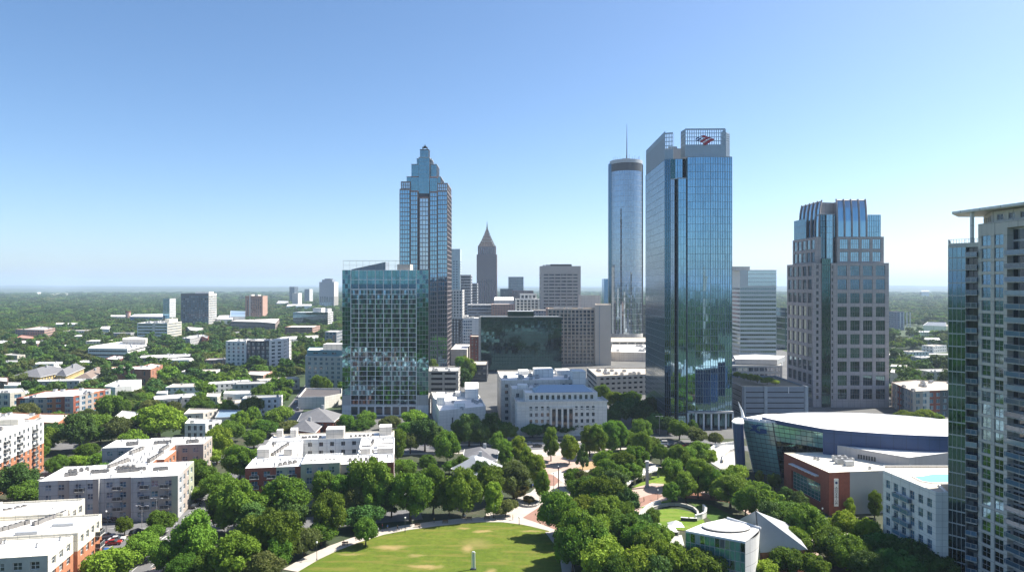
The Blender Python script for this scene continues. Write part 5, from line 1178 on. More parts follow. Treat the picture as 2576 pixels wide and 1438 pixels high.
for q_ in ((1,40,1,17),(14,26,19,45),(2,36,47,59)): b.units(ccw(fr_rect(f15, *q_)), 13.55, 12, int(q_[1]), (.5,.5,.9), name='vent_pipe')
UX = (math.cos(R(10)), math.sin(R(10)))
for j in range(1, 4):
    for a in (12, 23, 31, 37): balcony(b, f15(a, -.5), UX, 2.8, 1.1, 3.3*j+.6, glass=False)
b.finish()
# ---- brick and white apartments, far left
f1 = frame((-183.8,249.7), 11)
b = Bld('seven_storey_apartments', 'seven-storey apartments, white above orange brick, cut by the left edge of the photo', 'apartment building', f1(-12,0))
mm1 = lambda x, z: WHITER if z > 11.4 else BRICK
w1 = WS(cw=3.5, rh=2.9, ww=1.7, wh=1.7, sill=.7, base=.4, top=.5, mar=.8, glass=WG, frame=FRAME_W, nv=1, nh=0, fw=.1, depth=.3)
b.block(fr_rect(f1, -26, 0, -26, 33.5), 0, 21, mm1, w1, ROOF_W, .8, cap=WHITER)
un_ = Vector(f1(0,1))-Vector(f1(0,0)); 
for j in range(1, 7):
    for yb in (-18, -7, 4, 13.5, 25.5): balcony(b, f1(-.1, yb), (un_.x,un_.y), 3.2, 1.0, 2.85*j+.4, glass=False)
b.units(ccw(fr_rect(f1, -24, -2, -20, 30)), 20.3, 16, 5, (1.4,1.2,1.2), mat=UG); o = MB(); o.prism(fr_rect(f1, -16, -6, 26, 31), 20, 22.6, CREAM, ROOF_W); o.build('stair_head', b.root); b.finish()
# ---- nearest apartments, bottom left
f2 = frame((-105.4,158), 10)
b = Bld('corner_apartments', 'cream and brick apartment block with big flat white roof in the bottom left corner', 'apartment building', f2(-20,12))
mm2 = lambda x, z: CREAM if z > 9.6 else BRICK
w2 = WS(cw=3.6, rh=3.1, ww=1.9, wh=1.8, sill=.65, base=.8, top=.6, mar=.9, glass=WG, frame=FRAME_W, nv=1, nh=1, fw=.11, depth=.35)
b.block(fr_rect(f2, -70, 0, 0, 13), 0, 13.9, mm2, w2, ROOF_W, .3, cap=CREAM, faces={0:(w2, lambda x, z: M('sage_grey_render', (.36,.38,.35)) )}); b.block(fr_rect(f2, -62, .9, 13.03, 27.6), 0, 14.4, mm2, w2, ROOF_W, .5, cap=CREAM)
b.block(fr_rect(f2, -70, -8.5, 27.63, 41), 0, 15.0, mm2, w2, ROOF_W, .5, cap=CREAM); b.block(fr_rect(f2, -40, -24, 20, 30), 14, 18.2, CREAM, WS(cw=10, rh=4, ww=.5, wh=.5, sill=1.5, nv=0), ROOF_W, .3, notfoot=True, roofname='penthouse_roof')
for j in range(1, 4):
    for yb in (25.0,): balcony(b, f2(.8, yb), (-math.sin(R(10)), math.cos(R(10))), 3.0, 1.3, 3.1*j+.6, glass=False)
for q_ in ((-40,-1,1,12),(-40,-1,14,26),(-40,-10,29,40)): b.units(ccw(fr_rect(f2, *q_)), 13.6, 9, int(-q_[0])+q_[2], (.5,.5,.9), name='vent_pipe')
for (x0,x1,y0,y1) in ((-14,-9,15,16),(-30,-27,4,9),(-8,-3,20,20.8)): o = MB(); o.prism(fr_rect(f2, x0, x1, y0, y1), 13.5, 14.6, METAL); o.build('roof_duct', b.root)
for (a0,b0,a1,b1,n) in ((-22,15,-15,24,9),(-13,22,-9,31,9),(-21,4,-15,11,10),(-38,8,-30,14,8),(-30,31,-22,38,7)): b.units(None, 13.6, 0, int(-a0), (1.2,1.0,1.3), row=[(f2(a0,b0), f2(a1,b1), n)], mat=UG)
b.finish()
# ------------------------------------------------------------------ low buildings among the trees on the left, far blocks, right edge
def low(name, label, Zf, pts, h, wallm, roofm=None, ws=None, cat='building', units=0, group=None, par=.5):
    q = [gp(*Zf(*p), h) for p in pts]
    if len(q) == 3: q.append((q[0][0]+q[2][0]-q[1][0], q[0][1]+q[2][1]-q[1][1]))
    q = ccw(q); c = (sum(p[0] for p in q)/len(q), sum(p[1] for p in q)/len(q)); b = Bld(name, label, cat, c, group)
    b.block(q, 0, h, wallm, ws if ws is not None else w_small, roofm or ROOF_W, par)
    if units: b.units(q, h-par, units, len(label), (2,1.6,1.3))
    b.finish(40); return b
NW = WS(cw=900, rh=900, ww=.1, wh=.1, skip=lambda *a: True)
wbal = WS(cw=4.5, rh=3.2, ww=2.6, wh=2.0, sill=.5, base=.4, top=.5, glass=WGB, frame=FRAME_W, nv=1, fw=.09)
low('row_apartments', 'red and grey four-storey apartments with white roof at the far left', Z1, [(160,1285),(725,1265),(1095,1190),(840,1185),(450,1215)], 13, lambda x, z: [BRICKR, GREYR, TAUPE, BRICK][int(x/5) % 4], ROOF_W, wbal, 'apartment building', 8)
low('townhouses', 'cream and salmon townhouses cut by the left edge above the red and grey apartments', Z1, [(-60,1230),(100,1232),(250,1215),(220,1185),(-60,1195)], 12, CREAM, ROOF_W, wbal, 'townhouses', 4)
low('salmon_hall', 'salmon block with white roof behind the seven-storey apartments', Z2, [(-60,130),(240,110),(345,70),(120,55),(-60,70)], 10, BRICK, ROOF_W, None, 'building', 6)
low('orange_brick_hall', 'orange brick hall with pale flat roof right of the salmon block', Z2, [(260,135),(500,150),(620,68),(350,64)], 9, BRICK, ROOF_T, None, 'hall', 2)
low('white_roof_house', 'white-roofed house half hidden by trees above the H-shaped apartments', Z2, [(920,150),(1150,140),(1260,60),(1060,40)], 7, WHITER, ROOF_W, None, 'house')
low('white_terrace_house', 'white two-storey terrace with dark doorways beside the blue metal roof', Z2, [(1600,150),(1780,150),(1920,120),(1640,105)], 8, WHITER, ROOF_W, WS(cw=3.4, rh=3.6, ww=1.8, wh=2.4, sill=.5, glass=WGD, frame=FRAME_W), 'house', 2)
low('tan_roof_house', 'low house with tan roof behind the white terrace', Z2, [(1590,70),(1760,60),(1890,25),(1640,20)], 7, BEIGE, ROOF_T, None, 'house')
low('blue_roof_hall', 'low hall with pale blue metal roof left of the red brick hall', Z2, [(1860,100),(2010,95),(2110,35),(1900,30)], 7, GREYR, ROOF_B, None, 'hall')
low('cream_gym', 'cream block with white flat roof and grey side, left of centre behind the trees', Z1, [(1025,1165),(1140,1175),(1305,1160),(1400,1100),(1170,1105)], 9, WHITER, ROOF_W, NW, 'hall', 2)
low('brick_school', 'long orange brick school building with pale roof in the left middle', Z1, [(1050,990),(1490,1000),(1610,955),(1500,940),(1420,965),(1130,975)], 12, M('school_brick', (.36,.17,.11), .9, .15), ROOF_W, WS(cw=9, rh=6, ww=1.6, wh=3.5, sill=1.2, glass=WGD), 'school', 4)
hip('yellow_house', 'yellow building with grey hip roof at the left, larger of the two', [gp(*Z1(150,1060),8), gp(*Z1(400,1075),8), gp(*Z1(700,1010),8), gp(*Z1(430,985),8)], 8, 4.5, M('yellow_render', (.55,.42,.18), .85, .06), SHING, 'house')
hip('yellow_gable_house', 'yellow building with grey hip roof left of the brick school, right of two', [gp(*Z1(560,1055),8.5), gp(*Z1(650,1062),8.5), gp(*Z1(830,985),8.5), gp(*Z1(700,975),8.5)], 8.5, 4, M('yellow_render', (.55,.42,.18)), SHING, 'house')
hip('brown_roof_house', 'house with long brown shingle roof in front of the brick school', [gp(*Z1(745,1085),6), gp(*Z1(900,1090),6), gp(*Z1(1040,1000),6), gp(*Z1(930,1000),6)], 6, 3, WHITER, SHINGB, 'house')
low('small_pink_house', 'small salmon house at the left edge below the yellow building', Z1, [(-40,1110),(80,1120),(80,1080),(-40,1075)], 8, M('pink_brick', (.42,.27,.21)), ROOF_W, None, 'house')
low('grey_sheds', 'low white-grey sheds left, between the townhouses and the yellow building', Z1, [(40,1160),(200,1160),(205,1128),(60,1125)], 6, WHITER, ROOF_W, NW, 'shed')
b = low('banded_office', 'low wide white banded office with round drum roof in the left middle distance', Z1, [(870,790),(1260,795),(1480,745),(1200,725),(900,770)], 13, WHITER, ROOF_W, WS(kind='band', rh=4, wh=1.6, sill=1.2, base=.5, top=1, glass=WGD, frame=WHITEM, depth=.5, nm='window_band'), 'office block', 5)
low('tan_theatre_box', 'tall tan box behind the low white banded office', Z1, [(1210,700),(1440,705),(1460,690),(1330,675),(1215,690)], 18, BEIGE, ROOF_W, WS(cw=9, rh=8, ww=2.4, wh=2.2, sill=2), 'hall')
low('brown_low_block', 'brown brick low block right of the white banded office', Z1, [(1040,895),(1180,905),(1250,870),(1130,862)], 9, BRICKD, ROOF_W, None, 'building', 2)
low('strip_offices', 'string of low white-roofed offices with red brick ends, left of the white apartments', Z1, [(1370,885),(1630,885),(1880,870),(1890,845),(1650,850),(1400,860)], 8, lambda x, z: DARKR if x < 40 else BRICKR, ROOF_W, None, 'office block', 5)
low('pink_church', 'salmon brick church block with pale roofs, far left middle distance', Z1, [(150,605),(440,612),(545,590),(400,575),(260,598)], 15, M('pink_brick', (.42,.27,.21)), ROOF_G, w_office, 'church', 3)
low('pink_annex', 'low salmon roofed annex below the salmon church block', Z1, [(150,690),(300,695),(350,675),(220,660)], 8, BRICK, M('roof_salmon', (.38,.22,.17)), None, 'building')
low('white_roofs_left', 'cluster of low white roofs at the left edge below the salmon annex', Z1, [(-30,745),(60,748),(75,718),(-30,715)], 8, WHITER, ROOF_W, None, 'building', 2)
low('long_pale_building', 'low building with pale roof and salmon end right of the salmon annex', Z1, [(130,735),(370,745),(445,720),(200,712)], 9, M('pink_brick', (.42,.27,.21)), ROOF_W, w_office, 'building', 2)
low('flat_white_roof', 'isolated flat white roof among the far left woods, nearest the salmon church', Z1, [(540,553),(740,556),(765,542),(560,540)], 9, WHITER, ROOF_W, None, 'building')
low('small_white_roof', 'small white roof among the woods left of the beige stepped office', Z1, [(990,598),(1080,602),(1090,575),(1010,578)], 9, WHITER, ROOF_W, None, 'building')
low('forest_house', 'small pale house peeping from the woods above the white banded office', Z1, [(730,672),(800,674),(812,660),(745,657)], 8, WHITER, ROOF_W, None, 'house')
low('forest_house', 'white house among the woods below the white roof cluster, far left', Z1, [(385,800),(500,806),(520,790),(420,780)], 7, WHITER, ROOF_G, None, 'house')
low('forest_house', 'pale low house at the left edge above the dark tree belt', Z1, [(30,855),(170,862),(250,855),(120,842)], 7, CREAM, ROOF_G, None, 'house')
low('tan_institute', 'tan institute with pale roof right of the beige stepped office', Z1, [(1880,610),(1960,620),(2010,590),(1850,580)], 12, BEIGE, ROOF_W, w_office, 'institute')
low('grey_duplex', 'grey flat-roofed duplex with white terraces below the tan institute', Z1, [(1800,690),(1880,695),(1990,670),(2060,670),(2000,655),(1880,670)], 13, GREYR, ROOF_W, w_small, 'apartment building', 5)
low('red_end_block', 'narrow red brick ended block right of the grey duplex', Z1, [(1995,680),(2055,690),(2065,670),(2010,665)], 12, BRICKR, ROOF_W, w_small, 'building')
low('long_blue_roof', 'long low hall with blue metal roof beyond the beige stepped office', Z1, [(1280,478),(1610,480),(1615,452),(1330,456)], 14, M('pale_blue_metal', (.25,.36,.46), .5), ROOF_W, w_office, 'hall')
low('thin_flat_hall', 'long thin white-roofed hall left of the blue-roofed hall', Z1, [(1095,478),(1250,480),(1250,464),(1095,464)], 11, BEIGE, ROOF_W, None, 'hall')
b = empty('brick_chimney', (xd(1267/3.931,1430)[0],1430,0), 'brown brick chimney standing beside the long blue-roofed hall', 'chimney')
m = MB(); X_ = b.location[0]; m.tube([(X_,1430,0),(X_,1430,zv(674+430/3.931,1430))], [5.5,4.6], M('pink_brick', (.42,.27,.21)), 10); m.build('shaft', b)
m = MB(); m.tube([(X_,1430,zv(674+438/3.931,1430)),(X_,1430,zv(674+430/3.931,1430)+.5)], 5.4, BRICKD, 10); m.build('rim', b)
low('far_school_roofs', 'far pale roofs in a line on the left horizon woods, the longest one', Z1, [(470,270),(740,268),(750,240),(480,245)], 14, BEIGE, ROOF_W, None, 'building')
low('far_school_roofs', 'far pale roof on the left horizon woods, the small one furthest left', Z1, [(365,262),(410,262),(405,240),(370,240)], 16, WHITER, ROOF_W, NW, 'building')
low('far_school_roofs', 'far pale roof on the left horizon woods, right of the longest one', Z1, [(815,268),(885,270),(880,250),(820,250)], 12, WHITER, ROOF_G, NW, 'building')
low('church_roof', 'white gabled hall left of the brown slab tower', Z1, [(2140,500),(2300,505),(2310,465),(2170,468)], 14, WHITER, ROOF_W, NW, 'hall')
low('white_box_hall', 'white box building behind the brown slab tower, left of it', Z1, [(2275,478),(2425,480),(2425,425),(2280,420)], 16, WHITER, M('roof_blue_metal', (.3,.4,.5)), NW, 'building')
low('long_brown_hall', 'long low brown hall with white roof at the foot of the brown slab tower', Z6, [(145,525),(440,532),(590,545),(630,500),(450,505),(200,515)], 17, M('brown_panel', (.28,.22,.19), .8), ROOF_W, WS(kind='band', rh=4.5, wh=1.0, sill=2, glass=WGD, frame=METAL, nm='window_band'), 'hall', 4)
b = simple('dark_grid_tower', 'dark gridded office tower with lit right side, left middle distance', 455, 545, 738, 1270, 34, M('charcoal_frame', (.12,.13,.14), .6, .08), WS(cw=3.6, rh=4.0, ww=2.6, wh=2.7, sill=.7, base=3, top=4, mar=.5, glass=WGB, frame=METAL, nv=0, fw=.05, depth=.3), fin=False, sidemat=BEIGE); penthouse(b, .45, .95, .2, .8, 3, WHITER); b.finish()  # beige right wall puts the sunlight into the side's colour
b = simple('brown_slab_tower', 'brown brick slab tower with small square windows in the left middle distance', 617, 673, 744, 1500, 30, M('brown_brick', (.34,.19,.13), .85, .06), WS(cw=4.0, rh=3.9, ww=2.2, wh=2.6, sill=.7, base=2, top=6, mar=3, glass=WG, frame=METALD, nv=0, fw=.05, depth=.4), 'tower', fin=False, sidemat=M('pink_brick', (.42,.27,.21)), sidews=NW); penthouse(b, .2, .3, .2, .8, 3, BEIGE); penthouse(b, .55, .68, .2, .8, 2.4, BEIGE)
b.part('wall_strip').box(b.x0+9, b.x0+11, 1499.6, 1500.2, 0, b.z+1, BEIGE); b.finish()
simple('small_blue_tower', 'small blue and white tower left of the dark gridded tower', 410, 442, 751, 1450, 26, MG('glass_far_blue2', (.2,.34,.42), .2), WS(cw=3, rh=4, ww=2.2, wh=2.8, sill=.6, mar=.5, glass=G_BLUE, frame=WHITEM, nv=0), 'office tower', sidemat=WHITER, sidews=w_office)
b = simple('beige_stepped_office', 'beige and white banded office with stepped roof, left middle distance', 345, 457, 812, 930, 40, WHITER, WS(kind='band', rh=3.9, wh=1.8, sill=1.1, mar=1, glass=MG('glass_office_band', (.2,.26,.28), .06), frame=METAL, depth=.3, nm='window_band'), 'office block', ROOF_W, fin=False, sidemat=CREAM, sidews=w_office)
b.block([(b.x1-11,945),(b.x1-5,945),(b.x1-5,969),(b.x1-11,969)], b.z-1, b.z+4.4, CREAM, None, ROOF_W, .4, notfoot=True, roofname='tower_roof'); b.units(rect(b.x0+3,b.x1-12,933,965), b.z-.7, 12, 7, (3.5,2.5,2.6)); b.part('entrance_wall').box(b.x1-20, b.x1-16.5, 929.4, 930.2, 0, b.z+.4, BEIGE); b.finish()
b = simple('ribbed_grey_tower', 'tall ribbed blue-grey tower on the horizon left of the glass hotel tower', 803, 851, 709, 2300, 55, M('ribbed_grey', (.24,.27,.32), .7, .05), WS(cw=6, rh=200, ww=3, wh=90, sill=3, base=2, top=4, mar=2, glass=G_BLUED, frame=METAL, nv=0, fw=.3, depth=1, nm='window_strip'), fin=False, sidemat=BEIGE); penthouse(b, .15, .85, .1, .9, 8, M('ribbed_grey', (.24,.27,.32))); penthouse(b, .3, .7, .2, .8, 11, METALD); b.finish()
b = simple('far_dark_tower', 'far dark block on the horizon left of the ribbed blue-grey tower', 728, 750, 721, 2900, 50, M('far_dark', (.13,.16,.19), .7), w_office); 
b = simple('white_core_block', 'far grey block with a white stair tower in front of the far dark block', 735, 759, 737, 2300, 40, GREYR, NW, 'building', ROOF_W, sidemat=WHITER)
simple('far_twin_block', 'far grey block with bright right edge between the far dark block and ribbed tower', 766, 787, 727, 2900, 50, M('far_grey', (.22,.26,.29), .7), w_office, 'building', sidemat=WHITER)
low('white_viaduct_roof', 'long thin white roof below the far grey blocks', Z6, [(700,374),(950,372),(950,358),(720,358)], 16, WHITER, ROOF_W, NW, 'hall')
low('far_mall_roofs', 'far grey mall roofs between the brown slab tower and the far grey blocks', Z6, [(600,350),(720,350),(720,325),(620,322)], 16, GREYR, ROOF_G, NW, 'building', 2)
b = simple('blue_glass_office', 'blue glass mid-rise office with white right end, left of the glass hotel tower', 737, 838, 785, 1240, 36, MG('glass_office_blue', (.12,.22,.30), .08), WS(kind='band', rh=4.2, wh=2.6, sill=.8, mar=.5, glass=G_BLUED, frame=METAL, depth=.2, nm='window_band'), 'office block', ROOF_W, fin=False, sidemat=WHITER, sidews=w_band); penthouse(b, .55, .8, .1, .8, 7, WHITER); penthouse(b, .9, .98, .1, .8, 6, WHITER); b.finish()
simple('brick_banded_office', 'brown brick banded office below the blue glass mid-rise', 716, 805, 822, 1030, 40, M('brown_brick', (.34,.19,.13)), WS(kind='band', rh=3.6, wh=1.3, sill=1.1, mar=2, glass=WG, frame=METAL, depth=.3, nm='window_band'), 'office block', ROOF_W, sidemat=M('pink_brick', (.42,.27,.21)))
low('white_skate_roof', 'broad low hall with white peaked roof in front of the brown banded office', Z6, [(560,700),(760,700),(1010,690),(1015,665),(700,678)], 9, WHITER, ROOF_W, NW, 'hall')
b = simple('grey_brick_lofts', 'grey and brick loft block with white roof edge, touching the glass hotel tower', 817, 862, 834, 830, 30, M('grey_precast', (.30,.31,.33)), WS(cw=4, rh=3.8, ww=2.4, wh=2.3, sill=.8, glass=WGB, frame=METAL), 'loft block', ROOF_W, fin=False); b.part('brick_bay').box(b.x0+10, b.x1-2, 829.3, 830.2, 0, 16.5, M('pink_brick', (.42,.27,.21))); b.finish()
# white apartments in the left middle
b = Bld('white_midrise_apartments', 'two-part mid-rise apartments, dark glass left and white right, in the left middle distance', 'apartment building', (-225,640))
x0, xm, x1 = xd(568,622)[0], xd(680,615)[0], xd(738,650)[0]
wbk = WS(cw=4.2, rh=3.3, ww=3.4, wh=2.6, sill=.35, base=1, top=1, mar=6, glass=WG, frame=FRAME_D, nv=1, fw=.08, depth=.9)
b.block([(x0,622),(x0+19,620),(x0+19,646),(x0,648)], 0, 25.8, WHITER, WS(cw=5, rh=3.3, ww=2.2, wh=2.0, sill=.6, base=1, top=1, glass=WGB, frame=FRAME_D), ROOF_W, .7)
b.block([(x0+19.1,619),(xm,616),(xm,642),(x0+19.1,646)], 0, 26.4, DARKR, WS(cw=4.6, rh=3.3, ww=2.6, wh=2.2, sill=.5, base=1, top=1, mar=.6, glass=MW('window_glass_pale', (.05,.06,.06), (.42,.42,.38), .5), frame=WHITEM), ROOF_W, .7)
b.block([(xm+.05,612),(x1,622),(x1-2,650),(xm+.05,640)], 0, 27.4, WHITER, WS(cw=5, rh=3.3, ww=2.6, wh=1.8, sill=.6, base=1, top=1, mar=1, glass=WGD, frame=FRAME_W, skip=lambda i, j, a, c: i == 2), ROOF_W, .7)
b.part('wall_fin').box(x0+18.8, x0+19.9, 617.5, 620, 0, 26.9, WHITER); b.units([(x0+2,626),(xm-2,622),(xm-2,640),(x0+2,644)], 25.3, 14, 3, (2.4,2,1.4)); b.finish()
low('red_roofed_barn', 'low hall with white roof below the white mid-rise apartments', Z6, [(270,1050),(470,1060),(560,1020),(330,1018)], 7, M('pink_brick', (.42,.27,.21)), ROOF_W, None, 'hall')
low('hidden_white_house', 'white arched house deep in the trees left of the low pale hall', Z6, [(75,1240),(200,1245),(350,1240),(350,1210),(90,1215)], 8, WHITER, ROOF_W, WS(cw=5, rh=5, ww=2.6, wh=3, sill=.8, glass=WGD), 'house')
low('hidden_cream_house', 'cream house with pale roof hidden in trees left of the white arched house', Z1, [(2040,1265),(2150,1270),(2185,1235),(2050,1232)], 8, CREAM, ROOF_W, None, 'house')
low('hidden_cream_house', 'low pale roof in the trees between the cream gym block and the cream house', Z1, [(1545,1235),(1650,1240),(1660,1210),(1560,1215)], 7, WHITER, ROOF_W, None, 'house')
# right edge: low-rise, tower and roofs beyond
def Yr(x, y): return Y6(x, y)
low('brown_row_apartments', 'brown and red row apartments with pale roof between the granite and condominium towers', Yr, [(38,1165),(180,1225),(410,1215),(410,1160),(200,1150)], 15.5, lambda x, z: [TAUPE, BEIGE, BRICKR, DARKR, GREYR][int(x/6) % 5], ROOF_T, wbal, 'apartment building', 10)
low('cream_sheds', 'two cream flat sheds right of the granite tower', Yr, [(30,1100),(110,1112),(145,1095),(40,1080)], 8, CREAM, ROOF_W, NW, 'shed')
low('cream_sheds', 'long cream flat shed behind the two cream sheds, right of the granite tower', Yr, [(30,1062),(120,1066),(140,1055),(40,1050)], 8, CREAM, ROOF_W, NW, 'shed')
low('warehouse', 'grey low warehouse beyond the highway at the right', Yr, [(245,890),(370,895),(372,880),(250,878)], 9, GREYR, ROOF_W, w_band, 'warehouse')
low('warehouse', 'long dark-roofed warehouse near the right horizon woods', Yr, [(240,800),(390,805),(390,780),(270,778)], 14, WHITER, M('dark_roof', (.12,.14,.17)), NW, 'warehouse')
b = simple('right_far_tower', 'grey-violet banded apartment tower beyond the granite tower at the right', 2231, 2275, 784, 1180, 30, M('violet_grey', (.26,.25,.30), .8), WS(cw=5, rh=3.6, ww=2.6, wh=2, sill=.8, glass=WGB, frame=WHITEM, nv=0), 'apartment tower', fin=False)
for k in range(4): b.part('white_strip').box(b.x0+6+5.5*k, b.x0+7.5+5.5*k, 1179.5, 1180, 4, b.z-1, WHITER)
b.finish()
low('horizon_block', 'pale box on the right horizon above the warehouses', Yr, [(230,584),(282,584),(282,574),(230,574)], 40, WHITER, ROOF_G, NW, 'building')
# ------------------------------------------------------------------ ground, roads, paving, lawns
def MSOIL():
    m, t, b = _nt('wooded_ground')
    f = _noise(t, .02, 6, .65); f2 = _noise(t, .35, 4, .6)
    c = _mixc(t, _ramp(t, f, .42, .6), (.035,.055,.020), (.07,.065,.04)); c = _mixc(t, _ramp(t, f2, .4, .6, 0, .6), c, (.025,.04,.015))
    t.links.new(c, b.inputs['Base Color']); b.inputs['Roughness'].default_value = .95; return m
GROUND = MSOIL()
ASPH = M('asphalt', (.075,.078,.082), .9, .18, .15); ASPHL = M('asphalt_worn', (.15,.15,.155), .9, .15, .12)
PAVE = M('pale_paving', (.47,.42,.37), .85, .1, .3); PAVEP = M('pink_paving', (.44,.33,.28), .85, .1, .3); PAVB = M('brick_paving', (.30,.17,.13), .85, .14, .5)
MULCH = M('red_mulch', (.22,.10,.06), .95, .25, .5); STRAW = M('dry_straw_ground', (.38,.26,.14), .95, .2, .3)
LINEW = M('road_line_white', (.6,.6,.57), .8, .12, .8)
CONCP = M('light_concrete_paving', (.50,.49,.46), .85, .1, .3)
def MGRASS(name, a, c, dry):
    m, t, b = _nt(name)
    f = _noise(t, .045, 4, .6, dist=.6); f2 = _noise(t, .5, 5, .7); f3 = _noise(t, 3.0, 3, .7)
    col = _mixc(t, _ramp(t, f, .35, .62), a, c); col = _mixc(t, _ramp(t, f2, .4, .62, 0, .6), col, sc3(a, .68))
    tc2 = t.nodes.new('ShaderNodeTexCoord'); mp2 = t.nodes.new('ShaderNodeMapping'); mp2.inputs['Scale'].default_value = (.10,.42,1); n4 = t.nodes.new('ShaderNodeTexNoise'); n4.inputs['Scale'].default_value = 1; n4.inputs['Detail'].default_value = 5
    t.links.new(tc2.outputs['Object'], mp2.inputs[0]); t.links.new(mp2.outputs[0], n4.inputs['Vector']); col = _mixc(t, _ramp(t, n4.outputs[0], .5, .66, 0, .55), col, dry); col = _mixc(t, _ramp(t, f3, .4, .7, 0, .3), col, dry)
    t.links.new(col, b.inputs['Base Color']); b.inputs['Roughness'].default_value = .9; b.inputs['Specular IOR Level'].default_value = .1
    bm = t.nodes.new('ShaderNodeBump'); bm.inputs['Strength'].default_value = .6; bm.inputs['Distance'].default_value = .15; t.links.new(f3, bm.inputs['Height']); t.links.new(bm.outputs[0], b.inputs['Normal'])
    return m
def lawn_mat():
    m = MGRASS('worn_lawn', (.080,.135,.012), (.120,.165,.020), (.20,.17,.045)); t = m.node_tree; b = t.nodes['Principled BSDF']
    src = b.inputs['Base Color'].links[0].from_socket
    tc = t.nodes.new('ShaderNodeTexCoord'); nz = t.nodes.new('ShaderNodeTexNoise'); nz.inputs['Scale'].default_value = .35; nz.inputs['Detail'].default_value = 4
    t.links.new(tc.outputs['Object'], nz.inputs['Vector'])
    for (x, y, rx, ry, k) in ((-33.5,201,5.2,1.9,.75),(-21.5,187.5,5.0,1.5,.75),(-11.2,200,1.8,3.2,.7),(-7.6,214,3.4,1.1,.8),(-13.5,217,2.6,1.0,.6),(-4.2,184,1.6,3.0,.6),(7.5,214.5,3.6,1.0,.6),(-25,195,3,1.2,.5),(-44,196,3.5,1.0,.5),(-9,204,5,5,.3)):
        mp = t.nodes.new('ShaderNodeMapping'); mp.vector_type = 'TEXTURE'; mp.inputs['Location'].default_value = (x,y,0); mp.inputs['Scale'].default_value = (rx,ry,50)
        ad = t.nodes.new('ShaderNodeVectorMath'); ad.operation = 'ADD'; sc_ = t.nodes.new('ShaderNodeVectorMath'); sc_.operation = 'SCALE'; sc_.inputs['Scale'].default_value = 3.0
        t.links.new(nz.outputs['Color'], sc_.inputs[0]); t.links.new(tc.outputs['Object'], ad.inputs[0]); t.links.new(sc_.outputs[0], ad.inputs[1]); t.links.new(ad.outputs[0], mp.inputs[0])
        ln = t.nodes.new('ShaderNodeVectorMath'); ln.operation = 'LENGTH'; t.links.new(mp.outputs[0], ln.inputs[0])
        src = _mixc(t, _ramp(t, ln.outputs['Value'], .35, 1.15, k, 0), src, (.36,.26,.12))
    t.links.new(src, b.inputs['Base Color']); return m
GRASS = MGRASS('mown_grass', (.10,.19,.018), (.16,.25,.03), (.22,.24,.06)); LAWN = lawn_mat()
def sheet(name, pts, z, mat, mesh_n=None):
    m = MB(); m.face([(x,y,z) for x, y in ccw(pts)], mat); o = m.build(name); tag(o, kind='structure'); return o
def band(name, path, wd, z, mat, h=0):
    """a strip of even width along a path, optionally raised as a kerb"""
    m = MB(); P = [Vector(p) for p in path]; L = []; Rr = []
    for i, p in enumerate(P):
        d = (P[min(i+1,len(P)-1)]-P[max(i-1,0)]).normalized(); n = Vector((-d.y, d.x)); L.append(p+n*wd/2); Rr.append(p-n*wd/2)
    for i in range(len(P)-1):
        m.face([(Rr[i].x,Rr[i].y,z),(Rr[i+1].x,Rr[i+1].y,z),(L[i+1].x,L[i+1].y,z),(L[i].x,L[i].y,z)], mat)
        if h:
            for S in (L, Rr): m.face([(S[i].x,S[i].y,z-h),(S[i+1].x,S[i+1].y,z-h),(S[i+1].x,S[i+1].y,z),(S[i].x,S[i].y,z)], mat)
    o = m.build(name); tag(o, kind='structure'); return o
# ground: a dense inner sheet and rings out to the horizon, with low hills at the far end
def terrain():
    rs = [0,60,120,200,300,450,650,900,1300,1800,2500,3500,5000,6500,8000,9500,11000,12500,14000,16000,18000,20500,23500,27000]
    na = 180; V = [(0,0,0)]; F = []
    for r in rs[1:]:
        for k in range(na):
            a = 2*math.pi*k/na; x, y = r*math.sin(a), r*math.cos(a); z = 0
            if r > 6000:
                f = min(1, (r-6000)/9000); n1 = mnoise.noise(Vector((x/5200, y/5200, 3.1))); n2 = mnoise.noise(Vector((x/1700, y/1700, 7.7)))
                z = f*(45+60*n1+16*n2)
                if r > 15000: z += (r-15000)/12000*26
                z = max(z, 0)
            V.append((x,y,z))
    for i in range(len(rs)-1):
        for k in range(na):
            k2 = (k+1) % na
            if i == 0: F.append((0, 1+k2, 1+k))
            else:
                a = 1+(i-1)*na; c = 1+i*na; F.append((a+k, a+k2, c+k2, c+k))
    me = bpy.data.meshes.new('ground'); me.from_pydata(V, [], F); me.update()
    m, t, b = _nt('far_woodland_ground'); f = _noise(t, .004, 8, .7); f2 = _noise(t, .03, 4, .7)
    tc = t.nodes.new('ShaderNodeTexCoord'); ln = t.nodes.new('ShaderNodeVectorMath'); ln.operation = 'LENGTH'; t.links.new(tc.outputs['Object'], ln.inputs[0])
    c = _mixc(t, _ramp(t, f, .4, .6), (.032,.060,.018), (.055,.085,.025)); c = _mixc(t, _ramp(t, f2, .4, .6, 0, .6), c, (.02,.04,.014))
    c = _mixc(t, _ramp(t, f2, .66, .72, 0, .5), c, (.16,.15,.12)); t.links.new(c, b.inputs['Base Color']); b.inputs['Roughness'].default_value = .95
    me.materials.append(m); 
    for p in me.polygons: p.use_smooth = True
    o = bpy.data.objects.new('ground', me); COL.objects.link(o); tag(o, kind='structure')
terrain()
sheet('park_ground', [(-260,120),(190,120),(190,345),(-260,345)], .02, GROUND)
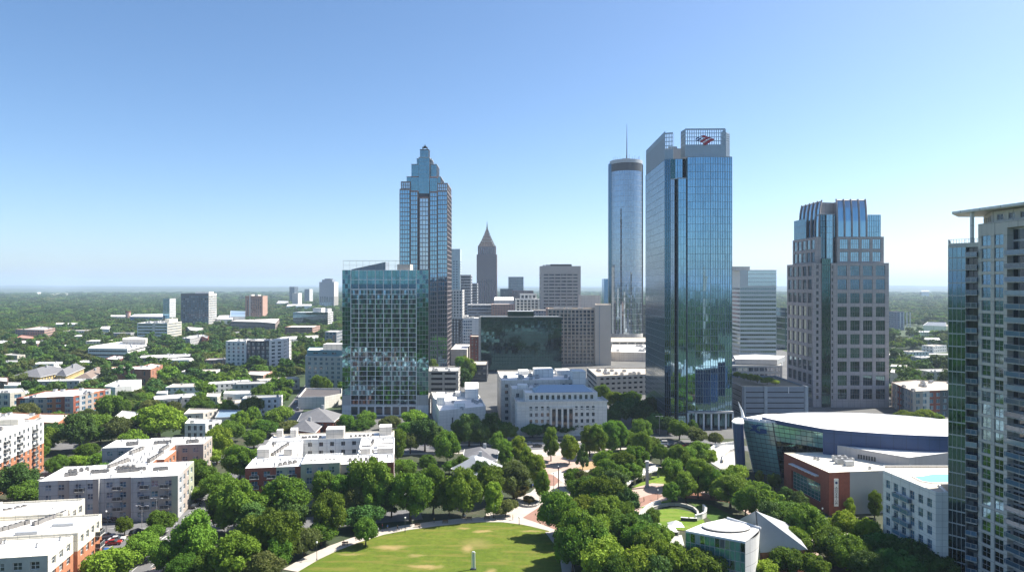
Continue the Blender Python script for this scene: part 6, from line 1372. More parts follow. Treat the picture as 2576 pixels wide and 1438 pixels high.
# streets
ang = 9.5
fs = frame((-99.5,230), 5.0)   # axis of the left street
st_left = [(-96,120),(-101,200),(-104,245),(-110,290),(-118,340),(-135,440),(-165,600)]
ROADS = []
def road(name, path, wd, z, mat=None):
    band(name, path, wd, z, mat or ASPHL); ROADS.append((path, wd))
road('street', st_left, 11, .06)
road('street', [(-330,182),(-200,208),(-140,214.5),(-101,216),(-60,221),(-30,229)], 11, .07)
road('street', [(-320,255),(-200,285),(-150,296),(-113,302)], 9, .065)
road('street', [(-300,330),(-200,325),(-120,318),(-60,318),(0,322),(60,330),(95,334)], 13, .08)
road('street', [(-42,322),(-47,420),(-60,640)], 11, .075)
road('street', [(62,332),(64,420),(66,600)], 12, .085)
road('street', [(95,334),(120,310),(180,306),(260,310)], 10, .07)
band('sidewalk', [(-93,120),(-94,200),(-95.5,212)], 3.2, .18, PAVEP, .14)
band('sidewalk', [(-97,222),(-98,245),(-103,290),(-111,340)], 2.6, .18, PAVEP, .14)
band('sidewalk', [(-140,206.5),(-108,208.5)], 2.5, .18, PAVE, .14); band('sidewalk', [(-60,326.5),(0,330),(60,338)], 3, .18, PAVE, .14); band('sidewalk', [(-60,309.8),(0,313.6),(60,321.5)], 3, .18, PAVE, .14)
sheet('parking_lot', [(-142,178),(-108,184),(-106,208),(-142,204)], .05, ASPHL)
sheet('parking_lot', [(-190,262),(-160,262),(-165,300),(-195,295)], .05, ASPHL)
sheet('parking_lot', [(-31,246),(-31,268),(-41,272),(-41,246)], .05, ASPH)
lm = MB()
def dashes(path, step, ln_, wd, z):
    P = [Vector(p) for p in path]
    for i in range(len(P)-1):
        d = P[i+1]-P[i]; L = d.length; u = d/L; k = 0.0
        while k < L-ln_:
            c = P[i]+u*(k+ln_/2); n = Vector((-u.y,u.x))*wd/2; e = u*ln_/2
            lm.face([(c.x-e.x-n.x,c.y-e.y-n.y,z),(c.x+e.x-n.x,c.y+e.y-n.y,z),(c.x+e.x+n.x,c.y+e.y+n.y,z),(c.x-e.x+n.x,c.y-e.y+n.y,z)], LINEW); k += step
for dx in (-3.6, 0, 3.6): dashes([(x+dx,y) for x, y in st_left[:4]], 6 if dx else 3, 2.2 if dx else 2.9, .16, .09)
dashes([(-200,208),(-140,214.5),(-101,216)], 5, 2, .16, .10); dashes([(-120,318),(-60,318),(0,322),(60,330)], 5, 2.2, .18, .11)
for k in range(9): lm.face([(-106.5+k*1.25,206,.1),(-106.0+k*1.25,206,.1),(-105.9+k*1.25,208.6,.1),(-106.4+k*1.25,208.6,.1)], LINEW)
for k in range(9): lm.face([(-140+k*3.0,196,.09),(-139.85+k*3.0,196,.09),(-139.3+k*3.0,201,.09),(-139.45+k*3.0,201,.09)], LINEW)
tag(lm.build('road_markings'), kind='structure')
# the big lawn and its path
lawn_px = [(700,1470),(750,1438),(800,1408),(850,1384),(900,1365),(960,1346),(1020,1334),(1090,1324),(1150,1317),(1210,1313),(1260,1313),(1310,1319),(1350,1327),(1385,1337),(1400,1365),(1412,1400),(1422,1440)]
lawn = [gp(u_, v_) for u_, v_ in lawn_px]+[(13,160),(8,140),(-10,128),(-40,124),(-58,130),(-64,150)]
sheet('lawn', lawn, .10, LAWN)
lp_ = [gp(u_, v_) for u_, v_ in lawn_px[1:14]]
cen_ = Vector((-22,172)); outer = [(Vector(p)-cen_) for p in lp_]
band('path', [tuple(cen_+q*(1+2.4/q.length)) for q in outer], 4.6, .15, PAVE, .1)
band('path', [gp(1385,1337),gp(1410,1370),gp(1425,1410),gp(1432,1450),(14,150)], 3.4, .14, PAVE, .1)
# plaza
def px(*a): return [gp(u_, v_) for u_, v_ in a]
sheet('plaza', px((1225,1309),(1222,1288),(1262,1268),(1300,1250),(1335,1238),(1360,1215),(1362,1180),(1350,1150),(1335,1132),(1400,1128),(1500,1136),(1560,1150),(1560,1175),(1490,1182),(1448,1200),(1440,1250),(1440,1300),(1428,1340),(1402,1356),(1380,1335),(1300,1315)), .12, PAVE)
sheet('plaza', px((1350,1150),(1362,1180),(1360,1215),(1440,1215),(1450,1190),(1490,1176),(1560,1172),(1560,1156),(1500,1140)), .14, PAVEP)
sheet('plaza', px((1315,1302),(1362,1272),(1400,1262),(1402,1334),(1360,1318)), .16, PAVB)
sheet('plaza', px((1350,1206),(1380,1192),(1412,1203),(1395,1222),(1362,1222)), .165, PAVB)
sheet('plaza', px((1385,1190),(1410,1183),(1428,1200),(1440,1228),(1418,1215)), .17, M('bleached_paving', (.55,.51,.46), .85, .08))
sheet('grass', px((1422,1184),(1452,1180),(1468,1190),(1462,1206),(1436,1210)), .18, GRASS)
sheet('dry_ground', px((1448,1182),(1470,1166),(1500,1156),(1518,1158),(1512,1172),(1480,1182)), .19, STRAW)
sheet('dry_ground', px((735,1345),(760,1328),(780,1330),(772,1350)), .12, STRAW)
sheet('mulch', px((1795,1192),(1860,1200),(1960,1290),(1990,1345),(1900,1300),(1830,1262),(1700,1250),(1690,1225)), .06, MULCH)
sheet('plaza', px((1590,1228),(1640,1215),(1740,1220),(1760,1236),(1700,1252),(1640,1275),(1608,1300),(1598,1310),(1590,1280)), .12, PAVEP)
sheet('plaza', px((1600,1255),(1650,1240),(1668,1248),(1640,1262),(1612,1275)), .14, PAVB)
band('path', [gp(1700,1232),gp(1780,1238),gp(1850,1262),gp(1905,1300),gp(1950,1345),gp(2010,1400),gp(2060,1450)], 3.4, .16, PAVEP, .1)
band('path', [gp(1500,1150),gp(1600,1150),gp(1680,1185),gp(1760,1225),gp(1860,1262),gp(1990,1330),gp(2110,1390),gp(2260,1405)], 3.0, .155, PAVE, .1)
sheet('plaza', px((1760,1145),(1800,1118),(1850,1112),(1850,1160),(1880,1200),(1870,1235),(1830,1190),(1790,1165)), .10, CONCP)
sheet('plaza', px((2020,1318),(2070,1296),(2150,1330),(2120,1356),(2050,1345)), .12, PAVE)
sheet('plaza', px((2010,1360),(2060,1345),(2060,1450),(2010,1450)), .11, PAVEP)
sheet('plaza', px((1665,1350),(1715,1345),(1725,1385),(1690,1395),(1670,1375)), .12, CONCP)
sheet('grass', px((1580,1232),(1640,1198),(1700,1196),(1745,1204),(1710,1222),(1640,1222),(1600,1240)), .09, GRASS)
sheet('grass', px((1612,1276),(1650,1266),(1690,1254),(1690,1266),(1650,1276),(1622,1284)), .18, GRASS)
am = (gp(1706,1306)[0], gp(1706,1306)[1]); 
sheet('grass', [(am[0]+8.0*math.cos(R(a)), am[1]+10.5*math.sin(R(a))) for a in range(0, 360, 10)], .2, GRASS)
sheet('grass', px((1735,1262),(1790,1270),(1850,1300),(1830,1320),(1790,1310),(1765,1290)), .08, MGRASS('shade_painted_grass', (.05,.11,.02), (.08,.15,.03), (.1,.14,.04)))  # darker copy of the grass, shade painted into its colours
for (a_, c_) in (((2300,1085),(2385,1095)),): pass
sheet('grass', [xd(2298,980),xd(2400,980),xd(2400,1100),xd(2290,1100)], .3, GRASS)
road('highway', [xd(2243,1000),xd(2300,930),xd(2400,880)], 22, .3, PAVE); road('highway', [xd(2200,1500),xd(2300,1420),xd(2400,1300)], 26, .3, PAVE); road('highway', [xd(2200,760),xd(2300,770),xd(2420,760)], 14, .3, CONCP)
for pth, wd in ROADS:
    for i in range(len(pth)-1):
        a, c = Vector(pth[i]), Vector(pth[i+1]); d_ = (c-a).normalized(); n = Vector((-d_.y,d_.x))*(wd/2+.5); foot([tuple(a+n),tuple(a-n),tuple(c-n),tuple(c+n)])
foot(lawn); foot([(am[0]+9*math.cos(R(a)), am[1]+11*math.sin(R(a))) for a in range(0, 360, 30)])
# ------------------------------------------------------------------ small houses among the left woods
hrg = random.Random(5)
spots = [(18,905,'cream'),(60,935,'white'),(118,912,'white'),(150,955,'grey'),(12,985,'white'),(205,935,'cream'),(232,905,'white'),(330,925,'white'),(445,905,'white'),(425,935,'cream'),(470,968,'white'),(505,928,'white'),(545,905,'salmon'),(520,868,'white'),(575,960,'white'),(480,862,'salmon'),(640,965,'grey'),(700,905,'white'),(735,905,'cream'),(300,870,'salmon'),(180,868,'white'),(95,875,'salmon'),(250,862,'cream'),(690,862,'white'),(560,840,'white'),(610,835,'cream'),(200,832,'white'),(110,835,'white'),(300,842,'grey'),(660,1010,'white'),(590,1005,'cream'),(360,990,'white'),(440,1000,'grey'),(700,955,'cream'),(2300,885,'white'),(2330,905,'grey'),(2350,870,'white'),(2290,850,'cream'),(2330,835,'white'),(2360,940,'cream')]
spots.sort(key=lambda s: (s[0] > 1200, s[0]))
COLM = {'cream': CREAM, 'white': WHITER, 'grey': GREYR, 'salmon': M('pink_brick', (.42,.27,.21))}
cnt = {}
ORDL = ['first','second','third','fourth','fifth','sixth','seventh','eighth','ninth','tenth','eleventh','twelfth','thirteenth','fourteenth','fifteenth','sixteenth','seventeenth','eighteenth']
for (u_, v_, c_) in spots:
    side_ = 'right' if u_ > 1200 else 'left'; k_ = cnt.get((c_, side_), 0); cnt[(c_, side_)] = k_+1
    x, y = gp(u_, v_, 7); wd = hrg.uniform(13, 26)*(1+y/2500); dp = hrg.uniform(9, 15)*(1+y/2500); h_ = hrg.choice([6,7,8,10]); a_ = R(hrg.choice([9,9,9,30]))
    q = [(x+px_*math.cos(a_)-py_*math.sin(a_), y+px_*math.sin(a_)+py_*math.cos(a_)) for px_, py_ in ((-wd/2,-dp/2),(wd/2,-dp/2),(wd/2,dp/2),(-wd/2,dp/2))]
    if not tree_ok(x, y, 8): continue
    b = Bld('small_house', f"{'small flat-roofed' if h_ < 8 else 'two-storey'} {c_} building in the {side_} woods, {ORDL[k_]} {c_} one from the left", 'house', (x, y), 'small buildings among the woods')
    b.block(q, 0, h_, COLM[c_], w_small if h_ > 6 else WS(cw=5, rh=5, ww=1.6, wh=1.6, sill=1.6), hrg.choice([ROOF_W, ROOF_W, ROOF_T, ROOF_G]), .4)
    b.units(q, h_-.4, 2, k_+3); b.finish(12)

# ------------------------------------------------------------------ street furniture
def at(u, v): return gp(u, v)
def lamp(name, label, u, v, hpx, kind='single', group='park lamps'):
    x, y = gp(u, v); h = hpx*y/FP; r_ = empty(name, (x, y, 0), label, 'street lamp' if 'lamp' in name else 'mast', group)
    m = MB(); m.tube([(x,y,0),(x,y,.6)], [.16,.12], METALD, 8); m.tube([(x,y,.6),(x,y,h)], [.08,.055], METALD if kind != 'tall' else METAL, 6); m.build('pole', r_)
    m = MB()
    if kind == 'tall':
        for s in (-1, 1): m.tube([(x,y,h-.2),(x+s*.9,y,h+.1),(x+s*1.6,y,h)], .06, METAL, 5); m.box(x+s*1.3 if s > 0 else x-1.9, x+s*1.9 if s > 0 else x-1.3, y-.2, y+.2, h-.12, h+.05, METAL)
    else: m.tube([(x,y,h),(x,y,h+.12),(x,y,h+.45),(x,y,h+.6)], [.1,.24,.28,.06], WHITEP, 8)
    m.build('lamp_head', r_); return r_
lamp('street_lamp', 'black globe lamp on the path at the lower left edge of the lawn', 797, 1409, 43)
lamp('street_lamp', 'black globe lamp at the top middle edge of the lawn', 1246, 1309, 36)
lamp('street_lamp', 'short black lamp at the lawn corner next to the brick triangle', 1306, 1320, 17)
lamp('street_lamp', 'black globe lamp on the path at the upper left edge of the lawn', 1019, 1338, 34)
lamp('street_lamp', 'black lamp beside the parking lot, next to the corner apartments', 267, 1344, 56)
lamp('street_lamp', 'tall dark lamp at the right side of the parking lot', 357, 1349, 78, 'tall')
lamp('street_lamp', 'tallest grey double-armed lamp behind the parking lot trees', 394, 1336, 84, 'tall')
lamp('street_lamp', 'dark lamp at the left street crossing', 460, 1287, 46)
lamp('street_lamp', 'thin pole lamp on the plaza right of the tall dark mast', 1422, 1228, 36)
lamp('street_lamp', 'thin pole lamp on the plaza left of the tall dark mast', 1393, 1231, 40)
lamp('street_lamp', 'pole lamp at the near side of the plaza', 1420, 1262, 22)
lamp('street_lamp', 'pole lamp at the left end of the white ramp wall', 1598, 1218, 30)
lamp('street_lamp', 'pole lamp above the amphitheatre lawn, left one', 1655, 1256, 22)
lamp('street_lamp', 'pole lamp above the amphitheatre lawn, right one', 1679, 1257, 32)
lamp('street_lamp', 'pole lamp in front of the brick exhibit hall', 2069, 1300, 20)
lamp('street_lamp', 'tall street lamp in front of the blue bank tower', 1659, 1096, 50, 'tall')
def mast(name, label, cat, u, v, hpx, w_, mat, dep=None):
    x, y = gp(u, v); h = hpx*y/FP; r_ = empty(name, (x, y, 0), label, cat); m = MB(); m.box(x-w_/2, x+w_/2, y-(dep or w_)/2, y+(dep or w_)/2, 0, h, mat); m.build('shaft', r_)
    m = MB(); m.box(x-w_*.75, x+w_*.75, y-(dep or w_)*.75, y+(dep or w_)*.75, 0, .8, CONC); m.build('base', r_); m = MB(); m.box(x-w_*.6, x+w_*.6, y-(dep or w_)*.6, y+(dep or w_)*.6, h, h+.25, WHITEP); m.build('cap', r_)
mast('plaza_mast', 'tall dark square mast standing in the middle of the plaza', 'mast', 1405, 1237, 64, .35, M('corten_brown', (.12,.06,.04)))
mast('light_tower', 'broad pale concrete light tower rising beside the white ramp wall', 'tower', 1628, 1226, 66, 1.1, M('tower_pale_concrete', (.42,.44,.42), .8, .1), .8)
# white memorial on the lawn
x, y = gp(1191, 1432); r_ = empty('lawn_monument', (x, y, 0), 'slim white two-legged monument standing on the lawn', 'monument'); H_ = 4.6
for s in (-1, 1):
    m = MB(); m.tube([(x+s*.42,y,0),(x+s*.36,y,H_-.5),(x+s*.28,y,H_-.1)], [.11,.1,.1], WHITEP, 8); m.build('leg', r_)
m = MB(); m.tube([(x-.42,y,H_-.2),(x-.2,y,H_+.12),(x+.2,y,H_+.12),(x+.42,y,H_-.2)], [.14,.2,.2,.14], WHITEP, 8); m.build('arch', r_)
m = MB(); m.box(x-.7, x+.7, y-.5, y+.5, .1, .4, METALD); m.build('plinth', r_)
m = MB(); m.box(x-.2, x+.2, y-.06, y+.06, .4, H_-.3, M('pale_green_panel2', (.45,.55,.5))); m.build('panel', r_)
# white ramp wall on piers
rp_ = [gp(*Z4(1500,705),3.0), gp(*Z4(1560,648),3.2), gp(*Z4(1630,602),3.4), gp(*Z4(1700,572),3.6), gp(*Z4(1765,552),3.8), gp(*Z4(1835,532),4.0)]
r_ = empty('ramp_wall', (rp_[0][0], rp_[0][1], 0), 'long curved white ramp on dark piers in the middle of the park', 'ramp')
dk = MB(); pa = MB()
for i in range(len(rp_)-1):
    a, c = Vector(rp_[i]), Vector(rp_[i+1]); u_ = (c-a); L = u_.length; u_ /= L; mid = (a+c)/2; z = 2.6+.22*i
    dk.obox((mid.x,mid.y,z), (u_.x,u_.y), (L/2+.15,1.5,.2), WHITER)
    n = Vector((u_.y,-u_.x)); e = mid-n*1.5; pa.obox((e.x,e.y,z+.6), (u_.x,u_.y), (L/2+.1,.1,.45), WHITER)
dk.build('deck', r_); pa.build('parapet', r_)
for i in range(len(rp_)): m = MB(); m.box(rp_[i][0]-.35, rp_[i][0]+.35, rp_[i][1]-.35, rp_[i][1]+.35, 0, 2.45+.2*max(0, i-1), CONC); m.build('pier', r_)
def arcwall(name, label, pts, h, t, mat, top=None, cat='wall', z0=.1):
    P = [Vector(p) for p in pts]; r_ = empty(name, (P[0].x, P[0].y, 0), label, cat); m = MB(); cp = MB()
    for i in range(len(P)-1):
        a, c = P[i], P[i+1]; u_ = (c-a); L = u_.length; u_ /= L; mid = (a+c)/2; m.obox((mid.x,mid.y,z0+h/2), (u_.x,u_.y), (L/2+t*.3,t/2,h/2), mat); cp.obox((mid.x,mid.y,z0+h+.06), (u_.x,u_.y), (L/2+t*.35,t/2+.1,.06), top or WHITER)
    m.build('wall', r_); cp.build('coping', r_)
arcwall('curved_wall', 'curved dark seat wall with pale coping around the back of the amphitheatre lawn', [gp(*Z4(*p)) for p in ((1780,905),(1850,880),(1930,866),(2010,866),(2080,880),(2140,902),(2175,935),(2180,972))], .9, .45, CONC, CONC)
arcwall('curved_wall', 'white rising curved wall at the left entrance of the amphitheatre lawn', [gp(*Z4(*p)) for p in ((1680,985),(1700,945),(1735,915),(1790,880),(1850,862))], 1.6, .6, WHITER)
arcwall('curved_wall', 'free-standing white curved wall at the right of the amphitheatre lawn', [gp(*Z4(*p)) for p in ((2225,905),(2248,930),(2245,965),(2210,985),(2160,996))], 1.8, .5, WHITER)
arcwall('stage_edge', 'dark straight stage edge between the amphitheatre lawn and the glass pavilion', [gp(*Z4(*p)) for p in ((2035,995),(2100,1000),(2165,1002))], 1.0, .6, METALD)
arcwall('low_wall', 'thin pale kerb wall at the near side of the amphitheatre lawn', [gp(*Z4(*p)) for p in ((1835,1035),(1900,1065),(1960,1092),(2010,1108))], .5, .4, WHITER)
arcwall('retaining_wall', 'curved pale terrace wall beside the deep blue prow of the aquarium', [gp(1776,1155), gp(1784,1136), gp(1800,1124), gp(1830,1119), gp(1852,1117)], 1.2, .5, WHITER)
arcwall('retaining_wall', 'inner curved terrace wall nearest the deep blue prow', [gp(1818,1164), gp(1822,1148), gp(1834,1138), gp(1850,1133)], 1.2, .5, CONC)
x, y = gp(1331, 1268)
arcwall('planter_ring', 'round pale planter with russet shrub on the plaza', [(x+3.4*math.cos(R(a)), y+3.4*math.sin(R(a))) for a in range(0, 361, 24)], .6, .45, CONC, CONC, cat='planter')
for (u_, v_, lb) in ((1683,1352,'left'),(1700,1340,'right')):
    x, y = gp(u_, v_); r_ = empty('canopy_tent', (x, y, 0), f'white peaked canopy tent left of the glass pavilion, the {lb} one', 'tent', 'white tents by the glass pavilion')
    m = MB(); q = [(x-2.2,y-2.2,2.5),(x+2.2,y-2.2,2.5),(x+2.2,y+2.2,2.5),(x-2.2,y+2.2,2.5)]
    for i in range(4): m.face([q[i], q[(i+1)%4], (x,y,3.9)], WHITEP)
    m.build('cover', r_)
    for i in range(4): m = MB(); m.tube([(q[i][0],q[i][1],0),q[i]], .05, METAL, 5); m.build('leg', r_)
# benches along the lawn path
def bench(u, v, a, lb):
    x, y = gp(u, v); r_ = empty('park_bench', (x, y, 0), lb, 'bench', 'benches along the lawn path'); f_ = frame((x,y), a); WD = M('bench_wood', (.16,.10,.06)); ux = (math.cos(R(a)), math.sin(R(a)))
    m = MB(); m.obox((x,y,.6), ux, (.9,.25,.04), WD); m.build('seat', r_); m = MB(); p = f_(0,.27); m.obox((p[0],p[1],.95), ux, (.9,.03,.22), WD); m.build('backrest', r_)
    for s in (-.75,.75): m = MB(); p = f_(s,0); m.obox((p[0],p[1],.3), ux, (.04,.25,.28), METALD); m.build('leg', r_)
for k, (u_, v_) in enumerate(((868,1372),(925,1350),(1050,1326),(1120,1316),(1180,1308),(1225,1306))): bench(u_, v_, 15-k*3, f'dark wooden bench on the lawn path, {ORDL[k]} from the left')
# ------------------------------------------------------------------ cars
CARP = {k: M('car_paint_'+k, c, .25, .02, .5, spec=.6) for k, c in (('white',(.62,.62,.62)),('silver',(.36,.37,.38)),('black',(.015,.015,.018)),('blue',(.03,.09,.28)),('red',(.32,.03,.025)),('grey',(.12,.125,.13)))}
TYRE = M('tyre', (.02,.02,.02), .9); CGL = MW('car_glass', (.015,.02,.025), (.03,.035,.04), .3); LGT = M('lamp_lens', (.6,.58,.5), .2)
def car_proto(kind):
    prof = {'sedan': [(-2.25,.35),(-2.25,.78),(-1.55,.88),(1.05,.92),(1.95,.84),(2.25,.68),(2.25,.35)], 'van': [(-2.3,.35),(-2.3,1.05),(-2.1,1.1),(1.35,1.1),(2.1,.95),(2.3,.75),(2.3,.35)]}[kind]
    cab = {'sedan': [(-1.55,.88),(-1.05,1.36),(.25,1.42),(1.05,.92)], 'van': [(-2.15,1.1),(-1.95,1.78),(.55,1.82),(1.35,1.1)]}[kind]; W = .9
    def extr(p, w0, w1, mat, roofm=None):
        m = MB(); n = len(p)
        mid = [(a,c) for a, c in p]
        top = max(c for a, c in p); lo_ = min(c for a, c in p)
        L = [(a, -(w0+(w1-w0)*(c-lo_)/(top-lo_+1e-6)), c) for a, c in p]; R_ = [(a, -q[1], c) for (a, c), q in zip(p, L)]
        for i in range(n): j = (i+1) % n; m.face([L[i], L[j], R_[j], R_[i]][::-1], roofm if (roofm and p[i][1] > top-.15 and p[j][1] > top-.15) else mat)
        m.face(L, mat); m.face(R_[::-1], mat); return m
    return extr(prof, W, W-.04, 'P'), extr(cab, W-.05, W-.22, CGL, 'P')
_carm = {}
def car(label, x, y, a, col='white', kind='sedan', group='cars on the streets and lots', z=.1):
    k = (kind, col)
    if k not in _carm:
        bo, ca = car_proto(kind)
        for q_ in (bo, ca): q_.mats = [CARP[col] if m_ == 'P' else m_ for m_ in q_.mats]
        wm = MB(); wm.tube([(0,-.11,.33),(0,.11,.33)], .33, TYRE, 14); rm_ = MB(); rm_.tube([(0,-.125,.33),(0,.125,.33)], .19, METAL, 8); lm_ = MB(); lm_.box(2.2,2.29,-.18,.18,.62,.76,LGT)
        _carm[k] = (bo.mesh('body'), ca.mesh('cabin'), wm.mesh('wheel'), lm_.mesh('headlight'), rm_.mesh('rim'))
    r_ = empty('parked_car', (x, y, z), label, 'car', group); r_.rotation_euler = (0,0,R(a)); bm_ = _carm[k]
    kid('body', bm_[0], r_); kid('cabin', bm_[1], r_)
    for sx in (-1.4, 1.4):
        for sy in (-.82, .82): kid('rim', bm_[4], kid('wheel', bm_[2], r_, (sx, sy, 0)))
    for sy in (-.6, .6): kid('headlight', bm_[3], r_, (0, sy, 0))
def carp(label, u, v, a, col, kind='sedan', z=.12): x, y = gp(u, v); car(label, x, y, a, col, kind, z=z)
carp('white car parked in the lot beside the corner apartments, further one', 294, 1360, 15, 'white')
carp('red car in the lot right in front of the white parked car', 285, 1369, 15, 'red')
carp('blue car in the lot closest to the corner apartments', 251, 1389, 12, 'blue')
carp('black van at the lot exit under the dark lamp', 346, 1345, 60, 'black', 'van')
carp('silver car in the same lot, second row behind the white car', 268, 1352, 15, 'silver')
carp('grey car on the cross street, in shade left', 262, 1313, 8, 'grey'); carp('black car on the cross street just behind the grey one', 290, 1310, 8, 'black')
carp('dark car waiting at the left street crossing', 492, 1275, 80, 'black'); carp('silver car driving up the left street past the crossing', 505, 1255, 82, 'silver')
carp('white van further up the left street', 520, 1232, 83, 'white', 'van'); carp('grey car on the left street near the bottom trees', 452, 1330, 82, 'grey')
for k, (u_, c_) in enumerate(((1330,'silver'),(1352,'black'),(1392,'white'),(1440,'blue'),(1485,'grey'),(1560,'black'),(1668,'white'),(1690,'black'),(1708,'grey'),(1728,'red'),(1748,'black'))):
    carp(f'{c_} car on the avenue before the courthouse, {ORDL[k]} from the left', u_, 719+75*FP/(324 if k % 2 else 329), 2 if k % 2 else 182, c_, 'van' if k in (2, 6) else 'sedan', .16)
for k in range(8): x, y = -36.5+(k%2)*3.0, 248+2.7*k; car(f"{['white','silver','black','grey','blue','white','red','silver'][k]} car parked beside the shingle pavilions, {ORDL[k]} from the front", x, y, 0 if k%2 else 180, ['white','silver','black','grey','blue','white','red','silver'][k], 'van' if k == 3 else 'sedan')
for k in range(10): x, y = -186+(k%5)*5.2, 268+(k//5)*18; car(f"{['silver','white','black','blue','grey'][k%5]} car in the lot beside the seven-storey apartments, {['front','back'][k//5]} row", x, y, 100, ['silver','white','black','blue','grey'][k%5], 'sedan')
for k in range(12):
    y = 300+k*24; x = np.interp(y, [290,340,440,600], [-110,-118,-135,-165])+(2.4 if k%2 else -2.4); c_ = ['white','grey','silver','black'][k%4]; car(f'{c_} car on the far part of the left street, {ORDL[k]} one going away', float(x), y, 97, c_, 'van' if k%5 == 0 else 'sedan')
# ------------------------------------------------------------------ people
def MPERS(name, shirt, trous, skin, hair):
    m, t, b = _nt(name); tc = t.nodes.new('ShaderNodeTexCoord'); sp_ = t.nodes.new('ShaderNodeSeparateXYZ'); t.links.new(tc.outputs['Object'], sp_.inputs[0]); r_ = t.nodes.new('ShaderNodeValToRGB'); r_.color_ramp.interpolation = 'CONSTANT'
    mr = _ramp(t, sp_.outputs[2], 0, 1.8); e = r_.color_ramp.elements; e[0].position = 0; e[0].color = (.02,.02,.02,1); e[1].position = .045; e[1].color = (*trous,1)
    for p_, c_ in ((.53,shirt),(.825,skin),(.94,hair)): q = e.new(p_); q.color = (*c_,1)
    t.links.new(mr, r_.inputs[0]); t.links.new(r_.outputs[0], b.inputs['Base Color']); b.inputs['Roughness'].default_value = .8; return m
def person_mesh(step, name='body'):
    V = [(0,0,.95),(0,0,1.15),(0,0,1.38),(0,0,1.5),(0,.01,1.62),(0,.0,1.74), (.1,0,.9),(.11,step*.5,.5),(.11,step*.3-.1*abs(step),.08),(.11,step*.3+.1,.04), (-.1,0,.9),(-.11,-step*.4,.5),(-.11,-step*.7,.08),(-.11,-step*.7+.16,.04),
         (.19,0,1.4),(.25,-step*.25,1.14),(.25,-step*.3+.1,.9),(.25,-step*.3+.13,.8), (-.19,0,1.4),(-.25,step*.25,1.14),(-.25,step*.4+.05,.9),(-.25,step*.4+.08,.8)]
    E = [(0,1),(1,2),(2,3),(3,4),(4,5),(0,6),(6,7),(7,8),(8,9),(0,10),(10,11),(11,12),(12,13),(2,14),(14,15),(15,16),(16,17),(2,18),(18,19),(19,20),(20,21)]
    rad = [.15,.13,.16,.06,.10,.085,.09,.062,.045,.04,.09,.062,.045,.04,.065,.045,.035,.035,.065,.045,.035,.035]
    me = bpy.data.meshes.new(name); me.from_pydata(V, E, []); o = bpy.data.objects.new('tmp', me); COL.objects.link(o)
    o.modifiers.new('s', 'SKIN'); sv_ = me.skin_vertices[0].data
    for i, r in enumerate(rad): sv_[i].radius = (r, r*(.75 if i < 3 else 1)); sv_[i].use_root = (i == 0)
    o.modifiers.new('u', 'SUBSURF').levels = 1; bpy.context.view_layer.update(); dg = bpy.context.evaluated_depsgraph_get(); m2 = bpy.data.meshes.new_from_object(o.evaluated_get(dg)); bpy.data.objects.remove(o)
    for p in m2.polygons: p.use_smooth = True
    m2.name = name; return m2
PM = [person_mesh(.35), person_mesh(.05), person_mesh(-.3)]
PCOL = [('white shirt and dark trousers',(.6,.6,.6),(.03,.03,.05)),('red top and blue jeans',(.4,.04,.04),(.05,.08,.2)),('blue shirt and beige trousers',(.06,.15,.4),(.35,.28,.18)),('black top and grey trousers',(.02,.02,.02),(.15,.15,.16)),('yellow top and dark trousers',(.5,.35,.05),(.03,.03,.04))]
plist = [(951,1340,'on the lawn path, leftmost'),(962,1331,'on the lawn path near the upper left lamp'),(975,1333,'in shade on the path'),(1000,1336,'beside the upper left globe lamp'),(1092,1315,'on the path at the top of the lawn'),(1170,1306,'under the trees at the top of the lawn'),(865,1372,'by the bench on the left lawn path'),(1340,1228,'at the left side of the plaza'),(1352,1234,'at the plaza edge'),(1376,1246,'mid plaza'),(1412,1254,'on the plaza near the masts'),(1372,1300,'on the brick triangle by the lawn'),(1395,1350,'right of the lawn'),(1700,1238,'above the amphitheatre lawn'),(1620,1262,'left of the amphitheatre lawn'),(1840,1262,'on the mulch path'),(2040,1330,'in front of the brick exhibit hall'),(440,1385,'on the pink sidewalk of the left street'),(470,1340,'on the sidewalk near the crossing'),(1290,1308,'at the top right corner of the lawn')]
used_p = {}
for k, (u_, v_, wh) in enumerate(plist):
    x, y = gp(u_, v_); i = k % 5; nm_, sh_, tr_ = PCOL[i]; key = (k % 3, i)
    if key not in used_p: me = PM[k % 3].copy(); me.materials.clear(); me.materials.append(MPERS(f'clothes_{i}_{k%3}', sh_, tr_, (.42,.27,.19) if k % 2 else (.20,.12,.08), (.03,.02,.015))); used_p[key] = me
    r_ = bpy.data.objects.new('person', used_p[key]); COL.objects.link(r_); r_.location = (x, y, .16); r_.rotation_euler = (0,0,(k*1.9) % 6.28)
    tag(r_, f'person in {nm_} {wh}', 'person', 'people in the park')
# paved ground between the downtown blocks
sheet('downtown_pavement', [(-75,338),(240,345),(330,900),(-190,900),(-150,640)], .03, M('city_pavement', (.13,.13,.125), .9, .25, .05))
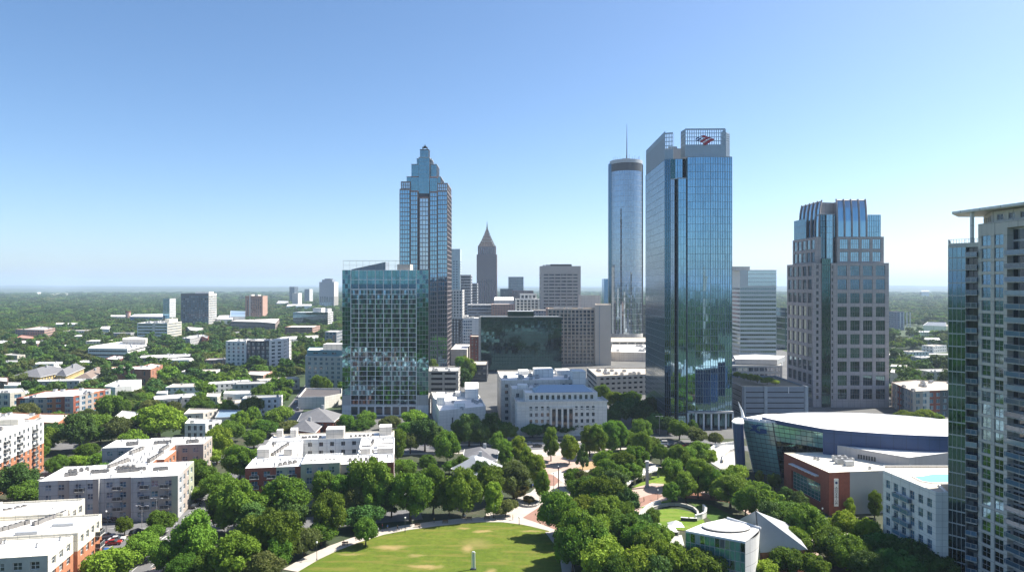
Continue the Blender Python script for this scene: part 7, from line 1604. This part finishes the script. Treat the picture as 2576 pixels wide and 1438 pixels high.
# ------------------------------------------------------------------ where the trees stand
MAN = """
920 1305 1372 55 m|828 1247 1355 85 m|814 1192 1290 65 m|936 1154 1290 100 m|948 1209 1300 70 m|893 1229 1302 58 o|913 1279 1332 80 d|1032 1191 1312 88 m|1090 1178 1292 62 m|1166 1188 1302 92 m
1231 1174 1268 72 m|1242 1218 1302 48 b|1292 1165 1258 75 o|1300 1213 1257 50 r|1272 1262 1299 48 o|1364 1183 1262 40 b|1252 1090 1152 35 m|1270 1110 1178 42 m|1302 1100 1168 40 b|1326 1128 1195 44 b|1350 1148 1220 44 b
1386 1073 1160 42 b|1432 1099 1168 45 b|1466 1115 1183 38 d cone|1483 1075 1148 50 m|1503 1072 1152 46 m|1538 1064 1142 50 m|1561 1063 1138 40 m|1614 1058 1118 50 m|1614 1090 1155 50 m|1530 1135 1205 60 b|1600 1122 1200 60 m|1565 1140 1215 62 m|1533 1160 1230 66 m|1457 1186 1232 42 o|1495 1180 1228 40 o
1402 1241 1348 78 m|1472 1206 1295 82 m|1515 1200 1305 84 m|1530 1252 1352 92 m|1466 1252 1342 76 b|1463 1290 1425 104 m|1576 1299 1392 88 m|1515 1357 1478 112 b|1440 1330 1440 80 m|1483 1322 1432 95 m|1617 1316 1412 86 m|1660 1325 1424 88 m|1602 1383 1500 98 b|1675 1368 1475 92 b|1576 1232 1312 58 d|1640 1280 1328 44 m|1762 1392 1475 104 m|1700 1372 1455 60 m|1560 1262 1350 66 m|1435 1270 1370 60 m|1550 1400 1510 90 m|1645 1400 1505 80 d
1663 1119 1168 36 m|1687 1154 1228 56 m|1707 1122 1188 50 m|1756 1116 1172 62 m|1756 1160 1252 64 m|1789 1176 1252 60 m|1837 1200 1278 82 m|1851 1172 1228 60 b|1913 1217 1304 88 m|1968 1262 1334 76 m|2024 1273 1374 92 m|2086 1332 1410 78 m|2121 1287 1358 62 b|2180 1304 1380 68 b|2138 1359 1438 92 m|1986 1383 1452 88 m|2052 1397 1465 66 m|1920 1411 1468 62 b|2138 1252 1300 24 b|2200 1238 1302 38 m|1910 1184 1217 20 b|1948 1190 1232 30 m|1979 1228 1272 38 d|2007 1238 1294 46 d|1709 1058 1108 50 b|1751 1079 1118 50 o|1799 1091 1120 35 o|1744 1058 1087 22 m|1828 1185 1245 56 m|1725 1190 1262 50 m
2300 1373 1455 112 d|2225 1345 1412 92 d|2262 1385 1470 90 d|2350 1400 1480 90 d|2180 1390 1465 80 d
600 1218 1348 108 m|713 1206 1328 115 m|686 1282 1424 106 m|594 1350 1465 116 b|657 1395 1475 84 o|765 1340 1398 72 o|808 1322 1372 60 m|491 1296 1432 92 m|500 1162 1238 72 m|490 1229 1260 50 m|421 1360 1445 62 m|363 1348 1408 76 m|285 1385 1465 112 b|313 1300 1348 38 m|406 1290 1342 60 m|386 1325 1362 50 m|331 1209 1292 82 m|250 1223 1292 54 m|174 1215 1262 78 m|78 1218 1272 86 m|40 1174 1262 86 d|145 1151 1192 50 m|203 1158 1182 60 b|261 1142 1187 76 m|400 1029 1105 110 b|299 1055 1115 72 o|253 1072 1118 62 m|200 1043 1135 76 d|220 1118 1163 52 m|136 1064 1122 52 d|488 1072 1098 50 m|546 1078 1168 66 b|604 1125 1208 72 m|517 1128 1183 56 b|639 1081 1128 50 m|578 1064 1112 56 m|604 1037 1084 36 b
545 1190 1262 60 m|560 1240 1330 70 d|640 1270 1370 70 d|735 1270 1350 64 d|860 1200 1290 60 m|985 1215 1300 60 d|1130 1215 1296 50 d|530 1390 1470 70 m|455 1395 1470 60 m|700 1330 1430 70 m
704 1029 1072 60 m|669 1060 1098 66 m|727 1064 1095 60 o|869 1043 1092 42 m|922 1037 1072 42 m|980 1049 1083 52 o|1046 1037 1078 58 b|1023 1063 1095 42 m|910 1068 1088 56 m|1000 1084 1158 50 m|1032 1090 1142 45 o|1017 1156 1208 50 m|1075 1145 1185 38 m|1125 1090 1165 62 m|1130 1160 1192 30 m|1069 1052 1135 60 d|1180 1043 1122 56 d|1236 1043 1115 50 d|1274 1063 1115 50 d|1413 1065 1094 46 d|1477 1055 1090 46 d|1150 1060 1120 40 d|1340 1070 1100 46 d|1210 1070 1122 44 d|1378 1066 1096 40 d|1445 1062 1092 44 d|1102 1075 1140 46 d
871 1092 1142 28 m|747 1122 1152 26 b|840 1112 1140 26 m|890 1115 1144 26 b
1560 1010 1066 50 d|1590 1004 1064 46 d|1615 1012 1070 50 d|1635 1030 1078 46 d|1545 985 1030 40 b|1575 990 1030 44 b|1595 986 1022 36 m|1530 1030 1075 44 d|1650 1040 1088 44 d|1680 1050 1092 44 d|1515 970 1010 36 b|1640 1000 1050 40 d
1331 1248 1268 26 r|1520 1172 1232 62 m|1548 1185 1245 60 d|1580 1165 1222 54 m|1440 1178 1228 44 m|1500 1235 1310 66 m|1545 1290 1372 74 m|1600 1290 1370 66 d|1510 1300 1400 80 m|1425 1320 1405 56 m|1625 1345 1430 70 m|1690 1215 1270 40 m|1640 1100 1150 44 m|1580 1085 1135 44 m|1725 1130 1185 50 m|1780 1130 1172 40 b|1810 1195 1258 56 m|1875 1235 1300 60 m|1940 1265 1335 66 d|2060 1300 1372 66 m|2100 1350 1428 74 d|2000 1330 1405 70 m|1160 1150 1200 40 m|1205 1160 1215 44 d|1165 895 945 36 b|1180 905 960 34 b|1158 900 950 30 m|1090 905 945 22 b|1170 930 985 30 d|2275 1035 1062 40 b|2320 1032 1062 46 b|2350 1040 1062 36 m
"""
for part_ in MAN.replace('\n', '|').split('|'):
    s_ = part_.split()
    if len(s_) >= 5: T(float(s_[0]), float(s_[1]), float(s_[2]), float(s_[3]), s_[4], s_[5] if len(s_) > 5 else None)
for (u_, v_, w_, h_, z_) in ((1872,955,20,16,17),(1888,958,22,16,17),(1905,962,26,18,17),(1930,966,30,16,17),(1855,950,24,14,17),(1950,968,24,12,17)):
    d_ = (HC-z_)*FP/(v_-719); TREES.append(((u_-1288)/FP*d_, d_, w_*d_/FP, h_*d_/FP, 'flat', 'b', 0, z_))
N_MANUAL = len(TREES)
# self-sown fill: candidate places on a jittered lattice, thinned by noise; nearest ones become trees of their own
frg = random.Random(21)
manual_xy = [(t_[0], t_[1], t_[2]/2) for t_ in TREES]
CLEAR = [(-200,-96,120,214), (-64,16,120,232), (10,110,160,300)]
def forest_density(x, y):
    n1 = mnoise.noise(Vector((x/260, y/260, 1.7))); n2 = mnoise.noise(Vector((x/1400, y/1400, 9.2)))
    return n1*.6+n2*.5
cand = []
def lattice(r0, r1, step, fov, wlo, whi, jit=.42):
    n = int(r1/step)+1
    for j in range(int(r0*.5/step), n):
        y = j*step
        for i in range(-n, n+1):
            x = i*step+(j % 2)*step*.5; xx = x+frg.uniform(-jit,jit)*step; yy = y+frg.uniform(-jit,jit)*step; r = math.hypot(xx, yy)
            if r < r0 or r > r1 or yy < 30 or abs(xx) > fov*yy+30: continue
            cand.append((xx, yy, frg.uniform(wlo, whi), step))
lattice(285, 1000, 10.5, 1.1, 8.0, 16.0)
NEAR = [c for c in cand]; cand = []
fill = []
for (x, y, wd, st) in NEAR:
    u_ = 1288+x/y*FP; v_ = 719+HC*FP/y
    if v_ > 1048 and 480 < u_ < 2260 and not (u_ < 700 and v_ < 1125): continue
    if u_ > 2260 and v_ > 1010: continue
    if y > 330 and 1050 < u_ < 2245 and y < 900: 
        if forest_density(x, y) < .12: continue
    if forest_density(x, y) < -.30: continue
    if any((x-a)**2+(y-c)**2 < (r_*.75+3.2)**2 for a, c, r_ in manual_xy if abs(x-a) < 14): continue
    if not tree_ok(x, y, wd*.38): continue
    # keep the view onto walls that face the camera
    if frg.random() < .85 and not all(tree_ok(x*(y+o_)/y, y+o_, 1.0) for o_ in (9, 18, 28)): continue
    fill.append((x, y, wd, wd*frg.uniform(.72, 1.05)))
fill.sort(key=lambda q: math.hypot(q[0], q[1]))
n_ind = max(0, 296-N_MANUAL)
fill_in = [q for q in fill if abs(q[0]) < .745*q[1]]
ind = fill_in[:n_ind]; ids = set(id(q) for q in ind)
for q in ind: TREES.append((q[0], q[1], q[2], q[3], frg.choice(['round','round','flat','oval']), frg.choice('mmmdbo'), 0))
rest = [q for q in fill if id(q) not in ids]

# landmarks used to tell the trees apart
LMK = [(o_.location[0], o_.location[1], nm) for o_, nm in ((o2, o2.get('lm')) for o2 in COL.objects) if nm]
def landmark_list():
    names = {'condo_tower':'the beige condominium tower','pool_deck_building':'the rooftop pool building','brick_exhibit_hall':'the red brick exhibit hall','aquarium':'the oval aquarium','museum_pavilion':'the teal glass pavilion','pyramid_roof_hall':'the pyramid-roofed hall','glass_hotel_tower':'the glass hotel tower','bank_glass_tower':'the blue bank tower','courthouse':'the white courthouse','concrete_hall':'the windowless concrete hall','courtyard_apartments':'the courtyard apartments','h_shaped_apartments':'the H-shaped apartments','seven_storey_apartments':'the seven-storey apartments','corner_apartments':'the bottom left corner apartments','teal_capped_hotel':'the teal-capped hotel','brick_church_hall':'the red brick hall','row_apartments':'the red and grey row apartments','brick_school':'the orange brick school','white_terrace_house':'the white terrace','blue_roof_hall':'the blue-roofed hall','cream_gym':'the cream gym block','white_midrise_apartments':'the white mid-rise apartments','banded_office':'the white banded office','granite_tower':'the granite tower','brown_row_apartments':'the brown row apartments','stepped_glass_tower':'the stepped glass tower','terrace_hall':'the low pale hall','strip_offices':'the strip of low offices','white_roof_house':'the white-roofed house','salmon_hall':'the salmon block','brown_roof_house':'the brown-roofed house'}
    L = [(o2.location[0], o2.location[1], names[o2.name]) for o2 in COL.objects if o2.name in names and o2.parent is None]
    L += [(-20,185,'the big lawn'),(52,223,'the round amphitheatre lawn'),(10,240,'the brick-paved plaza'),(6,262,'the pavilion crossing'),(-62,224,'the lawn path curve'),(-28,282,'the shingle pavilions'),(-104,222,'the left street crossing')]
    return L
LMK = landmark_list()
keyed = {}
order = []
for i, t_ in enumerate(TREES):
    x, y = t_[0], t_[1]; best = min(LMK, key=lambda l: (l[0]-x)**2+(l[1]-y)**2)
    ang1 = x/y*1000; ang0 = best[0]/best[1]*1000; dx = (x/y-best[0]/best[1])*y; dy = y-best[1]
    rel = ('left of' if dx < 0 else 'right of') if abs(dx) > abs(dy)*.8 else ('in front of' if dy < 0 else 'behind')
    ds = math.hypot(x-best[0], y-best[1]); keyed.setdefault((rel, best[2]), []).append((ds, i))
ORD = ['nearest','second nearest','third nearest','fourth nearest','fifth nearest','sixth nearest','seventh nearest','eighth nearest','ninth nearest','tenth nearest','eleventh nearest','twelfth nearest','thirteenth nearest','fourteenth nearest','fifteenth nearest','sixteenth nearest','seventeenth nearest','eighteenth nearest','nineteenth nearest','twentieth nearest']
LAB = {}
for (rel, nm), L in keyed.items():
    L.sort()
    for k, (ds, i) in enumerate(L):
        t_ = TREES[i]; o_w = ORD[k] if k < len(ORD) else '%dth nearest' % (k+1)
        LAB[i] = f"{TONE_WORD[t_[5]]} tree {rel} {nm}, {o_w} to it" if len(L) > 1 else f"{KIND_WORD[t_[4]]} {TONE_WORD[t_[5]]} tree {rel} {nm}"
lo_crown = []
for i, t_ in enumerate(TREES):
    x, y, wd, ht, kind, tone = t_[:6]; z = t_[7] if len(t_) > 7 else 0
    hi, lo, tr = PROTO[kind][i % len(PROTO[kind])]
    me = hi
    r_ = empty('tree', (x, y, z), LAB[i], 'tree', 'park and street trees')
    r_.rotation_euler = (0, 0, (i*2.399) % 6.283); k = wd/8.0; kz = ht/HSPEC[kind]; kz = min(max(kz, k*.72), k*1.45); e_ = 1+.13*math.sin(i*1.7); r_.scale = (k*e_, k/e_, kz)
    c_ = bpy.data.objects.new('crown', with_mat(me, TONES[tone])); COL.objects.link(c_); c_.parent = r_
    if z == 0 or True:
        q_ = bpy.data.objects.new('trunk', tr); COL.objects.link(q_); q_.parent = r_

# ------------------------------------------------------------------ the woods: everything past the trees one can count
pts = []; scl = []; rot = []; kk = []
def wood(x, y, wd, hz_, z=0.0):
    pts.append((x, y, z)); k = wd/8.0; scl.append((k, k*frg.uniform(.85,1.15), hz_)); rot.append(frg.uniform(0, 6.28)); kk.append(frg.randrange(6))
for q in rest: wood(q[0], q[1], q[2], q[3]/7.6)
def far(r0, r1, step, wlo, whi, hlo, hhi, thr, amax=1.15, behind=False):
    n = int(r1/step)+1
    for j in range(-n if behind else 0, 1 if behind else n):
        y = j*step
        for i in range(-n, n+1):
            xx = (i+(j % 2)*.5)*step+frg.uniform(-.45,.45)*step; yy = y+frg.uniform(-.45,.45)*step; r = math.hypot(xx, yy)
            if r < r0 or r >= r1: continue
            if not behind and (yy < 50 or abs(xx) > amax*yy+60): continue
            if forest_density(xx, yy) < thr: continue
            if r < 3600 and not behind and not tree_ok(xx, yy, wlo*.3): continue
            if r < 2400 and not behind:
                if -260 < xx-yy*.18 < 420 and yy < 1700 and frg.random() < .75: continue
                if not (tree_ok(xx*(yy+26)/yy, yy+26, 1.0) and tree_ok(xx*(yy+48)/yy, yy+48, 1.0)): continue
            zz = 0
            wood(xx, yy, frg.uniform(wlo, whi), frg.uniform(hlo, hhi)/7.6, zz)
far(1000, 2000, 13, 12, 18, 8, 12.5, -.36)
far(2000, 3800, 24, 22, 34, 9, 15, -.42)
far(3800, 7500, 52, 48, 76, 10, 20, -.5)
far(90, 700, 15, 11, 17, 8, 13, -.25, behind=True); far(700, 2400, 34, 30, 44, 9, 14, -.4, behind=True)
for k in range(240):        # the sides beyond the frame
    a = frg.choice([-1,1]); yy = frg.uniform(60, 280); wood(a*(abs(yy)*.80+frg.uniform(12,140)), yy, frg.uniform(9,14), frg.uniform(8,12)/7.6)
me = bpy.data.meshes.new('woodland'); me.from_pydata(pts, [], [])
for nm, ty, arr in (('tsc','FLOAT_VECTOR',scl),('trz','FLOAT',rot),('tk','INT',kk)):
    a = me.attributes.new(nm, ty, 'POINT')
    a.data.foreach_set('vector' if ty == 'FLOAT_VECTOR' else 'value', np.array(arr, dtype=np.float32 if ty != 'INT' else np.int32).ravel())
wo = bpy.data.objects.new('woodland', me); COL.objects.link(wo); tag(wo, kind='stuff')
srcs = []
for k, (kd, vi, tn) in enumerate((('round',0,'m'),('round',1,'d'),('flat',0,'d'),('round',2,'o'),('flat',1,'m'),('oval',0,'d'))):
    srcs.append(with_mat(PROTO[kd][vi][1], TONES[tn]))
ng = bpy.data.node_groups.new('woodland', 'GeometryNodeTree')
ng.interface.new_socket('Geometry', in_out='INPUT', socket_type='NodeSocketGeometry'); ng.interface.new_socket('Geometry', in_out='OUTPUT', socket_type='NodeSocketGeometry')
gi = ng.nodes.new('NodeGroupInput'); go = ng.nodes.new('NodeGroupOutput'); jn = ng.nodes.new('GeometryNodeJoinGeometry'); ng.links.new(jn.outputs[0], go.inputs[0])
def na(nm, ty):
    n = ng.nodes.new('GeometryNodeInputNamedAttribute'); n.data_type = ty; n.inputs[0].default_value = nm; return n
a_s, a_r, a_k = na('tsc','FLOAT_VECTOR'), na('trz','FLOAT'), na('tk','INT'); cx_ = ng.nodes.new('ShaderNodeCombineXYZ'); ng.links.new(a_r.outputs[0], cx_.inputs[2])
# each kind of crown is taken from one standing tree's own crown
for k, sme in enumerate(srcs):
    # a real, small tree of this kind stands at the edge of the woods and lends its crown
    px_, py_ = [(-410,560),(-455,600),(-500,640),(-380,700),(-540,700),(-330,760)][k]
    r_ = empty('tree', (px_, py_, 0), ['small', 'dark', 'low spreading', 'olive', 'flat-topped', 'tall dark'][k]+' tree at the near edge of the left woods, one of six seed trees', 'tree', 'park and street trees')
    s_ = 1.3; r_.scale = (s_, s_, s_*1.05); c_ = bpy.data.objects.new('crown', sme); COL.objects.link(c_); c_.parent = r_
    q_ = bpy.data.objects.new('trunk', PROTO['round'][0][2]); COL.objects.link(q_); q_.parent = r_
    oi = ng.nodes.new('GeometryNodeObjectInfo'); oi.transform_space = 'ORIGINAL'; oi.inputs['Object'].default_value = c_; oi.inputs['As Instance'].default_value = True
    cmp_ = ng.nodes.new('FunctionNodeCompare'); cmp_.data_type = 'INT'; cmp_.operation = 'EQUAL'
    ins_ = [s for s in cmp_.inputs if s.type == 'INT']; ng.links.new(a_k.outputs[0], ins_[0]); ins_[1].default_value = k
    iop = ng.nodes.new('GeometryNodeInstanceOnPoints')
    ng.links.new(gi.outputs[0], iop.inputs['Points']); ng.links.new(cmp_.outputs[0], iop.inputs['Selection']); ng.links.new(oi.outputs['Geometry'], iop.inputs['Instance'])
    ng.links.new(cx_.outputs[0], iop.inputs['Rotation']); ng.links.new(a_s.outputs[0], iop.inputs['Scale']); ng.links.new(iop.outputs[0], jn.inputs[0])
md = wo.modifiers.new('woodland', 'NODES'); md.node_group = ng
print('TREES', len(TREES), 'manual', N_MANUAL, 'woodland points', len(pts))
# ------------------------------------------------------------------ the air
hm = bpy.data.materials.new('haze_air'); hm.use_nodes = True; t = hm.node_tree; t.nodes.clear()
oo = t.nodes.new('ShaderNodeOutputMaterial'); pv = t.nodes.new('ShaderNodeVolumePrincipled')
pv.inputs['Color'].default_value = (.62,.77,1.0,1); pv.inputs['Density'].default_value = 7.5e-5; pv.inputs['Anisotropy'].default_value = 0.15
t.links.new(pv.outputs[0], oo.inputs['Volume'])
mb = MB(); mb.box(-28000, 28000, -28000, 28000, -1.0, 320.0, hm)
hz = mb.build('haze'); tag(hz, kind='stuff')
